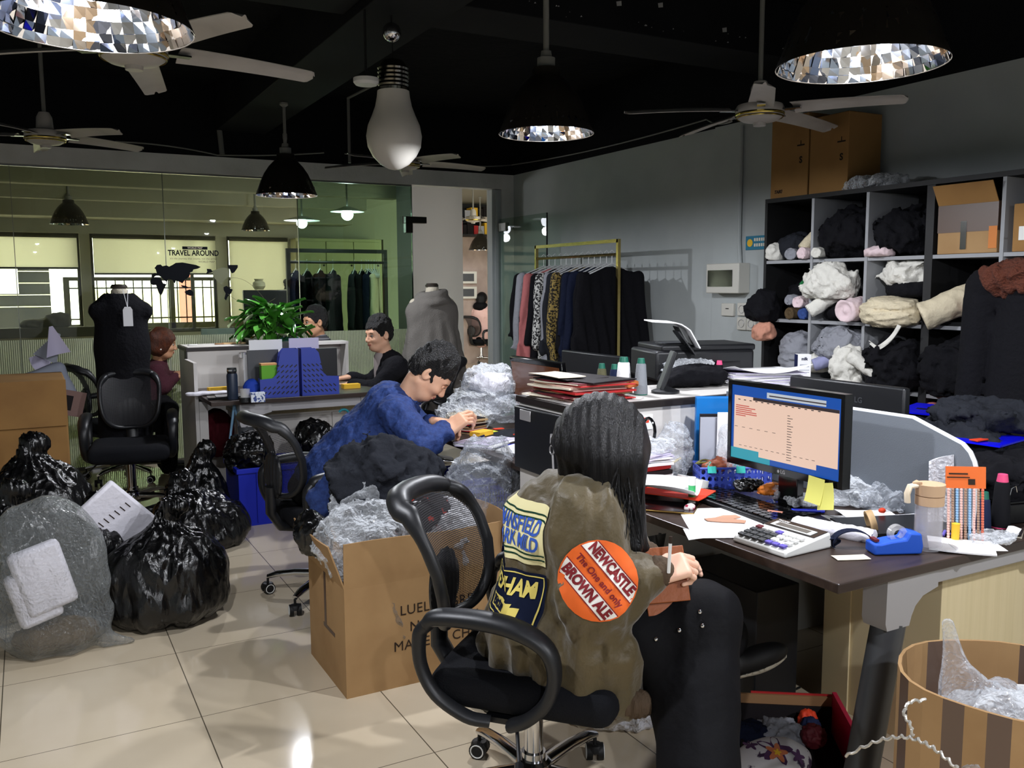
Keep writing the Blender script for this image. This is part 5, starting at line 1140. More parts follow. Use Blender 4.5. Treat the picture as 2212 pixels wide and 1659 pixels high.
mat('foam_white', (232, 230, 240), rough=.7, bump=('noise', 40, .2)); mat('paper_white', (232, 232, 236), rough=.7); mat('paper_grey', (150, 156, 172), rough=.8)
def put(o, loc, label, cat, group=None): o.location = loc; return tag(o, label, cat, group)
def blob(name, c, r, m, label, cat='fabric', seed=1, amp=.02, s=18, h=.013, st=None, group=None, flat=None, rz=0, extra=None):
    """crumpled soft body; c is the centre of its base"""
    c = np.array(c, float); r = np.array(r, float); k = min(r)
    def fn(P):
        Q = P.copy() if rz == 0 else P@np.array([[math.cos(rz), -math.sin(rz), 0], [math.sin(rz), math.cos(rz), 0], [0, 0, 1]])
        d = s_ell(Q, (0, 0, r[2]), r)
        if extra: d = smin(d, extra(Q), .03)
        d = d-amp*(1-2*np.abs(wob(Q*(st if st is not None else 1.0), s, seed)))-.5*amp*(1-2*np.abs(wob(Q*(st if st is not None else 1.0), s*2.3, seed+7)))-.38*amp*(1-2*np.abs(wob(Q*(st if st is not None else 1.0), s*4.6, seed+9)))-.16*amp*wob(Q, s*9, seed)
        return np.maximum(d, .001-Q[..., 2])
    R = max(r[0], r[1])+amp*1.5 if rz else 0
    lo = (-(R or r[0]+amp*1.5), -(R or r[1]+amp*1.5), 0); hi = ((R or r[0]+amp*1.5), (R or r[1]+amp*1.5), 2*r[2]+amp*1.5)
    if extra: lo = tuple(a-.1 for a in lo); hi = tuple(a+.12 for a in hi)
    return put(mesh_sdf(fn, lo, hi, h).obj(name, m, smooth=180), tuple(c), label, cat, group)
def roll(name, a, b, r, m, label, seed=1, cat='fabric roll', h=.009, group=None, fl=.9):
    a, b = np.array(a, float), np.array(b, float); c = (a+b)/2; a, b = a-c, b-c; ax = nrm(b-a)
    def fn(P):
        d = s_cone(P, a, b, r, r*.92, (0, 0, 1), fl)-.25*r*(1-2*np.abs(wob(P, 1.1/r, seed)))*.5-.07*r*(1-2*np.abs(wob(P, 3.4/r, seed+2)))
        for e, sgn in ((a, -1), (b, 1)):
            q = P-e; t = q@ax; rad = np.linalg.norm(q-t[..., None]*ax, axis=-1)
            d = np.maximum(d, sgn*t-.0-.12*r*np.cos(rad*5.5/r*1.3))
        return d
    lo, hi = bbox([a, b], r*1.3); o = mesh_sdf(fn, lo, hi, h).obj(name, m, smooth=60); return put(o, tuple(c), label, cat, group)
# ---- cube shelf contents (front at x 3.85): columns numbered from the left in the picture
def cy(i): return (ys[i]+ys[i+1])/2
FX = 3.9
R_, B_ = roll, blob
zt = [1.597, 1.258, .92, .583]
T0 = zt[0]
B_('fabric_bundle', (FX+.12, cy(0)+.02, T0), (.15, .13, .07), 'cloth_charcoal', 'dark fabric bundle at the back of the first top cubby', seed=1, amp=.02)
B_('fabric_bundle', (3.88, 3.87, T0+.0), (.06, .045, .055), 'cloth_white', 'small white fabric bundle at the left edge of the first top cubby', seed=2, amp=.012, h=.009)
R_('fabric_roll', (3.87, 3.66, T0+.06), (3.98, 3.59, T0+.2), .032, 'cloth_cream', 'cream roll leaning up the right side of the first top cubby', 3)
R_('fabric_roll', (3.84, 3.72, T0+.035), (4.02, 3.8, T0+.04), .034, 'cloth_grey', 'grey roll lying in the first top cubby', 4)
R_('fabric_roll', (3.82, 3.62, T0+.034), (4.02, 3.64, T0+.034), .032, 'cloth_pale_pink', 'pale roll lying right of the grey roll in the first top cubby', 5)
B_('fabric_bundle', (FX+.1, cy(1), T0), (.17, .15, .125), 'cloth_black', 'large black fabric bundle filling the second top cubby', seed=6, amp=.03)
R_('fabric_roll', (3.80, 3.50, T0+.03), (3.95, 3.57-.05, T0+.05), .03, 'cloth_white', 'white roll poking out under the black bundle of the second top cubby', 7)
B_('fabric_bundle', (FX+.1, cy(2)+.03, T0), (.17, .13, .11), 'cloth_black', 'large black fabric bundle in the third top cubby', seed=8, amp=.03)
B_('fabric_bundle', (3.86, 3.13, T0), (.05, .06, .022), 'cloth_pale_pink', 'pinkish cloth end poking out of the third top cubby', seed=9, amp=.012, h=.009)
T1 = zt[1]
B_('fabric_bundle', (FX+.16, cy(0), T1), (.12, .14, .11), 'cloth_black', 'black bundle deep inside the first cubby of the second row', seed=10, amp=.02)
R_('fabric_roll', (3.86, 3.63, T1+.19), (4.05, 3.66, T1+.2), .035, 'cloth_green', 'small green fabric roll in the first cubby of the second row', 11)
R_('fabric_roll', (3.83, 3.65, T1+.1), (4.05, 3.66, T1+.1), .036, 'cloth_pale_pink', 'pale pink roll with open spiral end under the green one', 12)
R_('fabric_roll', (3.85, 3.73, T1+.11), (4.05, 3.74, T1+.11), .034, 'cloth_grey', 'grey roll left of the pink spiral roll', 13)
R_('fabric_roll', (3.85, 3.63, T1+.034), (4.05, 3.63, T1+.034), .032, 'cloth_blue', 'dark blue roll below the pink spiral roll', 14)
R_('fabric_roll', (3.84, 3.72, T1+.034), (4.05, 3.71, T1+.034), .033, 'cloth_brown', 'olive brown roll beside the dark blue one', 15)
B_('fabric_bag', (3.80, 3.885, 1.24), (.085, .075, .085), 'cloth_black', 'black cloth bag bulging from the shelf left edge above the power sockets', seed=16, amp=.02, h=.011)
B_('fabric_bundle', (3.78, 3.86, 1.13), (.05, .06, .05), mat('cloth_salmon', (196, 140, 118), rough=.85), 'salmon cloth hanging under the black bag at the shelf left edge', seed=17, amp=.018, h=.009)
B_('fabric_bundle', (3.87, cy(1)+.06, T1+.12), (.1, .13, .085), 'cloth_white', 'crumpled white fabric spilling from the second cubby of the second row', seed=18, amp=.03, s=24, rz=.3, h=.011)
R_('fabric_roll', (3.79, 3.52, T1+.05), (3.9, 3.42, T1+.15), .04, 'cloth_white', 'white twisted roll hanging from the crumpled white fabric', 19)
R_('fabric_roll', (3.78, 3.27, T1+.06), (3.98, 3.27, T1+.08), .062, 'cloth_pale_pink', 'fat pale pink roll with spiral end in the second cubby of the second row', 20)
B_('fabric_bundle', (3.95, cy(1)-.0, T1), (.1, .13, .045), 'cloth_black', 'flat black bundle under the pale pink roll', seed=21, amp=.012)
B_('fabric_bundle', (3.96, cy(2), T1+.19), (.1, .15, .06), 'cloth_white', 'white sheer fabric on top in the third cubby of the second row', seed=22, amp=.022, s=26)
B_('fabric_bundle', (3.95, cy(2)-.03, T1+.13), (.1, .13, .04), 'cloth_black', 'black fabric band between white and cream fabric in the third cubby', seed=23, amp=.01)
B_('fabric_stack', (3.84, cy(2)-.0, T1-.02), (.12, .16, .075), 'cloth_cream', 'cream folded fabric stack hanging out of the third cubby of the second row', seed=24, amp=.014, s=40, st=(.4, .4, 2.6), h=.01)
put(MB().sheet(lambda u, v: (.006*math.sin(9*u), -.03+.17*u+.012*math.sin(8*v), -.11*math.sin(u*2.2)+.02*v), 14, 3, .003).obj('fabric_strap', 'cloth_white'), (3.74, 2.93, 1.24), 'white strap dangling from the cream folded fabric stack', 'strap')
R_('fabric_roll', (3.78, 2.80, T1+.045), (3.97, 2.56, T1+.19), .07, 'cloth_cream', 'long cream fabric roll slanting in the fourth cubby of the second row', 25, h=.01)
B_('fabric_bundle', (3.9, 2.54, T1+.02), (.1, .07, .055), 'cloth_rose', 'dusty pink fabric bundle beside the long cream roll', seed=26, amp=.014)
MB().bb((3.86, 2.5, T1), (4.1, 2.78, T1+.018)).solo('fabric_tray', 'black_plastic', 'thin black tray under the dusty pink bundle', 'tray')
B_('fabric_bundle', (3.92, 2.36, T1), (.1, .1, .12), 'fur_brown', 'brown fur piece in the fifth cubby of the second row', seed=27, amp=.02)
T2 = zt[2]
B_('fabric_stack', (3.92, cy(0)-.05, T2), (.1, .1, .13), 'cloth_grey', 'heap of grey and beige folded fabric in the first cubby of the third row', seed=28, amp=.02, s=34, st=(.5, .5, 2))
B_('fabric_bundle', (3.9, cy(1)+.0, T2+.13), (.12, .14, .08), 'cloth_grey', 'grey sheer fabric heap in the second cubby of the third row', seed=29, amp=.026, s=24)
R_('fabric_roll', (3.76, 3.45, T2+.1), (3.9, 3.32, T2+.17), .035, 'cloth_lilac', 'lilac fabric roll pointing out of the second cubby of the third row', 30)
B_('fabric_bundle', (3.86, cy(1)+.11, T2+.05), (.07, .06, .05), 'cloth_white', 'white fabric end left of the lilac roll', seed=31, amp=.016, h=.01)
B_('fabric_bundle', (3.82, 3.27, T2-.02), (.07, .06, .11), 'cloth_white', 'white crumpled fabric hanging below the lilac roll', seed=32, amp=.022, h=.01)
R_('fabric_roll', (3.79, 3.22, T2+.16), (3.8, 3.02, T2+.06), .04, 'cloth_white', 'white fabric tail crossing the shelf upright right of the lilac roll', 33)
B_('fabric_bundle', (3.88, cy(2)-.02, T2), (.15, .15, .12), 'cloth_black', 'big black fabric heap in the third cubby of the third row', seed=34, amp=.03)
B_('fabric_bundle', (3.88, cy(3), T2), (.13, .16, .13), 'cloth_black', 'big black fabric heap in the fourth cubby of the third row', seed=35, amp=.03)
put(MB().sheet(lambda u, v: (-.01-.02*math.sin(u*3), .05*u+.012*v, .0-.07*u*u), 12, 3, .003).obj('ribbon', 'cloth_white'), (3.84, 2.56, 1.24), 'white ribbon hanging over the fourth shelf board of the second row', 'ribbon')
T3 = zt[3]
B_('fabric_bundle', (3.86, cy(3)+.12, T3+.13), (.08, .08, .07), 'cloth_rose', 'rose pink cloth hanging from the fourth cubby of the lowest visible row', seed=36, amp=.02, h=.011)
B_('fabric_bundle', (3.9, cy(3)-.02, T3), (.13, .13, .1), 'cloth_black', 'black fabric heap in the fourth cubby of the lowest visible row', seed=37, amp=.02)
B_('fabric_bundle', (3.9, cy(2), T3), (.13, .15, .12), 'cloth_charcoal', 'charcoal fabric heap in the third cubby of the lowest visible row', seed=38, amp=.02)
B_('fabric_bundle', (3.9, cy(4), T2), (.13, .15, .15), 'cloth_black', 'black fabric heap in the fifth cubby of the third row', seed=39, amp=.03)
B_('plastic_wrap', (4.02, 3.3, 1.956), (.1, .16, .03), 'bag_clear', 'crumpled clear plastic wrap on the shelf top right of the cartons', 'plastic wrap', seed=40, amp=.018, s=30)
# long black coat hanging at the right edge
def coat(P):
    d = s_cone(P, (0, 0, -.2), (0, 0, -.95), .12, .17, (1, 0, 0), .6); d = smin(d, s_cone(P, (0, -.17, -.14), (0, .17, -.14), .07, .07), .06)
    for s in (-1, 1): d = smin(d, s_cone(P, (0, s*.2, -.16), (-.03, s*.24, -.7), .065, .055), .02)
    return d-.014*(1-2*np.abs(wob(P*np.array([1, 1, .2]), 28, 3)))
t = thing('coat', 'long black coat with brown fur collar hanging at the right picture edge before the shelf', 'coat', (3.62, 2.19, 1.6))
mesh_sdf(coat, (-.15, -.32, -1.15), (.15, .32, -.02), .016).obj('coat_body', 'cloth_black', t, smooth=180)
mesh_sdf(lambda P: s_cone(P, (-.05, -.12, -.1), (-.06, .1, -.12), .085, .07)-.02*wob(P, 70, 2), (-.2, -.25, -.25), (.1, .22, .02), .012).obj('fur_collar', 'fur_brown', t, smooth=180)
MB().tube([(0, 0, 0), (.0, 0, .05), (.03, 0, .09), (.2, 0, .1)], .004).obj('hanging_hook', 'steel', t)

# ---- garments and racks
def garment(w_, L_, dp=.05, sleeve=.55, seed=1, flare=1.15, h=.016):
    """hangs from local origin (hook point), shoulders along local x"""
    def fn(P):
        Q = P-np.array([0, 0, -.1]); z = -Q[..., 2]; hw = w_*(.92+(flare-.92)*np.clip(z/L_, 0, 1)); x = np.abs(Q[..., 0])
        top = .03+.38*np.maximum(0, x-.06)
        d = np.maximum(np.maximum(x-hw, np.abs(Q[..., 1])-dp*(.55+.5*np.clip(z/L_, 0, 1))), np.maximum(top-z-.02, z-L_))*.8
        if sleeve:
            s1 = s_cone(np.stack([x, Q[..., 1], Q[..., 2]], -1), (w_*.9, 0, -.09), (w_*1.12, .0, -.09-sleeve), .05, .042, (0, 1, 0), .7); d = smin(d, s1, .03)
        fold = .012*np.sin(Q[..., 0]*70+3*np.sin(z*5+seed)+seed)*np.clip(z*2, 0, 1)
        return d-fold-.006*wob(P*np.array([1, 1, .4]), 40, seed)
    return mesh_sdf(fn, (-w_*1.35, -dp-.06, -.1-L_-.02), (w_*1.35, dp+.06, -.06), h)
mat('brass', (190, 170, 110), rough=.22, metal=1); mat('hanger_white', (225, 226, 228), rough=.35)
def hanger(loc, rz, label, group, m='hanger_white', w_=.2):
    t = MB().tube([(.0, 0, .0), (.018, 0, .012), (.02, 0, .03), (0, 0, .045), (-.02, 0, .03)][::-1]+[(0, 0, -.05)], .0025, 6).tube([(0, 0, -.05), (w_, 0, -.13), (w_*.96, 0, -.145), (-w_*.96, 0, -.145), (-w_, 0, -.13)], .005, 6, close=True).obj('clothes_hanger', m)
    t.location = loc; t.rotation_euler = (0, 0, rz); return tag(t, label, 'hanger', group)
RKX = 3.78
t = thing('garment_rack', 'brassy metal clothes rack full of coats along the right wall', 'rack', (RKX, 5.9, 0))
for y in (5.32, 6.5):
    MB().bb((RKX-.012, y-.012, 0), (RKX+.012, y+.012, 1.79)).bb((RKX-.2, y-.014, 0), (RKX+.2, y+.014, .025)).obj('upright', 'brass', t, world=True, smooth=0)
MB().bb((RKX-.012, 5.31, 1.765), (RKX+.012, 6.51, 1.79)).obj('top_bar', 'brass', t, world=True, smooth=0); MB().tube([(RKX, 5.32, 1.68), (RKX, 6.5, 1.68)], .011).obj('hanging_rail', 'brass', t, world=True)
G = [(5.4, .25, .95, 'cloth_black', .55, 'black coat nearest the camera on the brass rack'), (5.47, .24, .9, 'cloth_black', .5, 'black pleated top second from the near end of the brass rack'), (5.55, .23, .85, 'cloth_navy', .5, 'navy jacket in the nearer half of the brass rack'),
     (5.63, .24, 1.0, 'cloth_navy', .55, 'long navy coat in the middle of the brass rack'), (5.71, .22, .9, 'cloth_black', .5, 'black dress behind the long navy coat'), (5.79, .23, .8, 'leopard', .5, 'yellow and black patterned blouse on the brass rack'),
     (5.87, .24, .95, 'cloth_charcoal', .55, 'charcoal coat left of the patterned blouse'), (5.95, .23, .75, 'cloth_grey', .5, 'grey jacket between dark coats on the brass rack'), (6.03, .23, .85, 'check_pattern', .5, 'black and white checked coat on the brass rack'),
     (6.11, .24, .9, 'cloth_black', .5, 'black coat just right of the pink coat'), (6.2, .27, 1.2, 'cloth_rose', .6, 'long dusty pink coat at the far left of the brass rack'), (6.29, .26, .95, 'cloth_grey', .55, 'light grey coat behind the pink coat'), (6.38, .25, .6, 'cloth_black', .45, 'black jacket at the far end of the brass rack')]
for i, (y, w_, L_, m, sl, lab) in enumerate(G):
    o = garment(w_, L_, .032, sl, i+1).obj('coat', m, smooth=180); o.location = (RKX, y, 1.70); o.rotation_euler = (0, 0, .12*math.sin(i*2.1)-.1); tag(o, lab, 'coat', 'garments on the brass rack')
    hanger((RKX, y, 1.668), .1*math.sin(i), 'white hanger holding the '+lab.split(' on ')[0].split(' in ')[0][:44], 'hangers on the brass rack')
RY = 9.3
xa, xb = (2.392, 9.300, 1.814)[0], (3.502, 9.300, 1.793)[0]; zr = (2.392, 9.300, 1.814)[2]
t = thing('garment_rack', 'black framed clothes rack behind the glass wall', 'rack', ((xa+xb)/2, RY, 0))
MB().bb((xa, RY-.02, 0), (xa+.04, RY+.02, zr)).obj('upright', 'black_plastic', t, world=True, smooth=0); MB().bb((xb-.04, RY-.02, 0), (xb, RY+.02, zr)).obj('upright', 'black_plastic', t, world=True, smooth=0)
MB().bb((xa, RY-.02, zr), (xb, RY+.02, zr+.04)).obj('top_bar', 'black_plastic', t, world=True, smooth=0); MB().tube([(xa+.04, RY, zr-.1), (xb-.04, RY, zr-.1)], .014).obj('hanging_rail', 'black_plastic', t, world=True)
G2 = [(.1, .22, .95, 'cloth_navy', 0, 'dark green-black dress, leftmost on the black rack behind the glass'), (.22, .22, .95, 'cloth_black', 0, 'dark dress second from the left on the black rack behind the glass'), (.36, .24, .8, 'cloth_black', .5, 'black jacket with light stripe on the black rack behind the glass'), (.5, .25, .8, 'cloth_charcoal', .55, 'grey-brown coat near the middle of the black rack behind the glass'),
      (.74, .24, 1.0, 'cloth_charcoal', .5, 'dark coat right of the gap on the black rack behind the glass'), (.82, .24, 1.05, 'cloth_black', .5, 'black coat in the right bunch on the black rack behind the glass'), (.9, .24, 1.0, 'cloth_navy', .5, 'navy coat in the right bunch on the black rack behind the glass'), (.97, .22, .85, 'cloth_cream', .5, 'beige coat at the right end of the bunch behind the glass')]
for i, (x, w_, L_, m, sl, lab) in enumerate(G2):
    o = garment(w_, L_, .035, sl, i+31, h=.022).obj('coat', m, smooth=180); o.location = (xa+x, RY, zr-.08); o.rotation_euler = (0, 0, math.radians(62)); tag(o, lab, 'coat', 'garments on the black rack')
    hanger((xa+x, RY, zr-.115), math.radians(62), 'hanger holding the '+lab.split(' on ')[0][:50], 'hangers on the black rack')
for i in range(6): hanger((xb-.09-.03*i, RY, zr-.115), math.radians(70+6*i), 'empty white hanger in the bunch at the right end of the black rack', 'empty white hangers')

# ---- dress forms
mat('form_linen', (196, 188, 170), rough=.9, bump=('noise', 120, .3)); mat('form_cap', (52, 46, 40), rough=.4)
def dress_form(base, label, cap='form_cap'):
    t = thing('dress_form', label, 'dress form', base)
    def fn(P):
        d = s_cone(P, (0, 0, .8), (0, 0, .95), .15, .13, (0, 1, 0), .75); d = smin(d, s_cone(P, (0, 0, 1.0), (0, 0, 1.2), .12, .16, (0, 1, 0), .7), .08)
        d = smin(d, s_cone(P, (-.15, 0, 1.31), (.15, 0, 1.31), .05, .05), .06); d = smin(d, s_cone(P, (0, 0, 1.3), (0, -.01, 1.46), .065, .05), .05); return np.maximum(d, P[..., 2]-1.45)
    mesh_sdf(fn, (-.22, -.16, .62), (.22, .16, 1.47), .014).obj('torso', 'form_linen', t, smooth=60)
    MB().lathe([(.001, 1.45), (.053, 1.45), (.055, 1.465), (.045, 1.48), (.001, 1.482)], 20).obj('neck_cap', cap, t)
    MB().tube([(0, 0, .06), (0, 0, .68)], .015).obj('pole', 'steel', t)
    MB().lathe([(.001, .0), (.16, 0), (.16, .015), (.03, .05), (.001, .06)], 24).obj('base', 'black_plastic', t)
    return t
t = dress_form((.56, 6.66, 0), 'linen dress form wearing a sleeveless black top with a white swing tag')
def blk(P):
    d = s_cone(P, (0, 0, 1.28), (0, 0, 1.05), .17, .17, (0, 1, 0), .78); d = smin(d, s_box(P, (0, 0, 1.3), (.2, .1, .045), .04), .05); d = smin(d, s_cone(P, (0, 0, 1.05), (0, 0, .45), .17, .175, (0, 1, 0), .8), .05)
    d = smax(d, -s_cone(P, (0, -.0, 1.34), (0, 0, 1.5), .07, .07), .01)
    return d-.006*wob(P*np.array([1, 1, .3]), 30, 4)
g_ = put(mesh_sdf(lambda P: np.maximum(blk(P), .42-P[..., 2]), (-.24, -.18, .4), (.24, .18, 1.4), .013).obj('black_dress', 'cloth_black', smooth=180), (.56, 6.66, 0), 'sleeveless long black dress on the left dress form', 'dress')
g_['category'] = 'dress'
t = thing('swing_tag', 'white swing tag on string hanging at the neck of the black dress', 'tag', (.59, 6.47, 1.2))
MB().prism([(-.03, 0), (.03, 0), (.03, .11), (.018, .13), (-.018, .13), (-.03, .11)], .003, Matrix.Rotation(PI/2, 4, 'X')).obj('card', 'paper_white', t, smooth=0)
MB().tube([(0, 0, .125), (-.02, .05, .25)], .002).tube([(0, 0, .125), (.012, .05, .25)], .002).obj('string', 'paper_white', t)
GX, GY = 2.93, 6.75
t = dress_form((GX, GY, 0), 'dress form with dark neck cap wearing a draped grey knit cape')
def cape(P):
    r0 = np.array([0, 0, 0]); ang = np.arctan2(P[..., 1], P[..., 0])
    d = s_cone(P, (0, 0, 1.22), (0, 0, .62), .2, .31, (0, 1, 0), .62)-.014*np.sin(ang*9+P[..., 2]*2)*np.clip((1.25-P[..., 2])*2.2, 0, 1)
    d = smin(d, s_cone(P, (-.13, 0, 1.24), (.13, 0, 1.24), .075, .075), .09)
    for z, r in ((1.33, .115), (1.385, .1)):
        q = np.sqrt(P[..., 0]**2+P[..., 1]**2)-r; d = smin(d, np.sqrt(q*q+(P[..., 2]-z-.12*P[..., 0]+.2*P[..., 1]*0)**2)-.036, .02)
    d = np.maximum(d, .62+.12*np.abs(P[..., 0])*0-P[..., 2]); d = np.maximum(d, -s_cone(P, (0, 0, 1.34), (0, 0, 1.6), .06, .06))
    d = np.minimum(d, np.maximum(s_cone(P, (0, 0, .7), (0, 0, .2), .15, .12, (0, 1, 0), .8)-.008*np.sin(ang*8), .18-P[..., 2]))
    return d-.005*wob(P, 40, 3)
put(mesh_sdf(cape, (-.42, -.3, .15), (.42, .3, 1.5), .014).obj('knit_cape', 'knit_grey', smooth=180), (GX, GY, 0), 'draped grey knit cape with cowl neck on the right dress form', 'cape')

# ---- garbage bags and floor clutter
def trash_bag(c, r, m, label, seed=1, knot=True, amp=.02, h=.014, lean=(0, 0), name='garbage_bag', cat='bag', group='black garbage bags', rough=None):
    r = np.array(r, float); top = np.array([lean[0], lean[1], 2*r[2]*.98])
    def fn(P):
        d = s_ell(P, (0, 0, r[2]*.85), (r[0], r[1], r[2]*.9))
        d = smin(d, s_ell(P, (0, 0, r[2]*.35), (r[0]*1.02, r[1]*1.02, r[2]*.4)), .08)
        if knot:
            d = smin(d, s_cone(P, (top[0]*.6, top[1]*.6, r[2]*1.3), top, r[0]*.5, .035), .08); d = smin(d, s_cone(P, top, top+[.03, 0, .05], .03, .05), .02)
            q = P-top; ang = np.arctan2(q[..., 1], q[..., 0]); rad = np.sqrt(q[..., 0]**2+q[..., 1]**2); d = d-.010*np.sin(ang*17+seed)*np.exp(-rad/(r[0]*.8))
        d = d-amp*(1-2*np.abs(wob(P*np.array([1, 1, .6]), 13, seed)))-.4*amp*(1-2*np.abs(wob(P*np.array([1, 1, .5]), 34, seed+3)))-.22*amp*(1-2*np.abs(wob(P*np.array([1, 1, .4]), 85, seed+5)))
        return np.maximum(d, .002-P[..., 2])
    e = amp*2
    o = mesh_sdf(fn, (-r[0]*1.1-e, -r[1]*1.1-e, 0), (r[0]*1.1+e, r[1]*1.1+e, 2*r[2]+.13), h).obj(name, m, smooth=180)
    return put(o, c, label, cat, group)
trash_bag((.475, 4.08, 0), (.255, .21, .225), 'bag_black', 'big knotted black garbage bag, nearest and most right on the tile floor', 3, lean=(.02, .0), h=.009, amp=.016)
trash_bag((.2, 4.33, 0), (.15, .15, .22), 'bag_black', 'black garbage bag squeezed between the clear bag and the big knotted bag', 5, h=.011)
trash_bag((-.02, 5.3, 0), (.28, .24, .3), 'bag_black', 'tall black garbage bag in front of the far left carton', 7, h=.012, lean=(-.02, 0))
trash_bag((-.12, 4.65, 0), (.2, .2, .24), 'bag_black', 'black garbage bag at the left picture edge behind the clear bag', 8, h=.012)
trash_bag((.78, 5.18, 0), (.25, .2, .16), 'bag_black', 'loose black garbage bag slumped left of the blue crate', 9, h=.011, lean=(-.1, .05))
trash_bag((.88, 5.58, 0), (.14, .14, .21), 'bag_black', 'narrow black garbage bag standing under the desk corner', 10, h=.011)
trash_bag((.58, 5.5, 0), (.13, .12, .09), 'bag_black', 'small black garbage bag by the wheels of the empty chair', 11, knot=False, h=.011)
def crate(lo, hi, label, slots=False):
    x0, y0 = lo; x1, y1, z1 = hi; t = thing('storage_crate', label, 'crate', ((x0+x1)/2, (y0+y1)/2, 0), 0, 'blue plastic crates'); w_ = .006
    m = MB().bb((x0, y0, 0), (x1, y1, .006)); 
    for a in ((x0, y0, x1, y0+w_), (x0, y1-w_, x1, y1), (x0, y0+w_, x0+w_, y1-w_), (x1-w_, y0+w_, x1, y1-w_)): m.bb((a[0], a[1], .006), (a[2], a[3], z1))
    m.obj('shell', mat('crate_blue', (18, 38, 176), rough=.45), t, world=True, smooth=0)
    m = MB()
    for a in ((x0-.012, y0-.012, x1+.012, y0), (x0-.012, y1, x1+.012, y1+.012), (x0-.012, y0, x0, y1), (x1, y0, x1+.012, y1)): m.bb((a[0], a[1], z1-.03), (a[2], a[3], z1))
    m.obj('rim', 'crate_blue', t, world=True, bevel=.002, smooth=0); m = MB(); n = 5
    for i in range(1, n): m.bb((x0+(x1-x0)*i/n-.003, y0-.008, .02), (x0+(x1-x0)*i/n+.003, y0, z1-.03))
    m.obj('rib', 'crate_blue', t, world=True, smooth=0)['kind'] = 'stuff'
    if slots:
        m = MB()
        for i in range(22):
            for j in range(3): m.bb((x0+.03+i*(x1-x0-.06)/22, y0-.0015, z1-.09-j*.03), (x0+.036+i*(x1-x0-.06)/22, y0-.0005, z1-.07-j*.03))
        m.obj('slot', 'black_base', t, world=True, smooth=0)['kind'] = 'stuff'
    return t
crate((1.065, 5.43), (1.61, 5.82, .36), 'blue plastic crate on the tiles left of the blue shirted person')
crate((1.70, 3.66), (2.10, 4.0, .56), 'blue slotted basket under the desk of the blue shirted person', True)
B_('garbage_bag', (1.17, 5.58, .30), (.13, .12, .12), 'bag_black', 'black plastic bag stuffed in the left end of the blue crate', 'bag', seed=51, amp=.025, h=.011, group='black garbage bags')
B_('garbage_bag', (1.62, 5.72, .34), (.13, .11, .11), 'bag_black', 'black plastic bag on the right end of the blue crate', 'bag', seed=52, amp=.025, h=.011, group='black garbage bags')
mat('umbrella_teal', (20, 116, 128), rough=.6)
t = thing('umbrella', 'folded teal umbrella with curved handle leaning in the blue crate', 'umbrella', (1.45, 5.66, .01)); T = Matrix.Rotation(.55, 4, 'Y') @ Matrix.Rotation(.1, 4, 'X')
MB().tube([(0, 0, .02), (0, 0, .12), (0, 0, .5), (0, 0, .58)], [.012, .04, .05, .016], 10, T=T).obj('canopy', 'umbrella_teal', t, smooth=80)
MB().tube([(0, 0, .58), (0, 0, .7)]+[(-.035+.035*math.cos(a*PI/8), 0, .7+.035*math.sin(a*PI/8)) for a in range(9)], .008, T=T).obj('handle', 'umbrella_teal', t, smooth=80)
# clear bag with foam sheets, far left front
def cb(P):
    d = s_ell(P, (0, 0, .3), (.2, .15, .32)); d = smin(d, s_ell(P, (0, 0, .1), (.21, .17, .12)), .06); d = smin(d, s_cone(P, (.08, 0, .5), (-.12, .02, .52), .06, .05), .08)
    d = smin(d, s_cone(P, (.18, -.08, .03), (.27, -.1, .015), .04, .012), .04); return np.maximum(d-.014*(1-2*np.abs(wob(P, 15, 3))), .002-P[..., 2])
t = thing('plastic_bag', 'clear plastic bag holding folded white foam sheets, at the bottom left', 'bag', (.03, 3.94, 0))
mesh_sdf(cb, (-.26, -.2, 0), (.3, .2, .62), .011).obj('bag_film', 'bag_frost', t, smooth=180)
t = thing('foam_sheet', 'thick folded white foam sheets inside the clear bag at the bottom left', 'foam', (.02, 3.90, .2)); T = Matrix.Rotation(-.25, 4, 'Y') @ Matrix.Rotation(.15, 4, 'Z')
MB().box((0, -.02, .12), (.19, .06, .27), T=T).obj('sheet', 'foam_white', t, bevel=.02, smooth=60); MB().box((-.05, -.0, .06), (.16, .08, .22), T=T).obj('sheet', 'foam_white', t, bevel=.02, smooth=60)
B_('fabric_bundle', (.03, 3.93, .005), (.15, .11, .055), 'cloth_brown', 'beige foam roll in the bottom of the clear bag', 'fabric', seed=61, amp=.01)
t = thing('foam_sheet', 'white foam sheet with a row of short dark pen strokes leaning on the garbage bags', 'foam', (.46, 4.36, .26)); T = Matrix.Rotation(-.72, 4, 'Y') @ Matrix.Rotation(.35, 4, 'X')
MB().box((0, 0, .2), (.2, .035, .42), T=T).obj('sheet', 'foam_white', t, bevel=.012, smooth=60); m = MB()
for i in range(6): m.box((-.07+i*.027, -.0188, .29-.004*i), (.004, .002, .034), T=T)
m.obj('pen_stroke', 'ink', t, smooth=0)['kind'] = 'stuff'
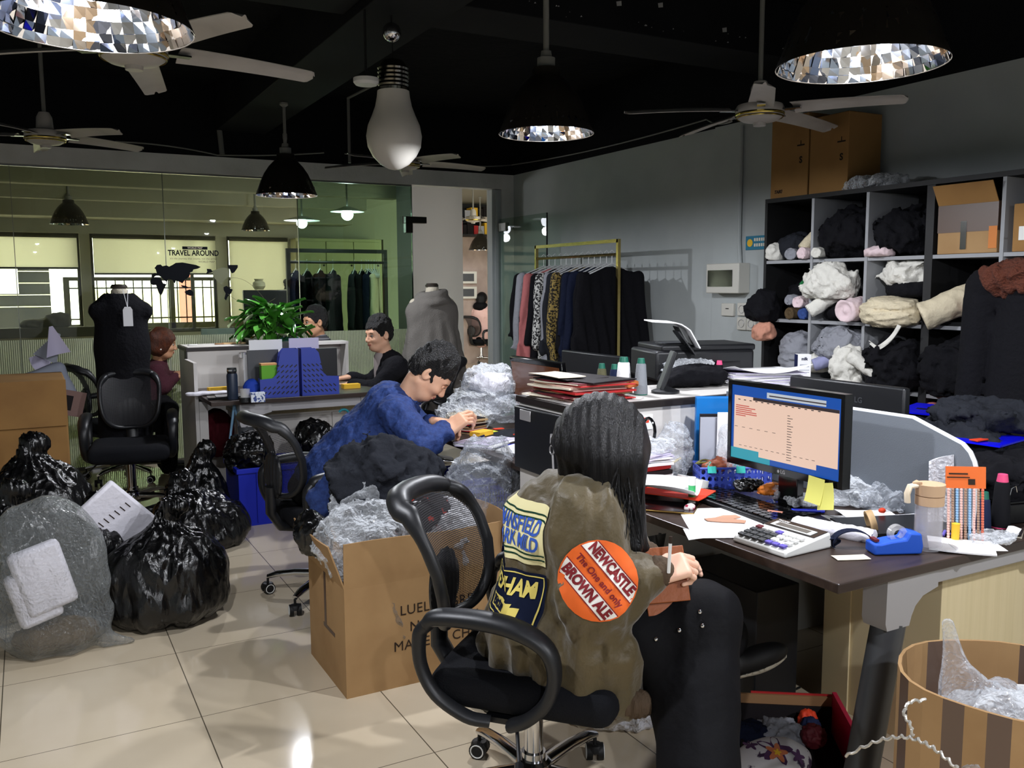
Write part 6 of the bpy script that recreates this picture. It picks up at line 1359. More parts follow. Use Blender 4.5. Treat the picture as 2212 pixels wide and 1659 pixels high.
# things crammed in the big open box
t = None
B_('plastic_bag', (1.06, 3.1, .38), (.17, .16, .13), 'bag_clear', 'shiny silvery plastic bag bulging over the left corner of the open box', 'bag', seed=71, amp=.022, s=30, h=.009, group='plastic bags in the open box')
B_('plastic_bag', (1.38, 3.08, .36), (.13, .14, .13), 'bag_white', 'milky plastic bag in the middle of the open box', 'bag', seed=72, amp=.022, s=26, h=.01, group='plastic bags in the open box')
B_('plastic_bag', (1.13, 3.28, .42), (.12, .1, .17), 'bag_clear', 'clear plastic bag standing up at the back left of the open box', 'bag', seed=73, amp=.025, s=26, h=.01, group='plastic bags in the open box')
B_('plastic_bag', (1.64, 3.22, .4), (.15, .15, .21), 'bag_clear_thin', 'large see-through plastic bag rising behind the front chair', 'bag', seed=74, amp=.025, s=20, h=.01, group='plastic bags in the open box')
B_('plastic_bag', (1.12, 2.99, .1), (.16, .05, .15), 'bag_frost', 'greyish plastic bag pressed against the torn front of the open box', 'bag', seed=75, amp=.014, s=30, h=.01, group='plastic bags in the open box')
B_('garbage_bag', (.90, 3.22, .46), (.05, .08, .07), 'bag_black', 'black plastic bag end poking over the left flap of the open box', 'bag', seed=76, amp=.02, h=.009, group='black garbage bags')
def bc(P):
    return s_cone(P, (-.05, 0, .02), (.12, .02, .05), .12, .1, (0, 0, 1), .6)
B_('jacket_pile', (1.22, 3.3, .52), (.22, .15, .16), 'cloth_charcoal', 'dark charcoal jacket heaped on top of the open box', 'jacket', seed=77, amp=.03, s=18, h=.011, extra=bc)
B_('jeans', (1.08, 3.5, .5), (.1, .08, .1), 'shirt_blue', 'blue denim piece peeking behind the charcoal jacket', 'jeans', seed=78, amp=.02, h=.011)
B_('scarf', (1.27, 3.06, .53), (.1, .06, .06), mat('red_black_tweed', (24, 18, 20), rough=.95, var=(24, (190, 50, 30), .58, .66)), 'red and black fringed scarf under the charcoal jacket', 'scarf', seed=79, amp=.02, s=40, h=.008)
MB().bb((-.02, -.0015, 0), (.02, .0015, .006)).obj('x', 'paper_white')
bpy.data.objects.remove(bpy.data.objects['x'])
put(MB().box((0, 0, .004), (.05, .015, .003), .4).obj('paper_label', 'paper_white'), (1.245, 3.02, .655), 'small white label lying on the red and black scarf', 'label')

# ---------------- things on and around the desks ----------------
for n_, c_ in dict(pap_white=(238, 238, 240), pap_cream=(226, 216, 196), pap_lilac=(206, 200, 226), pap_grey=(168, 172, 184), card_red=(176, 34, 36), card_brown=(150, 112, 76), card_dark=(34, 30, 32), card_maroon=(96, 24, 34), card_pink=(232, 190, 180), kraft=(196, 164, 120), foam_y=(238, 190, 50), note_y=(232, 228, 120), lime=(210, 224, 60), orange_red=(222, 64, 30), teal=(50, 180, 170), pink_hot=(232, 80, 130), beige_pl=(206, 172, 138), blue_pl=(30, 86, 200), navy_pl=(18, 24, 60), skin_print=(198, 150, 124)).items():
    mat(n_, c_, rough=.65)
mat('cone_yarn_white', (236, 236, 238), rough=.8, bump=('noise', 200, .2)); mat('yarn_olive', (92, 90, 64), rough=.8, bump=('noise', 200, .2)); mat('yarn_navy', (30, 38, 66), rough=.8); mat('yarn_grey', (128, 132, 138), rough=.8, bump=('noise', 200, .2)); mat('yarn_black', (18, 18, 22), rough=.8); mat('cone_green', (28, 104, 86), rough=.5)
mat('clear_plastic', (225, 222, 228), rough=.06, alpha=.28, spec=.8); mat('acrylic', (230, 228, 225), rough=.05, alpha=.35, spec=.8)
mat('basket_blue', (64, 84, 186), rough=.45); mat('file_blue', (44, 62, 156), rough=.45); mat('folder_blue', (30, 120, 200), rough=.25, alpha=.9)
def sheet_p(x0, y0, x1, y1, z, rz=0, curl=.0, th=.0006, m='pap_white'): pass
def paper(name, c, d, rz, label, m='pap_white', curl=.01, th=.001, cat='paper', group=None, z2=0, seed=0, parts=None):
    def f(u, v): return ((u-.5)*d[0], (v-.5)*d[1], th+.0005+curl*(abs(u-.5)*2)**2*(.5+.5*math.sin(3*v+seed))+z2*v)
    o = MB().sheet(f, 10, 8, th).obj(name, m, smooth=60); o.location = c; o.rotation_euler = (0, 0, rz); return tag(o, label, cat, group)
def stack(name, c, d, n, rz, label, mats, jit=.008, th=.004, cat='papers', seed=0, group=None, ang=.06):
    """each sheet or card of a pile is a thing of its own"""
    r = random.Random(seed); z = c[2]
    for i in range(n):
        t_ = th*r.uniform(.7, 1.3); m = MB(); w_, l_ = d[0]*r.uniform(.85, 1), d[1]*r.uniform(.85, 1)
        m.sheet(lambda u, v: ((u-.5)*w_, (v-.5)*l_, t_+.003*math.sin(u*3+i)*math.sin(v*4+i)*(i > 0)), 5, 5, t_*.9); o = m.obj(name, mats[i % len(mats)], smooth=60)
        o.location = (c[0]+r.uniform(-jit, jit), c[1]+r.uniform(-jit, jit), z); o.rotation_euler = (0, 0, rz+r.uniform(-ang, ang)); z += t_
        tag(o, label, cat, group or label[:40])
    return z
D1 = .7505; TOP = 1.039
# --- lit monitor
mat('screen_blue', (28, 84, 176), emis=.85, rough=.3); mat('screen_window', (238, 204, 184), emis=.95, rough=.3); mat('screen_bar', (70, 58, 60), emis=.6, rough=.3); mat('screen_light', (206, 214, 224), emis=.8, rough=.3); mat('screen_text', (96, 84, 84), emis=.4); mat('screen_red', (214, 84, 74), emis=.8); mat('screen_teal', (60, 170, 190), emis=.8)
MX = 2.05
t = thing('monitor', 'black computer monitor facing left with a peach coloured document open on its blue desktop', 'monitor', (MX+.1, 2.0, D1))
T = Matrix(((0, 0, -1, MX), (-1, 0, 0, 2.0), (0, 1, 0, 1.003), (0, 0, 0, 1)))     # local x -> -Y, y -> up, z -> toward the seat
hw, hh = .242, .14
MB().bb((-hw, -hh, -.03), (hw, hh, -.002), T=T).bb((-hw, -hh, -.002), (hw, -hh+.022, .003), T=T).bb((-hw, hh-.014, -.002), (hw, hh, .003), T=T).bb((-hw, -hh+.022, -.002), (-hw+.014, hh-.014, .003), T=T).bb((hw-.014, -hh+.022, -.002), (hw, hh-.014, .003), T=T).obj('housing', 'black_gloss', t, world=True, smooth=0)
sx, sy0, sy1 = hw-.014, -hh+.022, hh-.014
def R4(m, x0, x1, y0, y1, z, mi): m.add([(x0, y0, z), (x1, y0, z), (x1, y1, z), (x0, y1, z)], [(0, 1, 2, 3)], mi, T)
m = MB(); R4(m, -sx, sx, sy0, sy1, -.0015, 0); R4(m, -sx, -.05, sy0, sy0+.035, -.0013, 6)
R4(m, -.07, .17, sy1-.03, sy1-.012, -.0013, 3)
R4(m, -sx+.012, sx-.008, -.083, sy1-.034, -.001, 1); R4(m, -.1, .14, -.1, -.083, -.001, 1); R4(m, -.13, sx-.008, sy1-.044, sy1-.034, -.0008, 2); R4(m, -.06, .17, sy1-.024, sy1-.02, -.0011, 4)
rr2 = random.Random(3)
for i in range(6): R4(m, -sx+.02, -sx+.02+.04+rr2.random()*.09, .058-i*.0065, .061-i*.0065, -.0006, 5)
for i in range(18): R4(m, .02, .02+.01+rr2.random()*.014, .05-i*.0082, .052-i*.0082, -.0006, 4)
for i in range(14): R4(m, -sx+.03+i*.026, -sx+.04+i*.026, .078, .081, -.0006, 4); R4(m, -.19+i*.024, -.178+i*.024, -.073, -.0715, -.0006, 4)
for i in range(6): R4(m, -sx+.016+i*.034, -sx+.03+i*.034, -.012, -.0105, -.0006, 4)
m.obj('screen', ['screen_blue', 'screen_window', 'screen_bar', 'screen_light', 'screen_text', 'screen_red', 'screen_teal'], t, world=True, smooth=0)
v, f = text_geo('LG', .016, .0005); MB().add([(a[0]+.011, a[1]-hh+.011, .0034) for a in v], f, 0, T).obj('logo_letters', 'steel', t, world=True, smooth=0)
MB().add([(-.008+.005*math.cos(a*PI/8), -hh+.011+.005*math.sin(a*PI/8), .0034) for a in range(16)], [tuple(range(16))], 0, T).obj('logo_disc', 'steel', t, world=True, smooth=0)
MB().bb((MX+.03, 1.96, D1+.012), (MX+.06, 2.04, .95)).obj('stand_neck', 'black_gloss', t, world=True, bevel=.003)
MB().lathe([(.001, 0), (.1, 0), (.1, .006), (.04, .014), (.001, .014)], 30, (MX+.06, 2.0, D1)).obj('stand_base', 'black_gloss', t, world=True)
for i, (dy, dz, rz) in enumerate(((-.155, -.137, .06), (-.185, -.148, -.22))):
    o = MB().sheet(lambda u, v: (-.006-.012*v*v, (u-.5)*.062, -.078*v), 3, 8, .0005).obj('sticky_note', 'note_y'); o.location = (MX-.0+.0-.006, 2.0+dy, 1.003+dz+.02); o.rotation_euler = (rz, 0, 0); tag(o, ('yellow sticky note stuck under the lit monitor, the left one' if i == 0 else 'yellow sticky note with handwriting stuck under the lit monitor, the right one'), 'note', 'sticky notes')
# second monitor seen from behind
t = thing('monitor', 'black monitor seen from behind beyond the grey desk screen', 'monitor', (2.78, 2.36, D1)); MB().bb((2.75, 2.1, .88), (2.785, 2.65, 1.085)).obj('housing', 'black_plastic', t, world=True, bevel=.008); MB().bb((2.79, 2.33, D1), (2.81, 2.4, .95)).obj('stand_neck', 'black_plastic', t, world=True); MB().lathe([(.001, 0), (.1, 0), (.1, .008), (.001, .012)], 24, (2.8, 2.36, D1)).obj('stand_base', 'black_plastic', t, world=True)
v, f = text_geo('LG', .03, .0008); MB().add([(2.7485, 2.30-a[0], 1.02+a[1]) for a in v], f).obj('logo_letters', 'metal_dark', t, world=True, smooth=0)
# keyboard
t = thing('keyboard', 'black keyboard under the lit monitor, partly covered by wrappers', 'keyboard', (1.965, 2.07, D1), math.radians(-3))
MB().prism([(-.075, -.22), (.075, -.22), (.075, .22), (-.075, .22)], .016).obj('case', 'black_plastic', t, bevel=.004)
m = MB()
for i in range(5):
    for j in range(17): m.box((-.052+i*.026, -.2+j*.025, .0195), (.021, .02, .006))
m.obj('key', 'black_gloss', t, smooth=0)['kind'] = 'stuff'
# calculator
cal = Vector((1.770, 1.724, 0.770)); ax_ = (Vector((1.648, 1.759, 0.775))-Vector((1.657, 1.588, 0.775))); rz = math.atan2(-ax_.y, -ax_.x)
t = thing('calculator', 'white desk calculator with slanted display near the front desk corner', 'calculator', (cal.x, cal.y, D1), rz)
MB().add([(-.095, -.085, 0), (.095, -.085, 0), (.095, .1, 0), (-.095, .1, 0), (-.092, -.08, .018), (.092, -.08, .018), (.092, .095, .042), (-.092, .095, .042)], [(3, 2, 1, 0), (0, 1, 5, 4), (1, 2, 6, 5), (2, 3, 7, 6), (3, 0, 4, 7), (4, 5, 6, 7)]).obj('case', 'white_plastic', t, bevel=.006)
Tc = Matrix.Translation((0, -.08, .019)) @ Matrix.Rotation(math.atan2(.024, .175), 4, 'X')
MB().bb((-.086, .115, 0), (.086, .172, .0012), T=Tc).obj('panel', 'black_gloss', t, smooth=0)
MB().bb((-.07, .12, .0014), (.07, .15, .003), T=Tc).obj('display_frame', 'white_plastic', t, smooth=0); MB().bb((-.055, .125, .0032), (.055, .145, .004), T=Tc).obj('display', mat('lcd', (96, 96, 92), rough=.2), t, smooth=0)
v, f = text_geo('TIANSE', .012, .0004); MB().add([(a[0]-.055, a[1]+.16, .0018) for a in v], f, 0, Tc).obj('printed_lettering', 'white_plastic', t, smooth=0)
kc = {(0, 3): 'card_maroon', (2, 3): 'screen_key'}
mat('key_white', (228, 228, 226), rough=.4); mat('key_dark', (62, 64, 66), rough=.5); mat('key_violet', (96, 84, 178), rough=.5)
for i in range(7):
    for j in range(4):
        if (i, j) in ((5, 1),): continue
        m_ = 'card_maroon' if (i, j) == (0, 3) else 'key_violet' if (j == 0 and i > 3) or (i, j) == (3, 3) else 'key_dark' if i in (0, 1, 2, 3) and j < 3 else 'key_white'
        MB().box((-.072+i*.024, .012+j*.023, .005), (.019, .016, .007), T=Tc).obj('key', m_, t, bevel=.002, smooth=0)
# paper pattern and tools
o = thing('pattern_sheet', 'white paper sheet overhanging the desk edge with a skin coloured cut-out shape on it', 'paper', (1.774, 1.977, 0.751), math.radians(-12)); o.rotation_euler = (0, 0, math.radians(-28))
MB().sheet(lambda u, v: ((u-.5)*.24+.02*v, (v-.5)*.32, .0015+.004*math.sin(3*u)*math.sin(2*v)+(-.05*max(0, .18-u)**1.3)), 12, 8, .0008).obj('sheet', 'pap_white', o)
MB().prism([(-.06, -.02), (-.02, -.035), (.045, -.045), (.055, -.02), (.02, .0), (.05, .02), (.04, .045), (.0, .04), (-.03, .015), (-.065, .005)], .002, Matrix.Translation((.03, .02, .006))).obj('cut_out_shape', 'skin_print', o, smooth=0)
t = thing('tape_dispenser', 'blue tape dispenser at the front desk corner beside the clear jug', 'tape dispenser', (1.986, 1.527, 0.751), math.radians(-24))
MB().prism([(-.068, 0), (.062, 0), (.066, .02), (.06, .055), (.028, .058), (.018, .04), (-.02, .036), (-.05, .03), (-.068, .03)], .055, Matrix.Translation((0, .0275, 0)) @ Matrix.Rotation(PI/2, 4, 'X')).obj('body', 'blue_pl', t, bevel=.005)
MB().lathe([(.012, -.009), (.024, -.009), (.024, .009), (.012, .009)], 24, closed=True, T=Matrix.Translation((.005, 0, .05)) @ Matrix.Rotation(PI/2, 4, 'X')).obj('tape_roll', 'acrylic', t); MB().box((-.056, 0, .036), (.012, .03, .006)).obj('cutter', 'card_maroon', t)
t = thing('water_jug', 'clear plastic jug with beige lid and handle on the front desk', 'jug', (2.088, 1.503, 0.751), math.radians(155))
MB().lathe([(.001, 0), (.034, 0), (.036, .01), (.035, .125), (.033, .125), (.0335, .012), (.001, .01)], 28).obj('body', 'clear_plastic', t)
MB().lathe([(.001, .122), (.0365, .122), (.0365, .146), (.001, .146)], 28).lathe([(.001, .148), (.0365, .148), (.038, .178), (.001, .184)], 28).obj('lid', 'beige_pl', t)
MB().sheet(lambda u, v: (.03+.022*u, (.5-v)*.03*(1-u), .18-.004*u), 4, 4, .006).obj('spout', 'beige_pl', t)
MB().tube([(.034, 0, .175), (.056, 0, .172), (.063, 0, .152), (.061, 0, .128)], .0075, 8, flat=1.4, up=(0, 1, 0)).obj('handle', mat('cream_pl', (232, 216, 190), rough=.4), t)
# ribbon, foam strip, tape rings
t = thing('ribbon', 'curled navy ribbon lying between calculator and tape dispenser', 'ribbon', (1.918, 1.599, 0.751), -.5)
MB().sheet(lambda u, v: (.055*math.cos(PI*u*1.15)+.0, (v-.5)*.03+.02*u, .003+.045*math.sin(PI*min(1, u*1.1))), 16, 3, .002).sheet(lambda u, v: (-.055+.02*math.sin(6*u), (v-.5)*.028+.02, .004+.02*u*(1-u)*4), 10, 3, .002).obj('band', 'cloth_navy', t, smooth=80)
paper('paper_slip', (1.844, 1.547, 0.751), (.09, .04), -.4, 'small checked paper slip under the navy ribbon', 'pap_cream', .001)
fo = Vector((1.991, 1.726, 0.765)); fa, fb = Vector((1.933, 1.827, 0.765)), Vector((2.015, 1.616, 0.765))
roll('foam_strip', tuple(fa+Vector((0, 0, .0))), tuple(fb), .026, 'foam_white', 'thick roll of white foam padding behind the calculator', 3, 'foam', h=.007, fl=.8)
t = MB().lathe([(.026, -.009), (.033, -.009), (.033, .009), (.026, .009)], 24, closed=True).obj('tape_ring', 'kraft'); t.location = Vector((2.078, 1.679, 0.751))+Vector((0, 0, .034)); t.rotation_euler = (1.3, .2, .9); tag(t, 'empty tan cardboard tape ring standing against the foam roll', 'tape')
MB().tube([(0, -.02, .012), (0, .025, .012)], .012, 12, flat=1.0).obj('x', 'beige_pl'); e_ = bpy.data.objects['x']; e_.name = 'eraser'; e_.data.materials[0] = mat('eraser_pink', (176, 116, 98), rough=.6); e_.location = (1.963, 1.930, 0.751); e_.rotation_euler = (0, 0, .5); tag(e_, 'pinkish brown eraser lying before the keyboard corner', 'eraser')
t = thing('glue_stick', 'green and white glue stick standing by the patterned sweet', 'glue stick', (1.862, 2.200, 0.751)); MB().lathe([(.001, 0), (.012, 0), (.012, .02), (.001, .02)], 16).lathe([(.001, .062), (.0125, .062), (.0125, .088), (.001, .089)], 16).obj('cap', 'white_plastic', t); MB().lathe([(.0118, .02), (.0118, .062)], 16).obj('barrel', mat('glue_green', (60, 170, 100), rough=.4), t)
t = thing('masking_tape', 'big white roll of tape left of the blue basket', 'tape', (1.988, 2.355, 0.751)); MB().lathe([(.03, 0), (.055, 0), (.055, .028), (.03, .028)], 30, closed=True, T=Matrix.Rotation(.25, 4, 'Y') @ Matrix.Translation((0, 0, .015))).obj('tape_roll', 'white_plastic', t)
t = thing('sweet', 'wrapped white and dark red sweet beside the glue stick', 'sweet', (1.794, 2.129, 0.751)); mesh_sdf(lambda P: s_ell(P, (0, 0, .012), (.022, .014, .012))-.003*wob(P, 200, 1), (-.03, -.02, 0), (.03, .02, .03), .004).obj('wrapper', mat('sweet_wrap', (226, 216, 216), rough=.3, var=(60, (150, 30, 60), .5, .56)), t, smooth=80)
t = thing('tablet', 'dark tablet with gold edge lying at the desk edge under papers', 'tablet', (1.753, 2.199, 0.751), -.85); MB().box((0, 0, .0035), (.2, .13, .006)).obj('frame', mat('gold_edge', (178, 146, 84), rough=.3, metal=1), t, bevel=.002); MB().box((0, 0, .0068), (.195, .125, .001)).obj('glass', 'black_gloss', t)
# blue mesh baskets with clips
def basket(c, d, rz, label, m='basket_blue'):
    t = thing('wire_basket', label, 'basket', c, rz, 'blue perforated baskets'); x, y, z = d[0]/2, d[1]/2, d[2]
    MB().bb((-x, -y, 0), (x, y, .003)).obj('bottom', m, t)
    for (ax0, ay0, ax1, ay1) in ((-x, -y, x, -y), (x, -y, x, y), (x, y, -x, y), (-x, y, -x, -y)):
        L_ = math.hypot(ax1-ax0, ay1-ay0); nx = max(2, int(L_/.022)); nz = 3; e = Vector((ax1-ax0, ay1-ay0, 0)).normalized(); nn = Vector((e.y, -e.x, 0)); mm = MB()
        W_ = L_/nx; Hh = z/(nz)
        for i in range(nx):
            for j in range(nz):
                cx_, cz_ = (i+.5)*W_, (j+.5)*Hh; K = 8; sq = [(-.5, -.5), (0, -.5), (.5, -.5), (.5, 0), (.5, .5), (0, .5), (-.5, .5), (-.5, 0)]; el = [(-.25, -.27), (0, -.38), (.25, -.27), (.34, 0), (.25, .27), (0, .38), (-.25, .27), (-.34, 0)]
                P0 = Vector((ax0, ay0, 0)); vv = []
                for o_ in (0, -.002):
                    vv += [tuple(P0+e*(cx_+a*W_)+Vector((0, 0, cz_+b*Hh))+nn*o_) for a, b in sq]+[tuple(P0+e*(cx_+a*W_)+Vector((0, 0, cz_+b*Hh))+nn*o_) for a, b in el]
                ff = [(k, (k+1) % 8, 8+(k+1) % 8, 8+k) for k in range(8)]+[(16+(k+1) % 8, 16+k, 24+k, 24+(k+1) % 8) for k in range(8)]+[(8+k, 8+(k+1) % 8, 24+(k+1) % 8, 24+k) for k in range(8)]
                mm.add(vv, ff)
        mm.obj('side_wall', m, t, smooth=0)
    MB().tube([(-x, -y, z), (x, -y, z), (x, y, z), (-x, y, z)], .004, 6, close=True).obj('rim', m, t); return t
bk_ = basket((2.155, 2.335, D1), (.25, .12, .075), math.radians(-28), 'blue perforated basket left of the lit monitor, holding clips and cords')
for i, (dx, dy) in enumerate(((-.1, -.06), (.0, -.062), (.06, .02))):
    t = thing('binder_clip', ('teal binder clip at the left corner of the blue basket', 'teal binder clip in the middle of the blue basket rim', 'teal binder clip on the far rim of the blue basket')[i], 'clip', tuple(bk_.matrix_basis @ Vector((dx, dy, .06))), math.radians(-28), 'teal binder clips'); MB().prism([(-.008, 0), (.008, 0), (.002, .022), (-.002, .022)], .03, Matrix.Rotation(PI/2, 4, 'Z') @ Matrix.Rotation(PI/2, 4, 'X')).obj('clip_body', 'teal', t); MB().tube([(.0, 0, .02), (.014, .01, .035), (.014, .02, .035), (0, .03, .02)], .0012, 5).obj('wire_arm', 'teal', t)
blob('wrapper', (2.18, 2.34, D1+.05), (.05, .04, .025), 'bag_clear', 'green-gold cellophane scrap in the blue basket', 'wrapper', seed=81, amp=.014, s=60, h=.006)
blob('leather_scrap', (2.11, 2.36, D1+.055), (.045, .03, .018), mat('terracotta', (176, 98, 70), rough=.6), 'terracotta leather scrap in the blue basket', 'scrap', seed=82, amp=.01, s=60, h=.006)
t = thing('cord', 'looped olive cord with black ends hanging over the blue basket', 'cord', (2.08, 2.40, D1+.08)); MB().tube([(.03*math.cos(a*PI/6)+.01*(a//12), .02*math.sin(a*PI/6), .005*math.sin(a)) for a in range(24)], .003, 6).obj('loop', mat('cord_olive', (120, 118, 60), rough=.7), t)
t = thing('chopsticks_pack', 'long clear packet with a pale strip leaning from the desk papers onto the basket', 'packet', (1.99, 2.45, D1+.06)); MB().tube([(1.940, 2.508, 0.790), (2.274, 2.557, 0.880)], .008, 6, flat=1.6).obj('sleeve', 'clear_plastic', t, world=True); MB().tube([(1.936, 2.497, 0.789), (2.067, 2.509, 0.828)], .005, 6).obj('strip', mat('straw', (206, 190, 140), rough=.6), t, world=True)
# crumpled wrappers on the keyboard
for i, (p, r_, m_, lab) in enumerate((((2.072, 2.173, 0.775), (.05, .03, .014), 'bag_black', 'shiny black wrapper on the far side of the keyboard'), ((2.080, 2.084, 0.780), (.035, .02, .014), mat('orange_ribbon', (196, 110, 36), rough=.5), 'orange edged ribbon scrap on the keyboard'), ((2.118, 2.056, 0.775), (.04, .03, .014), 'bag_clear_thin', 'clear crumpled wrapper on the right of the keyboard'), ((2.123, 1.973, 0.765), (.05, .03, .012), 'bag_clear', 'clear plastic strip beside the sticky notes'))):
    blob('wrapper', p, r_, m_, lab, 'wrapper', seed=83+i, amp=.01, s=60, h=.006)
t = thing('pen', 'blue pen lying right of the keyboard', 'pen', (2.095, 1.927, 0.752), -.6); MB().tube([(-.05, 0, .007), (.05, 0, .007)], .006, 8).obj('barrel', mat('pen_blue', (30, 50, 200), rough=.3), t)
# stacks between cabinet and seat
zt_ = stack('paper_sheet', (1.83, 2.47, D1), (.2, .16), 6, .3, 'papers in the low stack at the foot of the side cabinet', ['pap_white', 'card_red', 'pap_white', 'pap_cream'], seed=5)
zt_ = stack('notebook', (1.86, 2.46, zt_), (.17, .13), 5, .1, 'notebooks stacked in front of the white side cabinet', ['card_red', 'pap_white', 'card_dark', 'card_red', 'pap_white'], th=.014, seed=6)
zt_ = stack('paper_sheet', (1.87, 2.47, zt_), (.18, .14), 10, .2, 'lilac edged sheets on the notebook stack before the side cabinet', ['pap_lilac', 'pap_white'], th=.003, jit=.014, seed=7, ang=.25)
blob('plastic_bag', (1.9, 2.46, zt_), (.07, .05, .018), 'bag_clear', 'small clear bag on top of the notebook stack', 'bag', seed=90, amp=.012, s=50, h=.007)
paper('folder', (1.86, 2.28, D1+.02), (.16, .22), .5, 'orange red folder under the white sheet left of the basket', 'orange_red', .004, .003, 'folder')
paper('paper_sheet', (1.78, 2.27, D1+.035), (.16, .26), .7, 'curled white sheet rising at the desk edge beside the black hair', 'pap_white', .03, .001, z2=.03, seed=1)
t = thing('scissors', 'scissors with black loop handle standing in the clutter by the side cabinet', 'scissors', (1.93, 2.52, D1+.1)); MB().tube([(0, .035*math.cos(a*PI/8), .09+.045*math.sin(a*PI/8)) for a in range(16)], .006, 8, close=True).obj('handle', 'black_gloss', t); MB().bb((-.002, -.006, -.06), (.002, .006, .05)).obj('blade', 'steel', t)
blob('plastic_bag', (2.03, 2.5, D1+.02), (.06, .045, .09), 'bag_clear_thin', 'clear bag with a dark piece inside standing by the scissors', 'bag', seed=91, amp=.014, s=40, h=.008)
# blue document folders standing
def slab(c, d, m, rz=0, tilt=0, name='folder_body', par=None, bevel=0): return MB().box((0, 0, d[2]/2), d, T=Matrix.Translation(c) @ Matrix.Rotation(rz, 4, 'Z') @ Matrix.Rotation(tilt, 4, 'X')).obj(name, m, par, smooth=0, bevel=bevel)
fb_ = Vector((2.24, 2.44, D1)); rz_ = math.radians(-30)
t = thing('file_folder', 'translucent blue folder standing behind the papers left of the lit monitor', 'folder', tuple(fb_), rz_); slab((0, .03, 0), (.25, .03, .3), 'folder_blue', 0, .05, 'cover', t, .003)
t = thing('file_folder', 'dark grey ring binder standing before the blue folder', 'folder', tuple(fb_+Vector((-.03, -.03, 0))), rz_); slab((0, 0, 0), (.22, .012, .245), 'card_dark', 0, .04, 'cover', t); slab((-.01, -.012, .01), (.2, .008, .225), 'pap_grey', 0, .04, 'pages', t)
t = thing('paper_sheaf', 'printed product sheets with grey photo pairs standing against the binder', 'papers', tuple(fb_+Vector((-.01, -.07, 0))), rz_); slab((.01, 0, .0), (.2, .006, .255), 'pap_white', 0, .06, 'sheet', t); m = MB()
for i in range(4):
    for j in range(2): m.box((-.03+j*.035, -.0045, .19-i*.052), (.016, .001, .036))
m.obj('printed_photo', 'pap_grey', t, smooth=0)['kind'] = 'stuff'
m = MB()
for i in range(4): m.box((.045, -.0045, .2-i*.052), (.02, .001, .012))
m.obj('printed_note', mat('orange_ink', (230, 150, 90), rough=.7), t, smooth=0)['kind'] = 'stuff'
t = MB().prism([(0, -.07), (.05, -.05), (.06, .04), (.02, .1), (-.02, .02)], .004, frame((fb_.x+.09, fb_.y-.13, D1+.14), (math.cos(rz_), math.sin(rz_), 0), (0, 0, 1))).solo('fan_card', 'pen_blue', 'round edged bright blue card beside the lit monitor', 'card')
blob('plastic_bag', (2.2, 2.38, D1+.07), (.06, .03, .07), 'bag_clear_thin', 'clear packet hanging before the printed product sheets', 'bag', seed=92, amp=.012, s=40, h=.008)
t = thing('picture_card', 'small colourful picture card pinned on the side cabinet front', 'card', (1.98, 2.597, .93)); slab((0, 0, 0), (.05, .003, .055), 'pap_white', 0, 0, 'card', t); MB().box((-.008, -.002, .035), (.03, .001, .02)).obj('print', 'orange_red', t, smooth=0)
# clutter right of the monitor
blob('plastic_bag', (2.339, 1.949, 0.751), (.09, .07, .03), 'bag_clear', 'crumpled clear bags with papers right of the lit monitor', 'bag', seed=93, amp=.018, s=40, h=.008)
blob('plastic_bag', (2.379, 1.856, 0.751), (.08, .07, .028), 'bag_clear_thin', 'thin clear bag with red and blue bits behind the jug', 'bag', seed=94, amp=.018, s=40, h=.008)
for i, (p, c_) in enumerate((((2.367, 1.856, 0.775), 'pen_blue'), ((2.235, 1.767, 0.770), 'orange_red'))): blob('cord_lock', p, (.012, .01, .008), c_, ('small blue toggle in the clear bags behind the jug', 'small red toggle in the clear bags behind the jug')[i], 'toggle', seed=i, amp=.002, h=.004)
paper('paper_sheet', (2.229, 1.820, 0.753), (.16, .1), -.5, 'white leaflet with a small printed map before the clear bags', 'pap_white', .006)
paper('paper_sheet', (2.194, 1.742, 0.753), (.3, .14), -.45, 'wide white sheet lying under the jug and foam roll', 'pap_white', .008)
mat('tray_black', (16, 16, 18), rough=.3)
MB().bb((-.17, -.09, 0), (.17, .09, .01)).obj('x', 'tray_black'); e_ = bpy.data.objects['x']; e_.name = 'display_tray'; e_.location = (2.191, 1.668, 0.757); e_.rotation_euler = (0, 0, -.35); tag(e_, 'flat black case with chrome edge lying behind the tape dispenser', 'case')
o = MB().sheet(lambda u, v: ((u-.5)*.26, .05*math.sin(v*2)-.02*u, .02+.13*v-.05*u*v+.012*math.sin(6*u)), 12, 8, .0012).obj('translucent_sheet', 'bag_white', smooth=80); o.location = (2.532, 2.006, 0.752); o.rotation_euler = (0, 0, -.75); tag(o, 'translucent curled paper leaning on the grey desk screen', 'paper')
t = thing('cosmetic_pouch', 'tall white foil pouch with a small emblem behind the jug', 'pouch', (2.303, 1.613, 0.752), -.55); MB().sheet(lambda u, v: ((u-.5)*.07*(1-.1*v), .012*math.cos((u-.5)*3)+.02*v, .002+.19*v+.02*u*v), 8, 10, .008).obj('foil', 'bag_white', t, smooth=80); MB().prism([(0, -.01), (.007, 0), (0, .014), (-.007, 0)], .001, Matrix.Translation((.01, .006, .15)) @ Matrix.Rotation(PI/2, 4, 'X')).obj('emblem', 'skin_print', t)
t = thing('swatch_pack', 'orange topped packet of pastel bead strings leaning behind the jug', 'packet', (2.240, 1.497, 0.752), -.62)
Tq = Matrix.Rotation(-.12, 4, 'X'); MB().box((0, 0, .175), (.105, .004, .06), T=Tq).obj('header_card', mat('orange_card', (226, 106, 36), rough=.6), t, smooth=0)
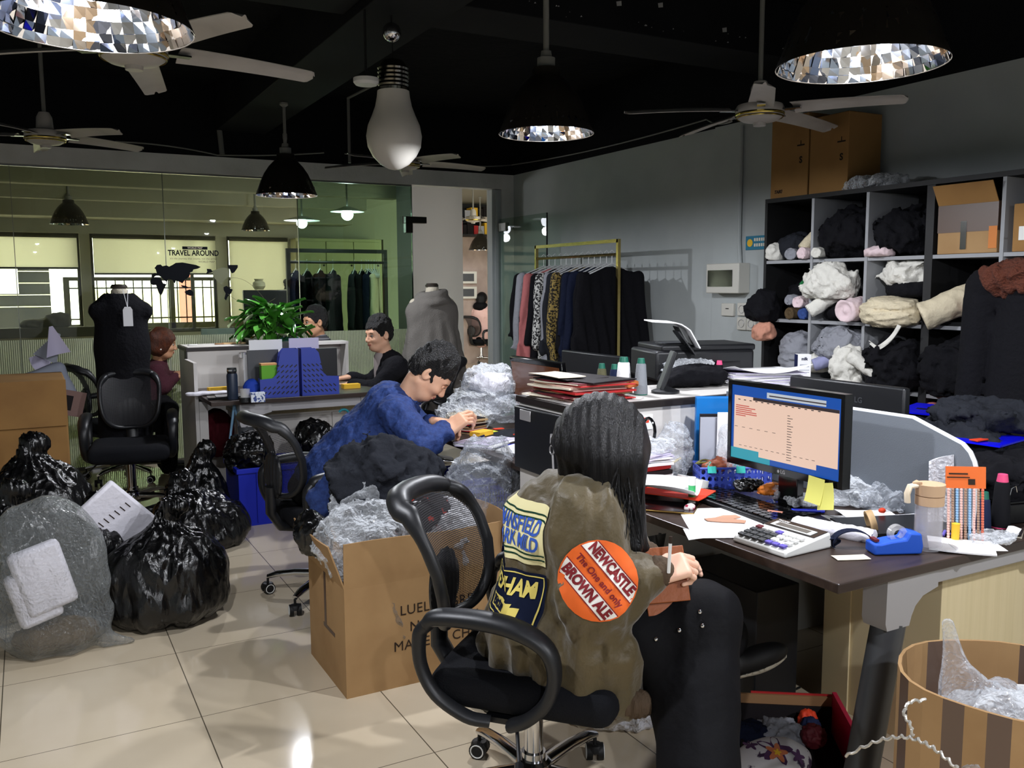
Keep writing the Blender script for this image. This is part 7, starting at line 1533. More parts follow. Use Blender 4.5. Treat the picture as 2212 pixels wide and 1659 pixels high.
cl_ = ['card_pink', mat('bead_olive', (150, 150, 110), rough=.3), mat('bead_brown', (170, 140, 120), rough=.3), mat('bead_white', (214, 214, 226), rough=.3), mat('bead_blue', (150, 190, 226), rough=.3), mat('bead_red', (220, 120, 96), rough=.3)]
for i in range(9):
    m = MB()
    for k in range(20): m.sphere((-.045+i*.0112, -.001, .004+k*.0072), .0048, 3, T=Tq)
    m.obj('bead_string', cl_[(i*2) % 6 if i < 8 else 5], t)
v, f = text_geo('ABR', .02, .0005)
MB().box((-.02, -.003, .185), (.05, .0005, .004), T=Tq).box((-.02, -.003, .175), (.06, .0005, .003), T=Tq).box((.015, -.003, .163), (.018, .0005, .016), T=Tq).obj('printed_text', 'ink', t, smooth=0)
paper('paper_sheet', (2.171, 1.463, 0.753), (.16, .13), -.9, 'white folded leaflet under the jug at the desk front', 'pap_white', .004, .004)
paper('paper_sheet', (2.196, 1.434, 0.757), (.13, .07), -.6, 'small white card with a tiny black mark at the desk front', 'pap_white', .001)
t = MB().lathe([(.001, 0), (.01, 0), (.011, .045), (.001, .045)], 16).obj('lip_balm', 'foam_y'); t.location = (2.213, 1.509, 0.757); tag(t, 'yellow stick leaning between pouch and bead packet', 'stick')
t = thing('hair_clip', 'small purple and white clip beside the jug', 'clip', (2.218, 1.540, 0.755)); MB().tube([(-.015, 0, .006), (0, .004, .015), (.015, 0, .006)], .005, 8).obj('clip_body', 'key_violet', t)
blob('plastic_bag', (2.293, 1.458, 0.752), (.06, .04, .008), 'bag_clear', 'flat clear bag with turquoise bits at the right front desk edge', 'bag', seed=96, amp=.007, s=60, h=.006)
def cone(c, m, label, rr_=.03, h_=.14, capm='cone_green', caph=.02, group='thread cones'):
    t = thing('thread_cone', label, 'thread cone', c, 0, group); MB().lathe([(.001, .003), (rr_, .003), (rr_*1.02, .01), (rr_*.72, h_-.004), (rr_*.6, h_), (.001, h_)], 28).obj('yarn', m, t, smooth=50)
    MB().lathe([(.001, h_-.004), (rr_*.62, h_-.004), (rr_*.48, h_+caph), (.001, h_+caph)], 20).lathe([(.001, 0), (rr_*1.0, 0), (rr_*1.0, .003), (.001, .003)], 20).obj('core', capm, t); return t
cone((2.376, 1.537, 0.751), 'yarn_navy', 'dark navy thread cone behind the bead packet', .022, .095)
cone((2.461, 1.539, 0.751), 'yarn_black', 'tall black thread cone with hot pink tip on the front desk', .027, .135, 'pink_hot', .022)
# black tray and boxes at the right edge
t = thing('display_case', 'black glossy case at the right picture edge on the front desk', 'case', (2.62, 1.62, D1)); MB().box((0, 0, .03), (.22, .2, .06), -.2).obj('body', 'tray_black', t, bevel=.004); MB().box((-.02, -.01, .066), (.2, .18, .008), -.2).obj('lid', 'black_gloss', t, bevel=.002)
MB().tube([(.0, .0, 0), (.01, 0, .03), (.03, 0, .035), (.04, 0, .01)], .002, 6).obj('x', 'chrome'); e_ = bpy.data.objects['x']; e_.name = 'wire_hook'; e_.location = (2.53, 1.56, D1+.072); tag(e_, 'small bent metal hook on the black glossy case', 'hook')
stack('paper_slip', (2.42, 1.475, D1), (.09, .035), 3, .5, 'pale slips and a dark comb-like strip at the right desk edge', ['pap_cream', 'card_dark', 'pap_white'], seed=9)
# black clothes heaps on the far half of the desk, blue boards
def at_(p): return p
B_('clothes_heap', (2.95, 2.02, D1), (.22, .2, .1), 'cloth_charcoal', 'heap of charcoal clothes on the far desk half behind the grey screen end', 'clothes', seed=101, amp=.03, s=16, h=.013)
B_('clothes_heap', (2.85, 1.7, D1), (.22, .15, .06), 'cloth_black', 'low black clothes heap at the right edge of the far desk half', 'clothes', seed=102, amp=.03, s=16, h=.013)
mat('board_blue', (10, 14, 224), rough=.3)
t = MB().box((0, 0, .004), (.3, .22, .006), .35).obj('plastic_board', 'board_blue'); t.location = (3.3, 2.38, .93); t.rotation_euler = (.02, 0, 0); tag(t, 'bright blue plastic board on the clothes behind, upper of the two', 'board', 'bright blue boards')
B_('clothes_heap', (3.3, 2.38, 0), (.2, .2, .455), 'cloth_black', 'tall black clothes pile on the floor carrying the upper blue board', 'clothes', seed=103, amp=.03, s=12, h=.02)
t = MB().box((0, 0, .004), (.3, .2, .006), .25).obj('plastic_board', 'board_blue'); t.location = (2.92, 1.9, D1+.165); t.rotation_euler = (.02, .03, 0); tag(t, 'bright blue plastic board lying across the charcoal clothes, lower of the two', 'board', 'bright blue boards')
B_('clothes_heap', (3.05, 2.0, D1+.175), (.17, .13, .045), 'cloth_charcoal', 'dark garment folded on top of the lower blue board', 'clothes', seed=104, amp=.025, s=18, h=.012)
t = MB().prism([(-.035, -.015), (.03, -.01), (.03, .012), (-.03, .02)], .004).obj('sale_tag', 'orange_red'); t.location = (2.82, 1.85, D1+.178); tag(t, 'small orange red tag on the lower blue board', 'tag')
# --- on top of the side cabinet
zc = stack('swatch_card', (1.82, 2.80, TOP), (.27, .31), 14, .1, 'fabric swatch cards in the loose pile on the side cabinet corner', ['card_pink', 'card_red', 'pap_cream', 'card_maroon', 'card_dark', 'card_brown', 'card_red', 'card_pink', 'pap_cream'], th=.0055, jit=.02, seed=11, ang=.18, cat='swatch card', group='swatch cards on the side cabinet')
paper('folder', (1.79, 2.84, zc), (.2, .24), .1, 'dark open folder on top of the swatch card pile', 'card_dark', .004, .002, 'folder'); paper('paper_sheet', (1.745, 2.85, zc+.008), (.12, .22), .0, 'pale card on the very top of the swatch pile', 'pap_cream', .003, .002)
t = thing('measuring_tape', 'orange and green tape loop sticking out of the swatch pile', 'tape', (1.95, 2.72, zc-.03)); MB().sheet(lambda u, v: (.06*math.sin(u*4.5)+.02*u, -.05+.09*u, .012*math.cos(u*5)+.012*v), 20, 2, .002).obj('loop', mat('rust_band', (190, 104, 50), rough=.6), t); MB().sheet(lambda u, v: (.03+.035*math.cos(u*5), .02+.02*math.sin(u*5), .012*v), 16, 2, .002).obj('green_band', 'lime', t)
cone((2.03, 2.965, TOP), 'yarn_olive', 'olive thread cone, leftmost on the side cabinet', .024, .085); cone((2.085, 2.955, TOP), 'yarn_navy', 'navy thread cone between the olive and the white one', .024, .08)
cone((2.034, 2.820, 1.040), 'cone_yarn_white', 'large white thread cone on the side cabinet', .032, .12); cone((2.056, 2.738, 1.040), 'yarn_grey', 'grey thread cone right of the white one', .026, .12)
t = thing('desk_phone', 'black tilted display stand with round foot on the side cabinet', 'stand', (2.174, 2.737, 1.040), -.4); MB().lathe([(.001, 0), (.055, 0), (.055, .008), (.02, .022), (.001, .022)], 26, c=(0, 0, 0)).obj('foot', 'black_plastic', t); MB().sheet(lambda u, v: (-.03+.055*u+.0, (v-.5)*.06, .015+.15*u-.02*math.sin(PI*v)*0), 8, 5, .018).obj('tilted_back', 'black_plastic', t, bevel=.004)
B_('black_cloth', (2.42, 2.86, TOP), (.16, .09, .035), 'cloth_black', 'black folded cloth behind the tilted stand', 'clothes', seed=111, amp=.015, h=.009)
B_('plastic_bag', (2.45, 2.93, TOP+.055), (.1, .05, .018), 'bag_clear', 'clear plastic bag lying on the black folded cloth', 'bag', seed=112, amp=.014, s=50, h=.007)
t = thing('white_bag', 'pointed white plastic bag behind the thread cones', 'bag', (2.17, 3.05, D1)); mesh_sdf(lambda P: smin(s_ell(P, (0, 0, .22), (.11, .05, .09)), s_cone(P, (.03, 0, .3), (.06, 0, .37), .03, .004), .03)-.01*wob(P, 40, 2), (-.14, -.07, .1), (.14, .07, .4), .009).obj('film', 'bag_white', t, smooth=180); MB().box((0, 0, .06), (.16, .08, .12)).obj('box_below', 'kraft', t)
t = thing('jar', 'glass jar with clear lid and greenish content by the papers', 'jar', (2.555, 2.934, 1.040)); MB().lathe([(.001, 0), (.028, 0), (.03, .01), (.03, .055), (.024, .066), (.024, .07), (.001, .07)], 22).obj('content', mat('jar_green', (168, 166, 134), rough=.4), t); MB().lathe([(.024, .066), (.027, .075), (.027, .092), (.001, .093)], 22).obj('lid', 'clear_plastic', t)
cone((2.62, 2.93, TOP), 'yarn_black', 'black thread cone with pink tip behind the glass jar', .022, .075, 'pink_hot', .018)
zc = stack('paper_sheet', (2.72, 2.80, TOP), (.34, .22), 12, -.3, 'printed sheets in the thick white pile on the side cabinet', ['pap_white', 'pap_white', 'pap_lilac'], th=.005, jit=.014, seed=12, ang=.12, group='printed sheets on the side cabinet')
paper('paper_sheet', (2.72, 2.80, zc), (.36, .26), -.25, 'curled top sheet of the thick white pile with two rows of tiny printed pictures', 'pap_white', .035, .001, seed=2)
t = thing('milk_carton', 'small white and navy milk carton at the right end of the white paper pile', 'carton', (3.017, 2.832, 1.040), -.5); MB().box((0, 0, .055), (.06, .045, .11)).obj('carton', 'pap_white', t, bevel=.002, smooth=0); MB().box((-.0302, 0, .055), (.0008, .044, .109)).obj('navy_side', 'navy_pl', t, smooth=0)
v, f = text_geo('milk', .018, .0008); MB().add([(a[0]*.9, -.0232, .09+a[1]) for a in v], f).obj('printed_text', 'navy_pl', t, smooth=0); MB().box((0, -.0232, .06), (.04, .0006, .012)).box((0, -.0232, .04), (.045, .0006, .003)).box((0, -.0232, .03), (.045, .0006, .003)).obj('print_lines', 'pap_grey', t, smooth=0)
t = thing('printer', 'black multifunction printer with white paper fanning out of its rear feed', 'printer', (2.62, 3.12, D1)); rzp = -.28; Tp = Matrix.Rotation(rzp, 4, 'Z')
MB().box((0, 0, .145), (.36, .26, .29), T=Tp).obj('stand_box', 'card_dark', t); MB().box((0, 0, .36), (.46, .32, .13), T=Tp).obj('body', 'black_plastic', t, bevel=.012); MB().box((.02, 0, .435), (.44, .3, .028), T=Tp).obj('scanner_lid', 'black_plastic', t, bevel=.008); MB().box((.03, -.162, .35), (.26, .004, .05), T=Tp).obj('output_slot', 'black_gloss', t, smooth=0); MB().box((-.1, -.02, .452), (.12, .1, .004), T=Tp).obj('control_panel', 'metal_dark', t)
o = thing('paper_feed', 'white sheets bending over the slatted rear feed of the printer', 'papers', (2.42, 3.04, D1+.45)); o.rotation_euler = (0, 0, rzp-.2)
def pf(u, v): a = u; return (.12-.10*a-.19*max(0, a-.45), (v-.5)*.2, -.01+.17*min(a, .6)*1.0/.6*.62+.018*max(0, a-.6))
MB().sheet(pf, 14, 3, .005).obj('sheet', 'pap_white', o, smooth=80); MB().sheet(lambda u, v: (.11-.075*u, (v-.5)*.13, -.03+.1*u-.012), 4, 4, .006).obj('paper_support', 'black_plastic', o)
m = MB()
for i in range(5): m.box((.07, -.05+i*.025, .008), (.004, .008, .09), T=Matrix.Rotation(-.5, 4, 'Y'))
m.obj('support_slat', 'black_gloss', o, smooth=0)['kind'] = 'stuff'
MB().box((2.84, 2.66, .99), (.3, .03, .05)).solo('file_tray', 'board_blue', 'bright blue tray edge between the white pile and the black monitor', 'tray')
# --- on the blue shirted person's desk
D2z = D1
t = thing('tablet_display', 'tilted black framed monitor with brown screen behind the swatch cards', 'monitor', (2.2, 3.72, D2z)); MB().box((0, 0, .16), (.03, .5, .33), T=Matrix.Translation((0, 0, .03)) @ Matrix.Rotation(-.12, 4, 'Y')).obj('housing', 'black_gloss', t, bevel=.005); MB().box((-.017, 0, .165), (.002, .46, .27), T=Matrix.Translation((0, 0, .03)) @ Matrix.Rotation(-.12, 4, 'Y')).obj('screen', mat('brown_screen', (120, 72, 44), rough=.12), t); MB().lathe([(.001, 0), (.1, 0), (.1, .01), (.001, .02)], 20).obj('stand_base', 'black_gloss', t)  # screen face has one even brown base colour
t = thing('monitor', 'wide dark monitor seen from behind in front of the clothes rack', 'monitor', (2.7, 4.02, D2z)); MB().box((0, 0, .19), (.035, .62, .3)).obj('housing', 'black_plastic', t, bevel=.008); MB().box((.02, 0, .05), (.03, .06, .1)).lathe([(.001, 0), (.1, 0), (.1, .01), (.001, .012)], 20).obj('stand', 'black_plastic', t)
for i, (c, r_, m_, lab) in enumerate((((2.1, 4.06, D2z+.13), (.15, .11, .08), 'bag_clear', 'top clear bag with white cloth in the pile of bagged garments'), ((2.02, 4.06, D2z+.05), (.15, .12, .06), 'bag_clear', 'middle clear bag in the pile of bagged garments'), ((1.93, 4.02, D2z), (.15, .11, .05), 'bag_clear', 'lowest clear bag with beige cloth in the pile of bagged garments'), ((2.12, 3.95, D2z+.02), (.1, .08, .06), 'bag_clear_thin', 'small clear bag against the tilted screen'))):
    blob('plastic_bag', c, r_, m_, lab, 'bag', seed=120+i, amp=.022, s=26, h=.009, group='bagged garments on the middle desk')
for i, (c, r_, m_) in enumerate((((2.1, 4.06, D2z+.15), (.12, .08, .055), 'foam_white'), ((2.02, 4.06, D2z+.06), (.12, .09, .045), 'cloth_grey'), ((1.93, 4.02, D2z+.005), (.11, .08, .04), 'cloth_cream'))):
    blob('folded_garment', c, r_, m_, ('white garment inside the top bag of the pile', 'grey garment inside the middle bag of the pile', 'beige garment inside the lowest bag of the pile')[i], 'clothes', seed=130+i, amp=.01, s=26, h=.012)
stack('swatch_card', (1.86, 3.86, D2z), (.14, .12), 12, .4, 'cards in the small stack in front of the writing hands', ['kraft', 'card_dark', 'card_red', 'pap_cream', 'card_brown'], th=.006, jit=.008, seed=13, cat='swatch card', group='cards in front of the writing hands')
stack('paper_sheet', (1.80, 3.52, D2z), (.3, .22), 5, .5, 'white sheets at the edge of the middle desk', ['pap_white', 'pap_lilac', 'pap_white'], th=.004, seed=14, group='white sheets at the middle desk edge')
t = MB().box((0, 0, .012), (.1, .06, .02), .45).obj('sticky_block', 'foam_y'); t.location = (1.80, 3.6, D2z+.024); tag(t, 'yellow orange block of notes on the white sheets', 'notes')
t = MB().box((0, 0, .002), (.07, .05, .002), .2).obj('sticky_note', 'lime'); t.location = (1.87, 3.66, D2z+.026); tag(t, 'lime green sticky note beside the yellow block', 'note')
for i, (x, y, c_, lab) in enumerate(((1.83, 3.40, 'pen_blue', 'blue pen nearest the desk edge on the middle desk'), (1.86, 3.43, 'ink', 'dark pen beside the blue one on the middle desk'), (1.74, 3.52, 'navy_pl', 'navy pen lying on the white sheets near the sleeve'))):
    t = MB().tube([(-.065, 0, .006), (.065, 0, .006)], .005, 8).obj('pen', c_); t.location = (x, y, D2z+.024*(i == 2)); t.rotation_euler = (0, 0, .25+.2*i); tag(t, lab, 'pen')
t = thing('notebook', 'white curled notebook beside the scissors on the middle desk', 'notebook', (1.86, 3.28, D2z), .3); MB().sheet(lambda u, v: ((u-.5)*.26, (v-.5)*.13, .012+.012*math.sin(PI*u)), 10, 4, .01).obj('pages', 'pap_white', t)
t = thing('scissors', 'scissors with black handles at the edge of the middle desk', 'scissors', (1.82, 3.15, D2z), .5)
for s in (-1, 1): MB().tube([(.03+.032*math.cos(a*PI/8), s*.02+.018*math.sin(a*PI/8), .008) for a in range(16)], .005, 8, close=True).obj('handle', 'black_gloss', t)
MB().bb((-.1, -.006, .004), (.0, .006, .009)).obj('blade', 'steel', t)
B_('knitted_scrap', (1.98, 3.62, D2z), (.13, .12, .012), 'cloth_charcoal', 'dark grey knitted piece with red stitching on the middle desk', 'fabric', seed=141, amp=.005, h=.008)
for i, (x, y) in enumerate(((1.94, 3.7), (1.95, 3.52))): t = MB().box((0, 0, .004), (.05, .025, .004), .4*i).obj('red_scrap', 'orange_red'); t.location = (x, y, D2z+.026); tag(t, ('red scrap on the far side of the grey knitted piece', 'red scrap on the near side of the grey knitted piece')[i], 'scrap')
# --- on the left desk
LZ = .7505
def magfile(c, rz, label, m='file_blue', mir=1):
    t = thing('file_holder', label, 'file holder', c, rz, 'blue slotted file holders'); th = .003; L_, Wd, H_ = .245, .1, .31
    out = [(0, 0), (L_, 0), (L_, H_), (L_-.09, H_), (L_-.115, H_-.03), (L_-.14, .15), (L_-.165, .125), (0, .12)]
    if mir < 0: out = [(L_-x, y) for x, y in out][::-1]
    for y in (0, Wd-th): MB().prism(out, th, Matrix.Translation((0, y+th, 0)) @ Matrix.Rotation(PI/2, 4, 'X')).obj('side_panel', m, t, smooth=0)
    bx0, bx1 = (L_-th, L_) if mir > 0 else (0, th); MB().bb((bx0, th, 0), (bx1, Wd-th, H_)).obj('back_panel', m, t, smooth=0); MB().bb((0 if mir < 0 else 0, th, 0), (L_, Wd-th, th)).obj('bottom', m, t, smooth=0)
    mm = MB(); a = -.75*mir
    for i in range(8):
        for j in range(6):
            x = .03+i*.028; z = .03+j*.034+(i % 2)*.0; xx = x if mir > 0 else L_-x
            lim = .1 if x < L_-.15 else .29
            if z+.015 < lim: mm.box((0, 0, 0), (.024, .0012, .007), T=Matrix.Translation((xx, -.0006, z)) @ Matrix.Rotation(a, 4, 'Y'))
    mm.obj('slot', 'black_base', t, smooth=0)['kind'] = 'stuff'; return t
magfile((1.275, 5.70, LZ), .0-.12, 'blue slotted file holder, left one on the left desk'); magfile((1.54, 5.68, LZ), -.03, 'blue slotted file holder, right one on the left desk', mir=-1)
t = MB().box((0, 0, .15), (.2, .02, .3)).obj('magazine_box', 'black_plastic'); t.location = (1.70, 5.76, LZ); tag(t, 'black plastic file behind the right blue file holder', 'file')
for i, (c, d, m_, rz, lab) in enumerate(((( 1.37, 5.92, LZ), (.22, .004, .36), 'pap_white', .05, 'white sheet standing behind the left blue file holder'), ((1.62, 5.90, LZ), (.2, .004, .365), 'pap_lilac', -.05, 'lilac sheet standing behind the right blue file holder'), ((1.27, 5.86, LZ), (.12, .004, .27), 'pap_white', -.4, 'curled white sheet at the left of the file holders'), ((1.33, 5.84, LZ), (.2, .02, .3), 'metal_dark', .0, 'grey translucent folder in the left file holder'))):
    t = MB().box((0, 0, d[2]/2), d, rz).obj('paper_sheet' if i < 3 else 'file_folder', m_); t.location = c; tag(t, lab, 'paper' if i < 3 else 'folder')
t = thing('tin_box', 'green tea tin with orange lid in the left file holder', 'tin', (1.34, 5.745, LZ+.004)); MB().box((0, 0, .105), (.1, .06, .2)).obj('tin', mat('tea_green', (90, 160, 30), rough=.4), t, bevel=.003); MB().box((0, 0, .21), (.102, .062, .012)).obj('lid', mat('tea_lid', (206, 150, 90), rough=.5), t); MB().box((.0, -.031, .06), (.06, .001, .05)).obj('label', 'kraft', t)
t = thing('vacuum_flask', 'dark navy vacuum flask standing on the left desk', 'flask', (1.114, 5.758, 0.750)); MB().lathe([(.001, 0), (.033, 0), (.034, .01), (.034, .15), (.03, .165), (.001, .165)], 24).obj('body', mat('flask_navy', (36, 46, 64), rough=.4), t); MB().lathe([(.001, .166), (.027, .166), (.03, .175), (.029, .2), (.001, .202)], 24).obj('cap', 'black_plastic', t); MB().lathe([(.0305, .18), (.0305, .19)], 24).obj('cap_ring', 'chrome', t)
t = thing('water_bottle', 'tall clear glass bottle with black cap beside the cabinet', 'bottle', (1.331, 6.444, 0.750)); MB().lathe([(.001, 0), (.036, 0), (.036, .2), (.03, .21), (.001, .21)], 22).obj('bottle', 'acrylic', t); MB().lathe([(.001, .21), (.034, .21), (.034, .245), (.001, .247)], 22).obj('cap', 'chrome', t); MB().tube([(.03, 0, .24), (.045, 0, .225), (.03, 0, .205)], .004).obj('loop', 'black_plastic', t)
t = thing('tea_canister', 'small green canister before the glass bottle', 'canister', (1.268, 5.946, 0.750)); MB().lathe([(.001, 0), (.036, 0), (.036, .13), (.03, .135), (.001, .135)], 4).obj('canister', 'tea_green', t, smooth=0)
t = thing('glass_cup', 'small glass with dark base next to the flask', 'glass', (1.154, 5.577, 0.750)); MB().lathe([(.001, .03), (.028, .03), (.03, .08), (.001, .08)], 20).obj('glass', 'acrylic', t); MB().lathe([(.001, 0), (.036, 0), (.036, .028), (.001, .03)], 20).obj('base', 'black_plastic', t)
t = thing('card_box', 'little white box with blue pattern at the front edge of the left desk', 'box', (1.221, 5.537, 0.750)); MB().box((0, 0, .03), (.085, .05, .06), -.1).obj('box', mat('blue_pattern', (214, 220, 230), rough=.5, var=(70, (50, 70, 130), .5, .54)), t, bevel=.002)
B_('blue_cloth', (1.25, 5.80, LZ+.0), (.05, .04, .055), mat('sponge_blue', (24, 62, 170), rough=.8), 'blue cloth tucked behind the small patterned box', 'cloth', seed=151, amp=.008, h=.01)
t = thing('laptop_base', 'dark silver gadget with folded cloth at the left corner of the left desk', 'gadget', (1.07, 5.82, LZ)); MB().box((0, 0, .008), (.2, .13, .014), -.1).obj('slab', 'black_gloss', t, bevel=.003); MB().box((.03, .0, .0185), (.16, .1, .004), -.1).obj('silver_plate', 'metal_light', t)
B_('paper_towel', (1.02, 6.05, LZ), (.13, .04, .012), 'foam_white', 'white crumpled paper strip on the left desk', 'paper', seed=152, amp=.006, h=.009)
t = MB().box((0, 0, .012), (.13, .05, .022), .1).obj('tape_box', 'foam_y'); t.location = (1.12, 6.3, LZ); tag(t, 'yellow flat box behind the dark flask', 'box')
t = MB().tube([(-.1, .03, .004), (-.06, .06, .004), (.0, .05, .004), (.1, .09, .004)], .003, 6).obj('cable', 'white_plastic'); t.location = (1.0, 6.1, LZ); tag(t, 'white cable on the left desk', 'cable')
for i, (x, y, lab) in enumerate(((1.03, 6.7, 'small white glasses on the high cabinet, near its left corner'), (1.22, 6.72, 'small brown ring on the high cabinet top'))): t = MB().tube([(.03*math.cos(a*PI/6), .02*math.sin(a*PI/6), .006) for a in range(12)], .005, 6, close=True).obj(('earphones', 'bracelet')[i], ('white_plastic', 'card_brown')[i]); t.location = (x, y, 1.039); tag(t, lab, ('earphones', 'ring')[i])
t = MB().box((0, 0, .006), (.16, .08, .01)).obj('gold_tray', 'kraft'); t.location = (1.33, 6.75, 1.04); tag(t, 'flat tan tray at the right end of the high cabinet top', 'tray')
t = MB().box((0, 0, .015), (.12, .06, .03)).obj('card_pack', 'foam_y'); t.location = (1.961, 5.964, 0.750); tag(t, 'yellow card packet in front of the black cardigan sleeve', 'packet')
t = thing('tissue_box', 'small turquoise and white box on the pale shelf before the glasses person', 'box', (1.78, 6.97, 1.0205)); MB().box((0, 0, .035), (.16, .08, .07)).obj('box', 'pap_white', t, bevel=.003); MB().box((0, -.0405, .03), (.16, .001, .03)).obj('band', 'teal', t)
t = thing('cup', 'small white cup with black ears on the pale shelf', 'cup', (1.66, 6.99, 1.0205)); MB().lathe([(.001, 0), (.028, 0), (.034, .06), (.03, .06), (.026, .006), (.001, .006)], 20).obj('cup_body', 'white_plastic', t)
t = MB().box((0, 0, .03), (.1, .05, .06)).obj('memo_box', 'foam_y'); t.location = (1.50, 6.97, 1.0205); tag(t, 'yellow memo box right of the leafy plant pot', 'box')
# cabinet-under items
t = thing('shopping_bag', 'light blue string bag hanging under the left desk', 'bag', (1.13, 5.8, .35)); MB().tube([(-.035, 0, .14), (-.01, 0, .3), (.0, 0, .37)], .008, 6).tube([(.045, 0, .14), (.01, 0, .3), (.0, 0, .37)], .008, 6).obj('strap', mat('bag_blue', (120, 160, 190), rough=.7), t); mesh_sdf(lambda P: s_box(P, (0, 0, .04), (.06, .035, .09), .02, None)-.006*wob(P, 40, 1), (-.08, -.05, -.07), (.08, .05, .15), .01).obj('bag_body', mat('bag_bluegreen', (60, 84, 92), rough=.8, var=(18, (130, 165, 190), .5, .55)), t, smooth=80)
B_('red_bag', (1.95, 6.15, .6255), (.16, .1, .035), mat('red_dark', (130, 26, 22), rough=.7), 'red bag on the low storage cabinet under the left desk', 'bag', seed=161, amp=.012)
B_('maroon_bag', (1.1, 6.25, .3), (.1, .12, .16), mat('maroon_dark', (70, 16, 24), rough=.8), 'dark maroon bag hanging behind the blue string bag', 'bag', seed=162, amp=.012)
# leafy potted plant
mat('leaf', (72, 136, 46), rough=.35, var=(5, (46, 104, 30), .4, .6), coat=.3); mat('leaf_pale', (196, 214, 170), rough=.4)
t = thing('potted_plant', 'bushy green potted plant with broad leaves on the desk cluster', 'plant', (1.60, 6.70, .9))
MB().lathe([(.001, 0), (.09, 0), (.13, .13), (.115, .13), (.08, .02), (.001, .02)], 24).obj('pot', 'black_plastic', t); MB().lathe([(.001, .11), (.115, .11), (.001, .115)], 20).obj('soil', 'cloth_brown', t)
MB().box((0, 0, -.075), (.22, .22, .149)).obj('pot_stand', 'metal_dark', t)
rp = random.Random(8); lm = MB(); sm_ = MB()
for i in range(115):
    a = rp.uniform(0, 2*PI); el = rp.uniform(-.1, 1.35); R_l = rp.uniform(.1, .225); c = Vector((math.cos(a)*math.cos(el)*R_l*1.05, math.sin(a)*math.cos(el)*R_l, .2+math.sin(el)*R_l*1.15)); L_ = rp.uniform(.1, .17); d = Vector((math.cos(a), math.sin(a), rp.uniform(-.7, .9))).normalized(); sd = d.cross(Vector((0, 0, 1))).normalized(); up = sd.cross(d)
    lm.sheet(lambda u, v: tuple(c+d*L_*u+sd*(v-.5)*L_*.62*math.sin(PI*min(1, u*.97+.02))**.8*(1-.35*u)+up*(-.25*L_*u*u+.12*L_*abs(v-.5)*2)), 7, 4, 0, mi=1 if i % 14 == 0 else 0)
    if i % 3 == 0: sm_.tube([(0, 0, .11), tuple(c*.5+Vector((0, 0, .06))), tuple(c)], .003, 4)
lm.obj('leaf', ['leaf', 'leaf_pale'], t, smooth=80)['kind'] = 'stuff'; sm_.obj('stem', 'leaf', t)['kind'] = 'stuff'
# gray bag, papers and photo leaflet over the far left carton
t = thing('paper_bag', 'grey blue soft bag slumped over the corner of the far left carton', 'bag', (0.080, 6.741, 0.748)); mesh_sdf(lambda P: s_box(P, (0, 0, 0), (.17, .07, .17), .04, ((.96, 0, .28), (0, 1, 0), (-.28, 0, .96)))-.012*wob(P, 16, 3), (-.26, -.12, -.25), (.26, .12, .25), .014).obj('bag_body', 'paper_grey', t, smooth=80)
for i, (p, a, m_, lab) in enumerate((((0.086, 6.892, 1.069), .5, 'pap_grey', 'grey paper cone sticking up from the far left carton'), ((0.171, 6.794, 1.103), -.2, 'pap_lilac', 'lilac white paper cone beside the grey one'), ((0.027, 6.918, 1.015), 1.0, 'pap_lilac', 'pale folded sheet at the left of the paper cones'))):
    o = MB().sheet(lambda u, v: ((u-.5)*.16*(1-.85*v), .03*math.sin(PI*u)*(1-v), .2*v), 8, 8, .002).obj('folded_paper', m_, smooth=60); o.location = tuple(Vector(p)-Vector((0, 0, .1))); o.rotation_euler = (0, a, .3*i); tag(o, lab, 'paper')
t = thing('leaflet', 'brown printed leaflet hanging under the grey bag on the far left carton', 'leaflet', (0.171, 6.627, 0.698)); T_ = Matrix.Rotation(.25, 4, 'Y'); MB().box((0, 0, 0), (.27, .006, .17), T=T_).obj('sheet', mat('leaflet_brown', (128, 100, 94), rough=.6), t); MB().box((-.07, -.004, -.02), (.1, .001, .08), T=T_).obj('photo', 'pap_grey', t); MB().box((.03, -.004, 0), (.06, .001, .1), T=T_).obj('photo', 'card_dark', t)
# --- wall fittings right
mat('wall_box', (206, 204, 196), rough=.4)
t = thing('fuse_box', 'white wall fuse box with dark window on the right wall', 'fuse box', (4.17, 4.6, 1.4)); MB().box((0, 0, .1), (.1, .32, .2)).obj('case', 'wall_box', t, bevel=.006); MB().box((-.052, .02, .1), (.004, .24, .11)).obj('window', 'black_gloss', t)
for i, (y, z, rnd, lab) in enumerate(((4.63, 1.245, 0, 'white wall socket left of the round sockets'), (4.49, 1.25, 1, 'round wall socket, upper left of the four'), (4.40, 1.25, 1, 'round wall socket, upper right of the four'), (4.49, 1.155, 1, 'round wall socket, lower left of the four'), (4.40, 1.155, 1, 'round wall socket, lower right of the four'))):
    t = thing('wall_socket', lab, 'socket', (4.21, y, z)); MB().box((0, 0, .043), (.022, .086 if rnd else .12, .086)).obj('plate', 'wall_box', t, bevel=.004)
    if rnd: MB().tube([(-.0125, .026*math.cos(a*PI/8), .043+.026*math.sin(a*PI/8)) for a in range(16)], .002, 5, close=True).obj('ring', 'metal_light', t)
    else: MB().box((-.012, 0, .05), (.002, .03, .006)).obj('slot', 'black_base', t)
t = thing('wall_sign', 'light blue sign with a yellow emblem beside the shelf', 'sign', (4.214, 4.38, 1.685)); MB().box((0, 0, .045), (.004, .2, .09)).obj('plate', mat('sign_blue', (40, 120, 150), rough=.6), t, smooth=0); MB().lathe([(.001, 0), (.025, 0), (.025, .002), (.001, .002)], 18, T=Matrix.Translation((-.002, .06, .045)) @ Matrix.Rotation(-PI/2, 4, 'Y')).obj('emblem', 'foam_y', t)
m = MB()
for r_ in range(2):
    for i in range(5): m.box((-.0025, .015-i*.021, .065-r_*.035), (.001, .014, .02))
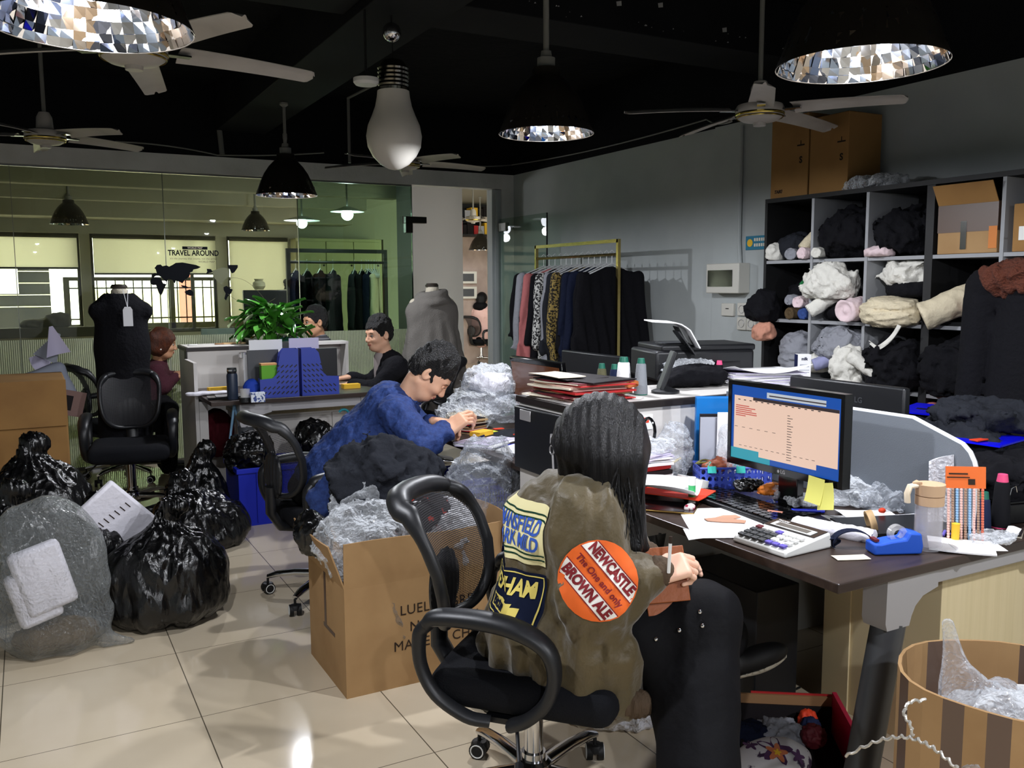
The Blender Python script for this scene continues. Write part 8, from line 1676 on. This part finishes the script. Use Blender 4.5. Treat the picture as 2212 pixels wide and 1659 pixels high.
m.obj('characters', 'pap_cream', t, smooth=0)['kind'] = 'stuff'
# --- hall beyond the doorway
t = thing('office_desk', 'wooden desk in the far hall with a lit screen', 'desk', (B6[0]+.85, B6[1]+.2, 0)); MB().bb((-.35, -.6, .72), (.4, .6, .75)).bb((-.3, -.58, 0), (.4, -.54, .72)).bb((-.3, .54, 0), (.4, .58, .72)).obj('frame', 'kraft', t)
t = thing('monitor', 'monitor with pale lit screen in the far hall', 'monitor', (B6[0]+.9, B6[1]+.2, .75)); MB().bb((0, -.26, .06), (.03, .26, .38)).obj('housing', 'black_gloss', t); MB().bb((-.003, -.24, .085), (0, .24, .365)).obj('screen', mat('screen_cream', (226, 214, 184), emis=.8), t); MB().bb((.03, -.03, 0), (.05, .03, .2)).bb((-.05, -.1, 0), (.12, .1, .01)).obj('stand', 'black_gloss', t)
for i, (z, lab) in enumerate(((1.5, 'upper electrical panel on the far hall wall'), (1.22, 'lower electrical panel on the far hall wall'))):
    t = thing('electrical_panel', lab, 'panel', (7.2, 14.97, z)); MB().bb((-.2, -.03, 0), (.2, .03, .22)).obj('case', 'wall_box', t); MB().bb((-.14, -.035, .04), (.14, -.03, .18)).obj('window', 'metal_dark', t)
t = thing('hanging_shelf', 'dark open shelf with red and black goods above the far doorway', 'shelf', (7.4, 14.7, 2.35)); MB().bb((-.7, -.2, 0), (.9, .25, .03)).bb((-.7, -.2, .28), (.9, .25, .3)).bb((-.7, .22, .03), (.9, .25, .6)).obj('boards', 'shelf_black', t, smooth=0)
rg = random.Random(2)
for k in range(2):
    x = -.6
    while x < .8:
        w_ = rg.uniform(.07, .16); h_ = rg.uniform(.14, .23); c_ = rg.choice(['card_red', 'card_dark', 'card_dark', 'pap_grey', 'cloth_charcoal', 'card_maroon', 'foam_y'])
        o = MB().box((0, 0, h_/2), (w_*.9, .2, h_)).obj('goods_box', c_, smooth=0); o.location = (7.4+x+w_/2, 14.68, 2.3805+k*.27); tag(o, 'small boxed goods on the dark shelf above the far doorway', 'box', 'goods on the far shelf'); x += w_
fan((6.041, 12.304, 2.455), 2.95, .5, 'white ceiling fan in the far hall behind the door glass', bl=.55)
# --- sticker on the glass partition
SY = BY+.036
def flat(poly, m='black_base'): return [(x, SY, z) for x, z in poly]
mat('sticker_black', (16, 18, 22), rough=.9); mat('sticker_grey', (96, 98, 70), rough=.6)
t = thing('map_sticker', 'black world map decal with travel lettering on the glass wall', 'sticker', (1.25, SY, 1.2))
def px2(x, y):   # pixel on the decal plane
    return x, y
P_ = lambda pts: pts

MAPS = {'eurasia': [(0.903, 1.559), (0.929, 1.576), (0.945, 1.572), (0.937, 1.606), (0.928, 1.613), (0.948, 1.64), (0.977, 1.644), (0.99, 1.63), (1.022, 1.637), (1.041, 1.627), (1.068, 1.641), (1.094, 1.658), (1.147, 1.662), (1.199, 1.652), (1.252, 1.642), (1.291, 1.625), (1.264, 1.611), (1.23, 1.604), (1.223, 1.587), (1.203, 1.58), (1.195, 1.545), (1.168, 1.531), (1.139, 1.49), (1.114, 1.504), (1.088, 1.511), (1.08, 1.487), (1.062, 1.518), (1.03, 1.525), (1.016, 1.504), (1.004, 1.511), (0.985, 1.535), (0.96, 1.552), (0.935, 1.552), (0.911, 1.532), (0.902, 1.542)], 'africa': [(0.902, 1.532), (0.934, 1.542), (0.972, 1.532), (0.99, 1.491), (1.015, 1.484), (0.994, 1.443), (0.98, 1.409), (0.967, 1.392), (0.954, 1.409), (0.94, 1.45), (0.934, 1.477), (0.906, 1.477), (0.887, 1.504)], 'australia': [(1.153, 1.421), (1.177, 1.435), (1.197, 1.441), (1.222, 1.42), (1.221, 1.389), (1.194, 1.387), (1.162, 1.4)], 'camerica': [(1.337, 1.611), (1.371, 1.608), (1.384, 1.587), (1.377, 1.58), (1.329, 1.57), (1.34, 1.587)], 'namerica': [(1.381, 1.594), (1.425, 1.608), (1.467, 1.622), (1.508, 1.616), (1.516, 1.573), (1.519, 1.545), (1.491, 1.531), (1.469, 1.503), (1.444, 1.489), (1.467, 1.468), (1.451, 1.475), (1.421, 1.503), (1.398, 1.531), (1.386, 1.566)], 'greenland': [(1.505, 1.644), (1.592, 1.644), (1.591, 1.623), (1.561, 1.581), (1.54, 1.573), (1.521, 1.609)], 'samerica': [(1.467, 1.457), (1.491, 1.468), (1.512, 1.454), (1.542, 1.436), (1.527, 1.404), (1.498, 1.376), (1.483, 1.344), (1.47, 1.362), (1.482, 1.404), (1.467, 1.433)], 'indo': [(1.126, 1.476), (1.165, 1.469), (1.191, 1.455), (1.164, 1.449), (1.132, 1.463)], 'islands': [(1.164, 1.531), (1.195, 1.545), (1.202, 1.559), (1.188, 1.542), (1.167, 1.518)]}
TXT = (1.238, 1.738, 0.403)
BAN = (1.250, 1.781)
for k, pl in MAPS.items():
    m = MB(); a = pl
    tri = geometry.tessellate_polygon([[Vector((x, z, 0)) for x, z in a]])
    mm_ = 'sticker_grey' if k in ('namerica',) else 'sticker_black'
    o = MB().add([(x, SY, z) for x, z in a]+[(x, SY-.0006, z) for x, z in a], [tuple(q) for q in tri]+[tuple(i+len(a) for i in q) for q in tri]).obj('continent', mm_, t, world=True, smooth=0)
v, f = text_geo('TRAVEL AROUND', .062, .0018); wd = max(p[0] for p in v)-min(p[0] for p in v)
MB().add([(TXT[0]+p[0]*TXT[2]/wd, SY-.0004, TXT[1]+p[1]*1.0) for p in v], f).obj('lettering', 'sticker_black', t, world=True, smooth=0)
v, f = text_geo("it's the journey that counts, not the arrival", .02); wd = max(p[0] for p in v)-min(p[0] for p in v)
MB().add([(TXT[0]+p[0]*TXT[2]*.92/wd, SY-.0004, TXT[1]-.045+p[1]) for p in v], f).obj('lettering', 'sticker_grey', t, world=True, smooth=0)
v, f = text_geo('WORLD MAP', .022); MB().add([(TXT[0]+.1+p[0], SY-.0004, TXT[1]-.07+p[1]) for p in v], f).obj('lettering', 'sticker_grey', t, world=True, smooth=0)
MB().bb((BAN[0]-.1, SY-.0004, BAN[1]-.012), (BAN[0]+.1, SY, BAN[1]+.012)).obj('banner', 'sticker_black', t, world=True, smooth=0)
v, f = text_geo('WORLD MAP', .02); MB().add([(BAN[0]+p[0], SY-.0008, BAN[1]+p[1]) for p in v], f).obj('banner_lettering', 'pap_cream', t, world=True, smooth=0)
for (x0, z0, x1, z1, b) in ((1.45, 1.5, 1.85, 1.28, .12), (1.5, 1.4, 1.9, 1.36, -.08)):
    MB().tube([(x0+(x1-x0)*i/12, SY-.001, z0+(z1-z0)*i/12+b*4*(i/12)*(1-i/12)) for i in range(13)], .0016, 4).obj('route_line', 'sticker_grey', t, world=True)
# --- floor things by the front desk
t = thing('carton_tray', 'open red sample box full of scraps on the floor by the desk leg', 'box', (1.989, 1.866, 0.020), math.radians(-35))
MB().bb((-.16, -.14, 0), (.16, .14, .006)).bb((-.16, .132, .006), (.16, .14, .09)).bb((-.16, -.14, .006), (-.152, .132, .07)).obj('box_body', 'card_dark', t, smooth=0); MB().bb((.152, -.14, .006), (.165, .14, .14)).obj('red_side', mat('magenta_card', (196, 24, 70), rough=.35), t, smooth=0); MB().bb((-.15, .141, .05), (.16, .15, .12)).obj('brown_flap', 'card_brown', t, smooth=0); MB().bb((-.1, .151, .09), (.16, .156, .125)).obj('red_edge', 'card_red', t, smooth=0)
tb_ = Vector((1.989, 1.866, 0.020))
for i, (dx, dy, r_, m_, lab) in enumerate(((.1, .03, (.035, .03, .035), 'orange_red', 'red pompon at the far corner of the red sample box'), (.07, -.01, (.035, .03, .035), 'yarn_navy', 'navy pompon between the two red ones in the sample box'), (.03, -.06, (.045, .04, .04), 'card_maroon', 'dark red pompon in the middle of the sample box'))):
    c = tb_+Vector((dx, dy, .045)); blob('pompon', tuple(c), tuple(q*.8 for q in r_), m_, lab, 'pompon', seed=170+i, amp=.005, s=160, h=.005)
blob('fabric_scrap', tuple(tb_+Vector((-.03, .02, .012))), (.07, .06, .04), 'cloth_grey', 'grey white crumpled scrap in the red sample box', 'scrap', seed=180, amp=.015, s=50, h=.007)
blob('fabric_scrap', tuple(tb_+Vector((-.1, .06, .012))), (.06, .05, .04), 'cloth_navy', 'dark navy scrap with white piping in the red sample box', 'scrap', seed=181, amp=.012, s=50, h=.007)
mat('floral', (214, 212, 216), rough=.8, var=(16, (60, 40, 70), .60, .63)); fl_ = thing('floral_pouch', 'white pouch with purple and orange flowers in front of the red sample box', 'pouch', (1.823, 1.779, 0.050))
mesh_sdf(lambda P: s_ell(P, (0, 0, .03), (.13, .09, .06))-.012*wob(P, 30, 4), (-.17, -.12, -.05), (.17, .12, .11), .009).obj('pouch_body', 'floral', fl_, smooth=80)
bf = bvh_of(fl_.children[0]); TT = frame((fl_.location.x, fl_.location.y, .12), (.878, -.479, 0), (.3, .55, .78)); m = MB()
zc_ = -(Vector((.878, -.479, 0)).cross(Vector((.3, .55, .78)))).normalized(); TT = Matrix(((.878, .3, zc_.x, fl_.location.x), (-.479, .55, zc_.y, fl_.location.y), (0, .78, zc_.z, .10), (0, 0, 0, 1)))
def flower(x, y, r, mi): return [( [(x, y)]+[(x+r*(.72+.28*math.cos(5*a))*math.cos(a), y+r*(.72+.28*math.cos(5*a))*math.sin(a)) for a in [2*PI*k/30 for k in range(30)]], [(0, 1+k, 1+(k+1) % 30) for k in range(30)], mi )]
for (x, y, r, mi, lift) in ((.0, .01, .05, 1, .003), (.0, 0, .032, 0, .005), (.0, 0, .012, 2, .007), (-.06, .03, .02, 1, .003), (.06, -.01, .024, 1, .003)):
    for vv, ff, mi_ in flower(x, y, r, mi): m.add(lay(bf, TT, vv, lift), ff, mi_)
m.obj('flower_print', [mat('flower_orange', (206, 122, 82), rough=.8), mat('flower_purple', (84, 52, 92), rough=.8), 'foam_y'], fl_, world=True, smooth=60)
blob('plastic_bag', (2.010, 2.125, 0.000), (.075, .06, .03), 'bag_clear', 'crumpled clear bag on the tiles between the shoes and the desk leg', 'bag', seed=185, amp=.018, s=40, h=.008)
blob('paper_bag', (1.676, 2.312, 0.000), (.12, .1, .07), 'bag_white', 'creamy white plastic bag on the floor behind the chair base', 'bag', seed=186, amp=.02, s=24, h=.01)
blob('dark_bag', (1.385, 2.626, 0.000), (.1, .12, .03), 'bag_black', 'dark flat bag on the floor under the front chair', 'bag', seed=187, amp=.014, s=30, h=.009)
for i, (a, b, c, d) in enumerate((((1.95, 2.5, .01), (2.1, 2.3, .01), (2.3, 2.2, .012), (2.36, 2.05, .012)), ((1.9, 2.55, .012), (2.05, 2.2, .012), (2.2, 2.15, .02), (2.36, 2.18, .02)), ((1.72, 2.5, .7), (1.8, 2.35, .4), (1.78, 2.4, .1), (1.95, 2.45, .01)), ((1.9, 2.5, .7), (1.98, 2.4, .35), (1.92, 2.42, .15), (2.1, 2.4, .01)))):
    P4 = [Vector(q) for q in (a, b, c, d)]; pts = [tuple(P4[0]*(1-s)**3+P4[1]*3*s*(1-s)**2+P4[2]*3*s*s*(1-s)+P4[3]*s**3) for s in [k/14 for k in range(15)]]
    MB().tube(pts, .004, 6).solo('power_cable', 'black_base', ('black cable on the tiles reaching the cream pedestal', 'second black cable on the tiles under the desk', 'cable drooping under the desk near the seat side', 'cable drooping under the desk nearer the side cabinet')[i], 'cable')
t = thing('computer_tower', 'black computer tower in the dark under the front desk', 'computer', (2.22, 2.36, 0)); MB().bb((-.1, -.2, 0), (.1, .2, .42)).obj('case', 'black_plastic', t, bevel=.004)
# round bin contents and twisted cord
blob('plastic_bag', (1.81, 1.1, .2), (.15, .14, .17), 'bag_clear', 'thin clear plastic filling the round striped bin', 'bag', seed=190, amp=.03, s=18, h=.011)
t = thing('plastic_bag', 'pointed clear plastic bag sticking up out of the round striped bin', 'bag', (1.80, 1.16, .5))
mesh_sdf(lambda P: smin(s_cone(P, (0, 0, -.02), (-.03, .05, .2), .065, .006), s_ell(P, (.05, -.02, .0), (.1, .07, .07)), .04)-.012*(1-2*np.abs(wob(P*np.array([1, 1, .4]), 34, 6))), (-.12, -.12, -.12), (.18, .12, .24), .008).obj('film', 'bag_clear_thin', t, smooth=180)
t = thing('shipping_label', 'white shipping label card with red mark inside the round striped bin', 'label', (1.96, 1.1, .46), -.6); MB().box((0, 0, .05), (.12, .004, .1)).obj('card', 'pap_white', t, smooth=0); MB().box((.0, -.003, .03), (.07, .001, .035)).obj('printed_panel', 'pap_grey', t, smooth=0); MB().box((.02, -.0035, .055), (.01, .001, .006)).obj('red_mark', 'card_red', t, smooth=0)
tw = []; P4 = [Vector(q) for q in ((1.367, 1.143, 0.531), (1.379, 1.026, 0.653), (1.394, 0.993, 0.637), (1.391, 0.922, 0.611))]
for s in range(60): u = s/59; c = P4[0]*(1-u)**3+P4[1]*3*u*(1-u)**2+P4[2]*3*u*u*(1-u)+P4[3]*u**3; tw.append(tuple(c+Vector((.003*math.cos(s*1.3), 0, .003*math.sin(s*1.3)))))
tw2 = [tuple(p+Vector((.0025*math.sin(k*1.4), 0, .0025*math.cos(k*1.4)))) for k, p in enumerate(curve([(1.385, 1.008, 0.631), (1.383, 1.012, 0.653), (1.382, 1.026, 0.668), (1.401, 1.029, 0.684), (1.434, 1.022, 0.684)], 8))]
MB().tube(tw, .0028, 6).tube(tw2, .0028, 6).solo('twisted_cord', mat('cord_silver', (190, 186, 178), rough=.35, metal=.5), 'silvery twisted cord looping over the rim of the round striped bin', 'cord')
MB().sheet(lambda u, v: (1.672+.03*v+.01*math.sin(6*u), 2.5+.09*u+.0*v, .48+.2*v+.02*math.sin(5*u)), 8, 6, .004).solo('gift_bag', mat('gold_foil', (190, 160, 80), rough=.25, metal=1, bump=('crease', 30, .8)), 'crumpled gold foil bag hanging below the black drawer', 'bag')

bpy.context.view_layer.update()
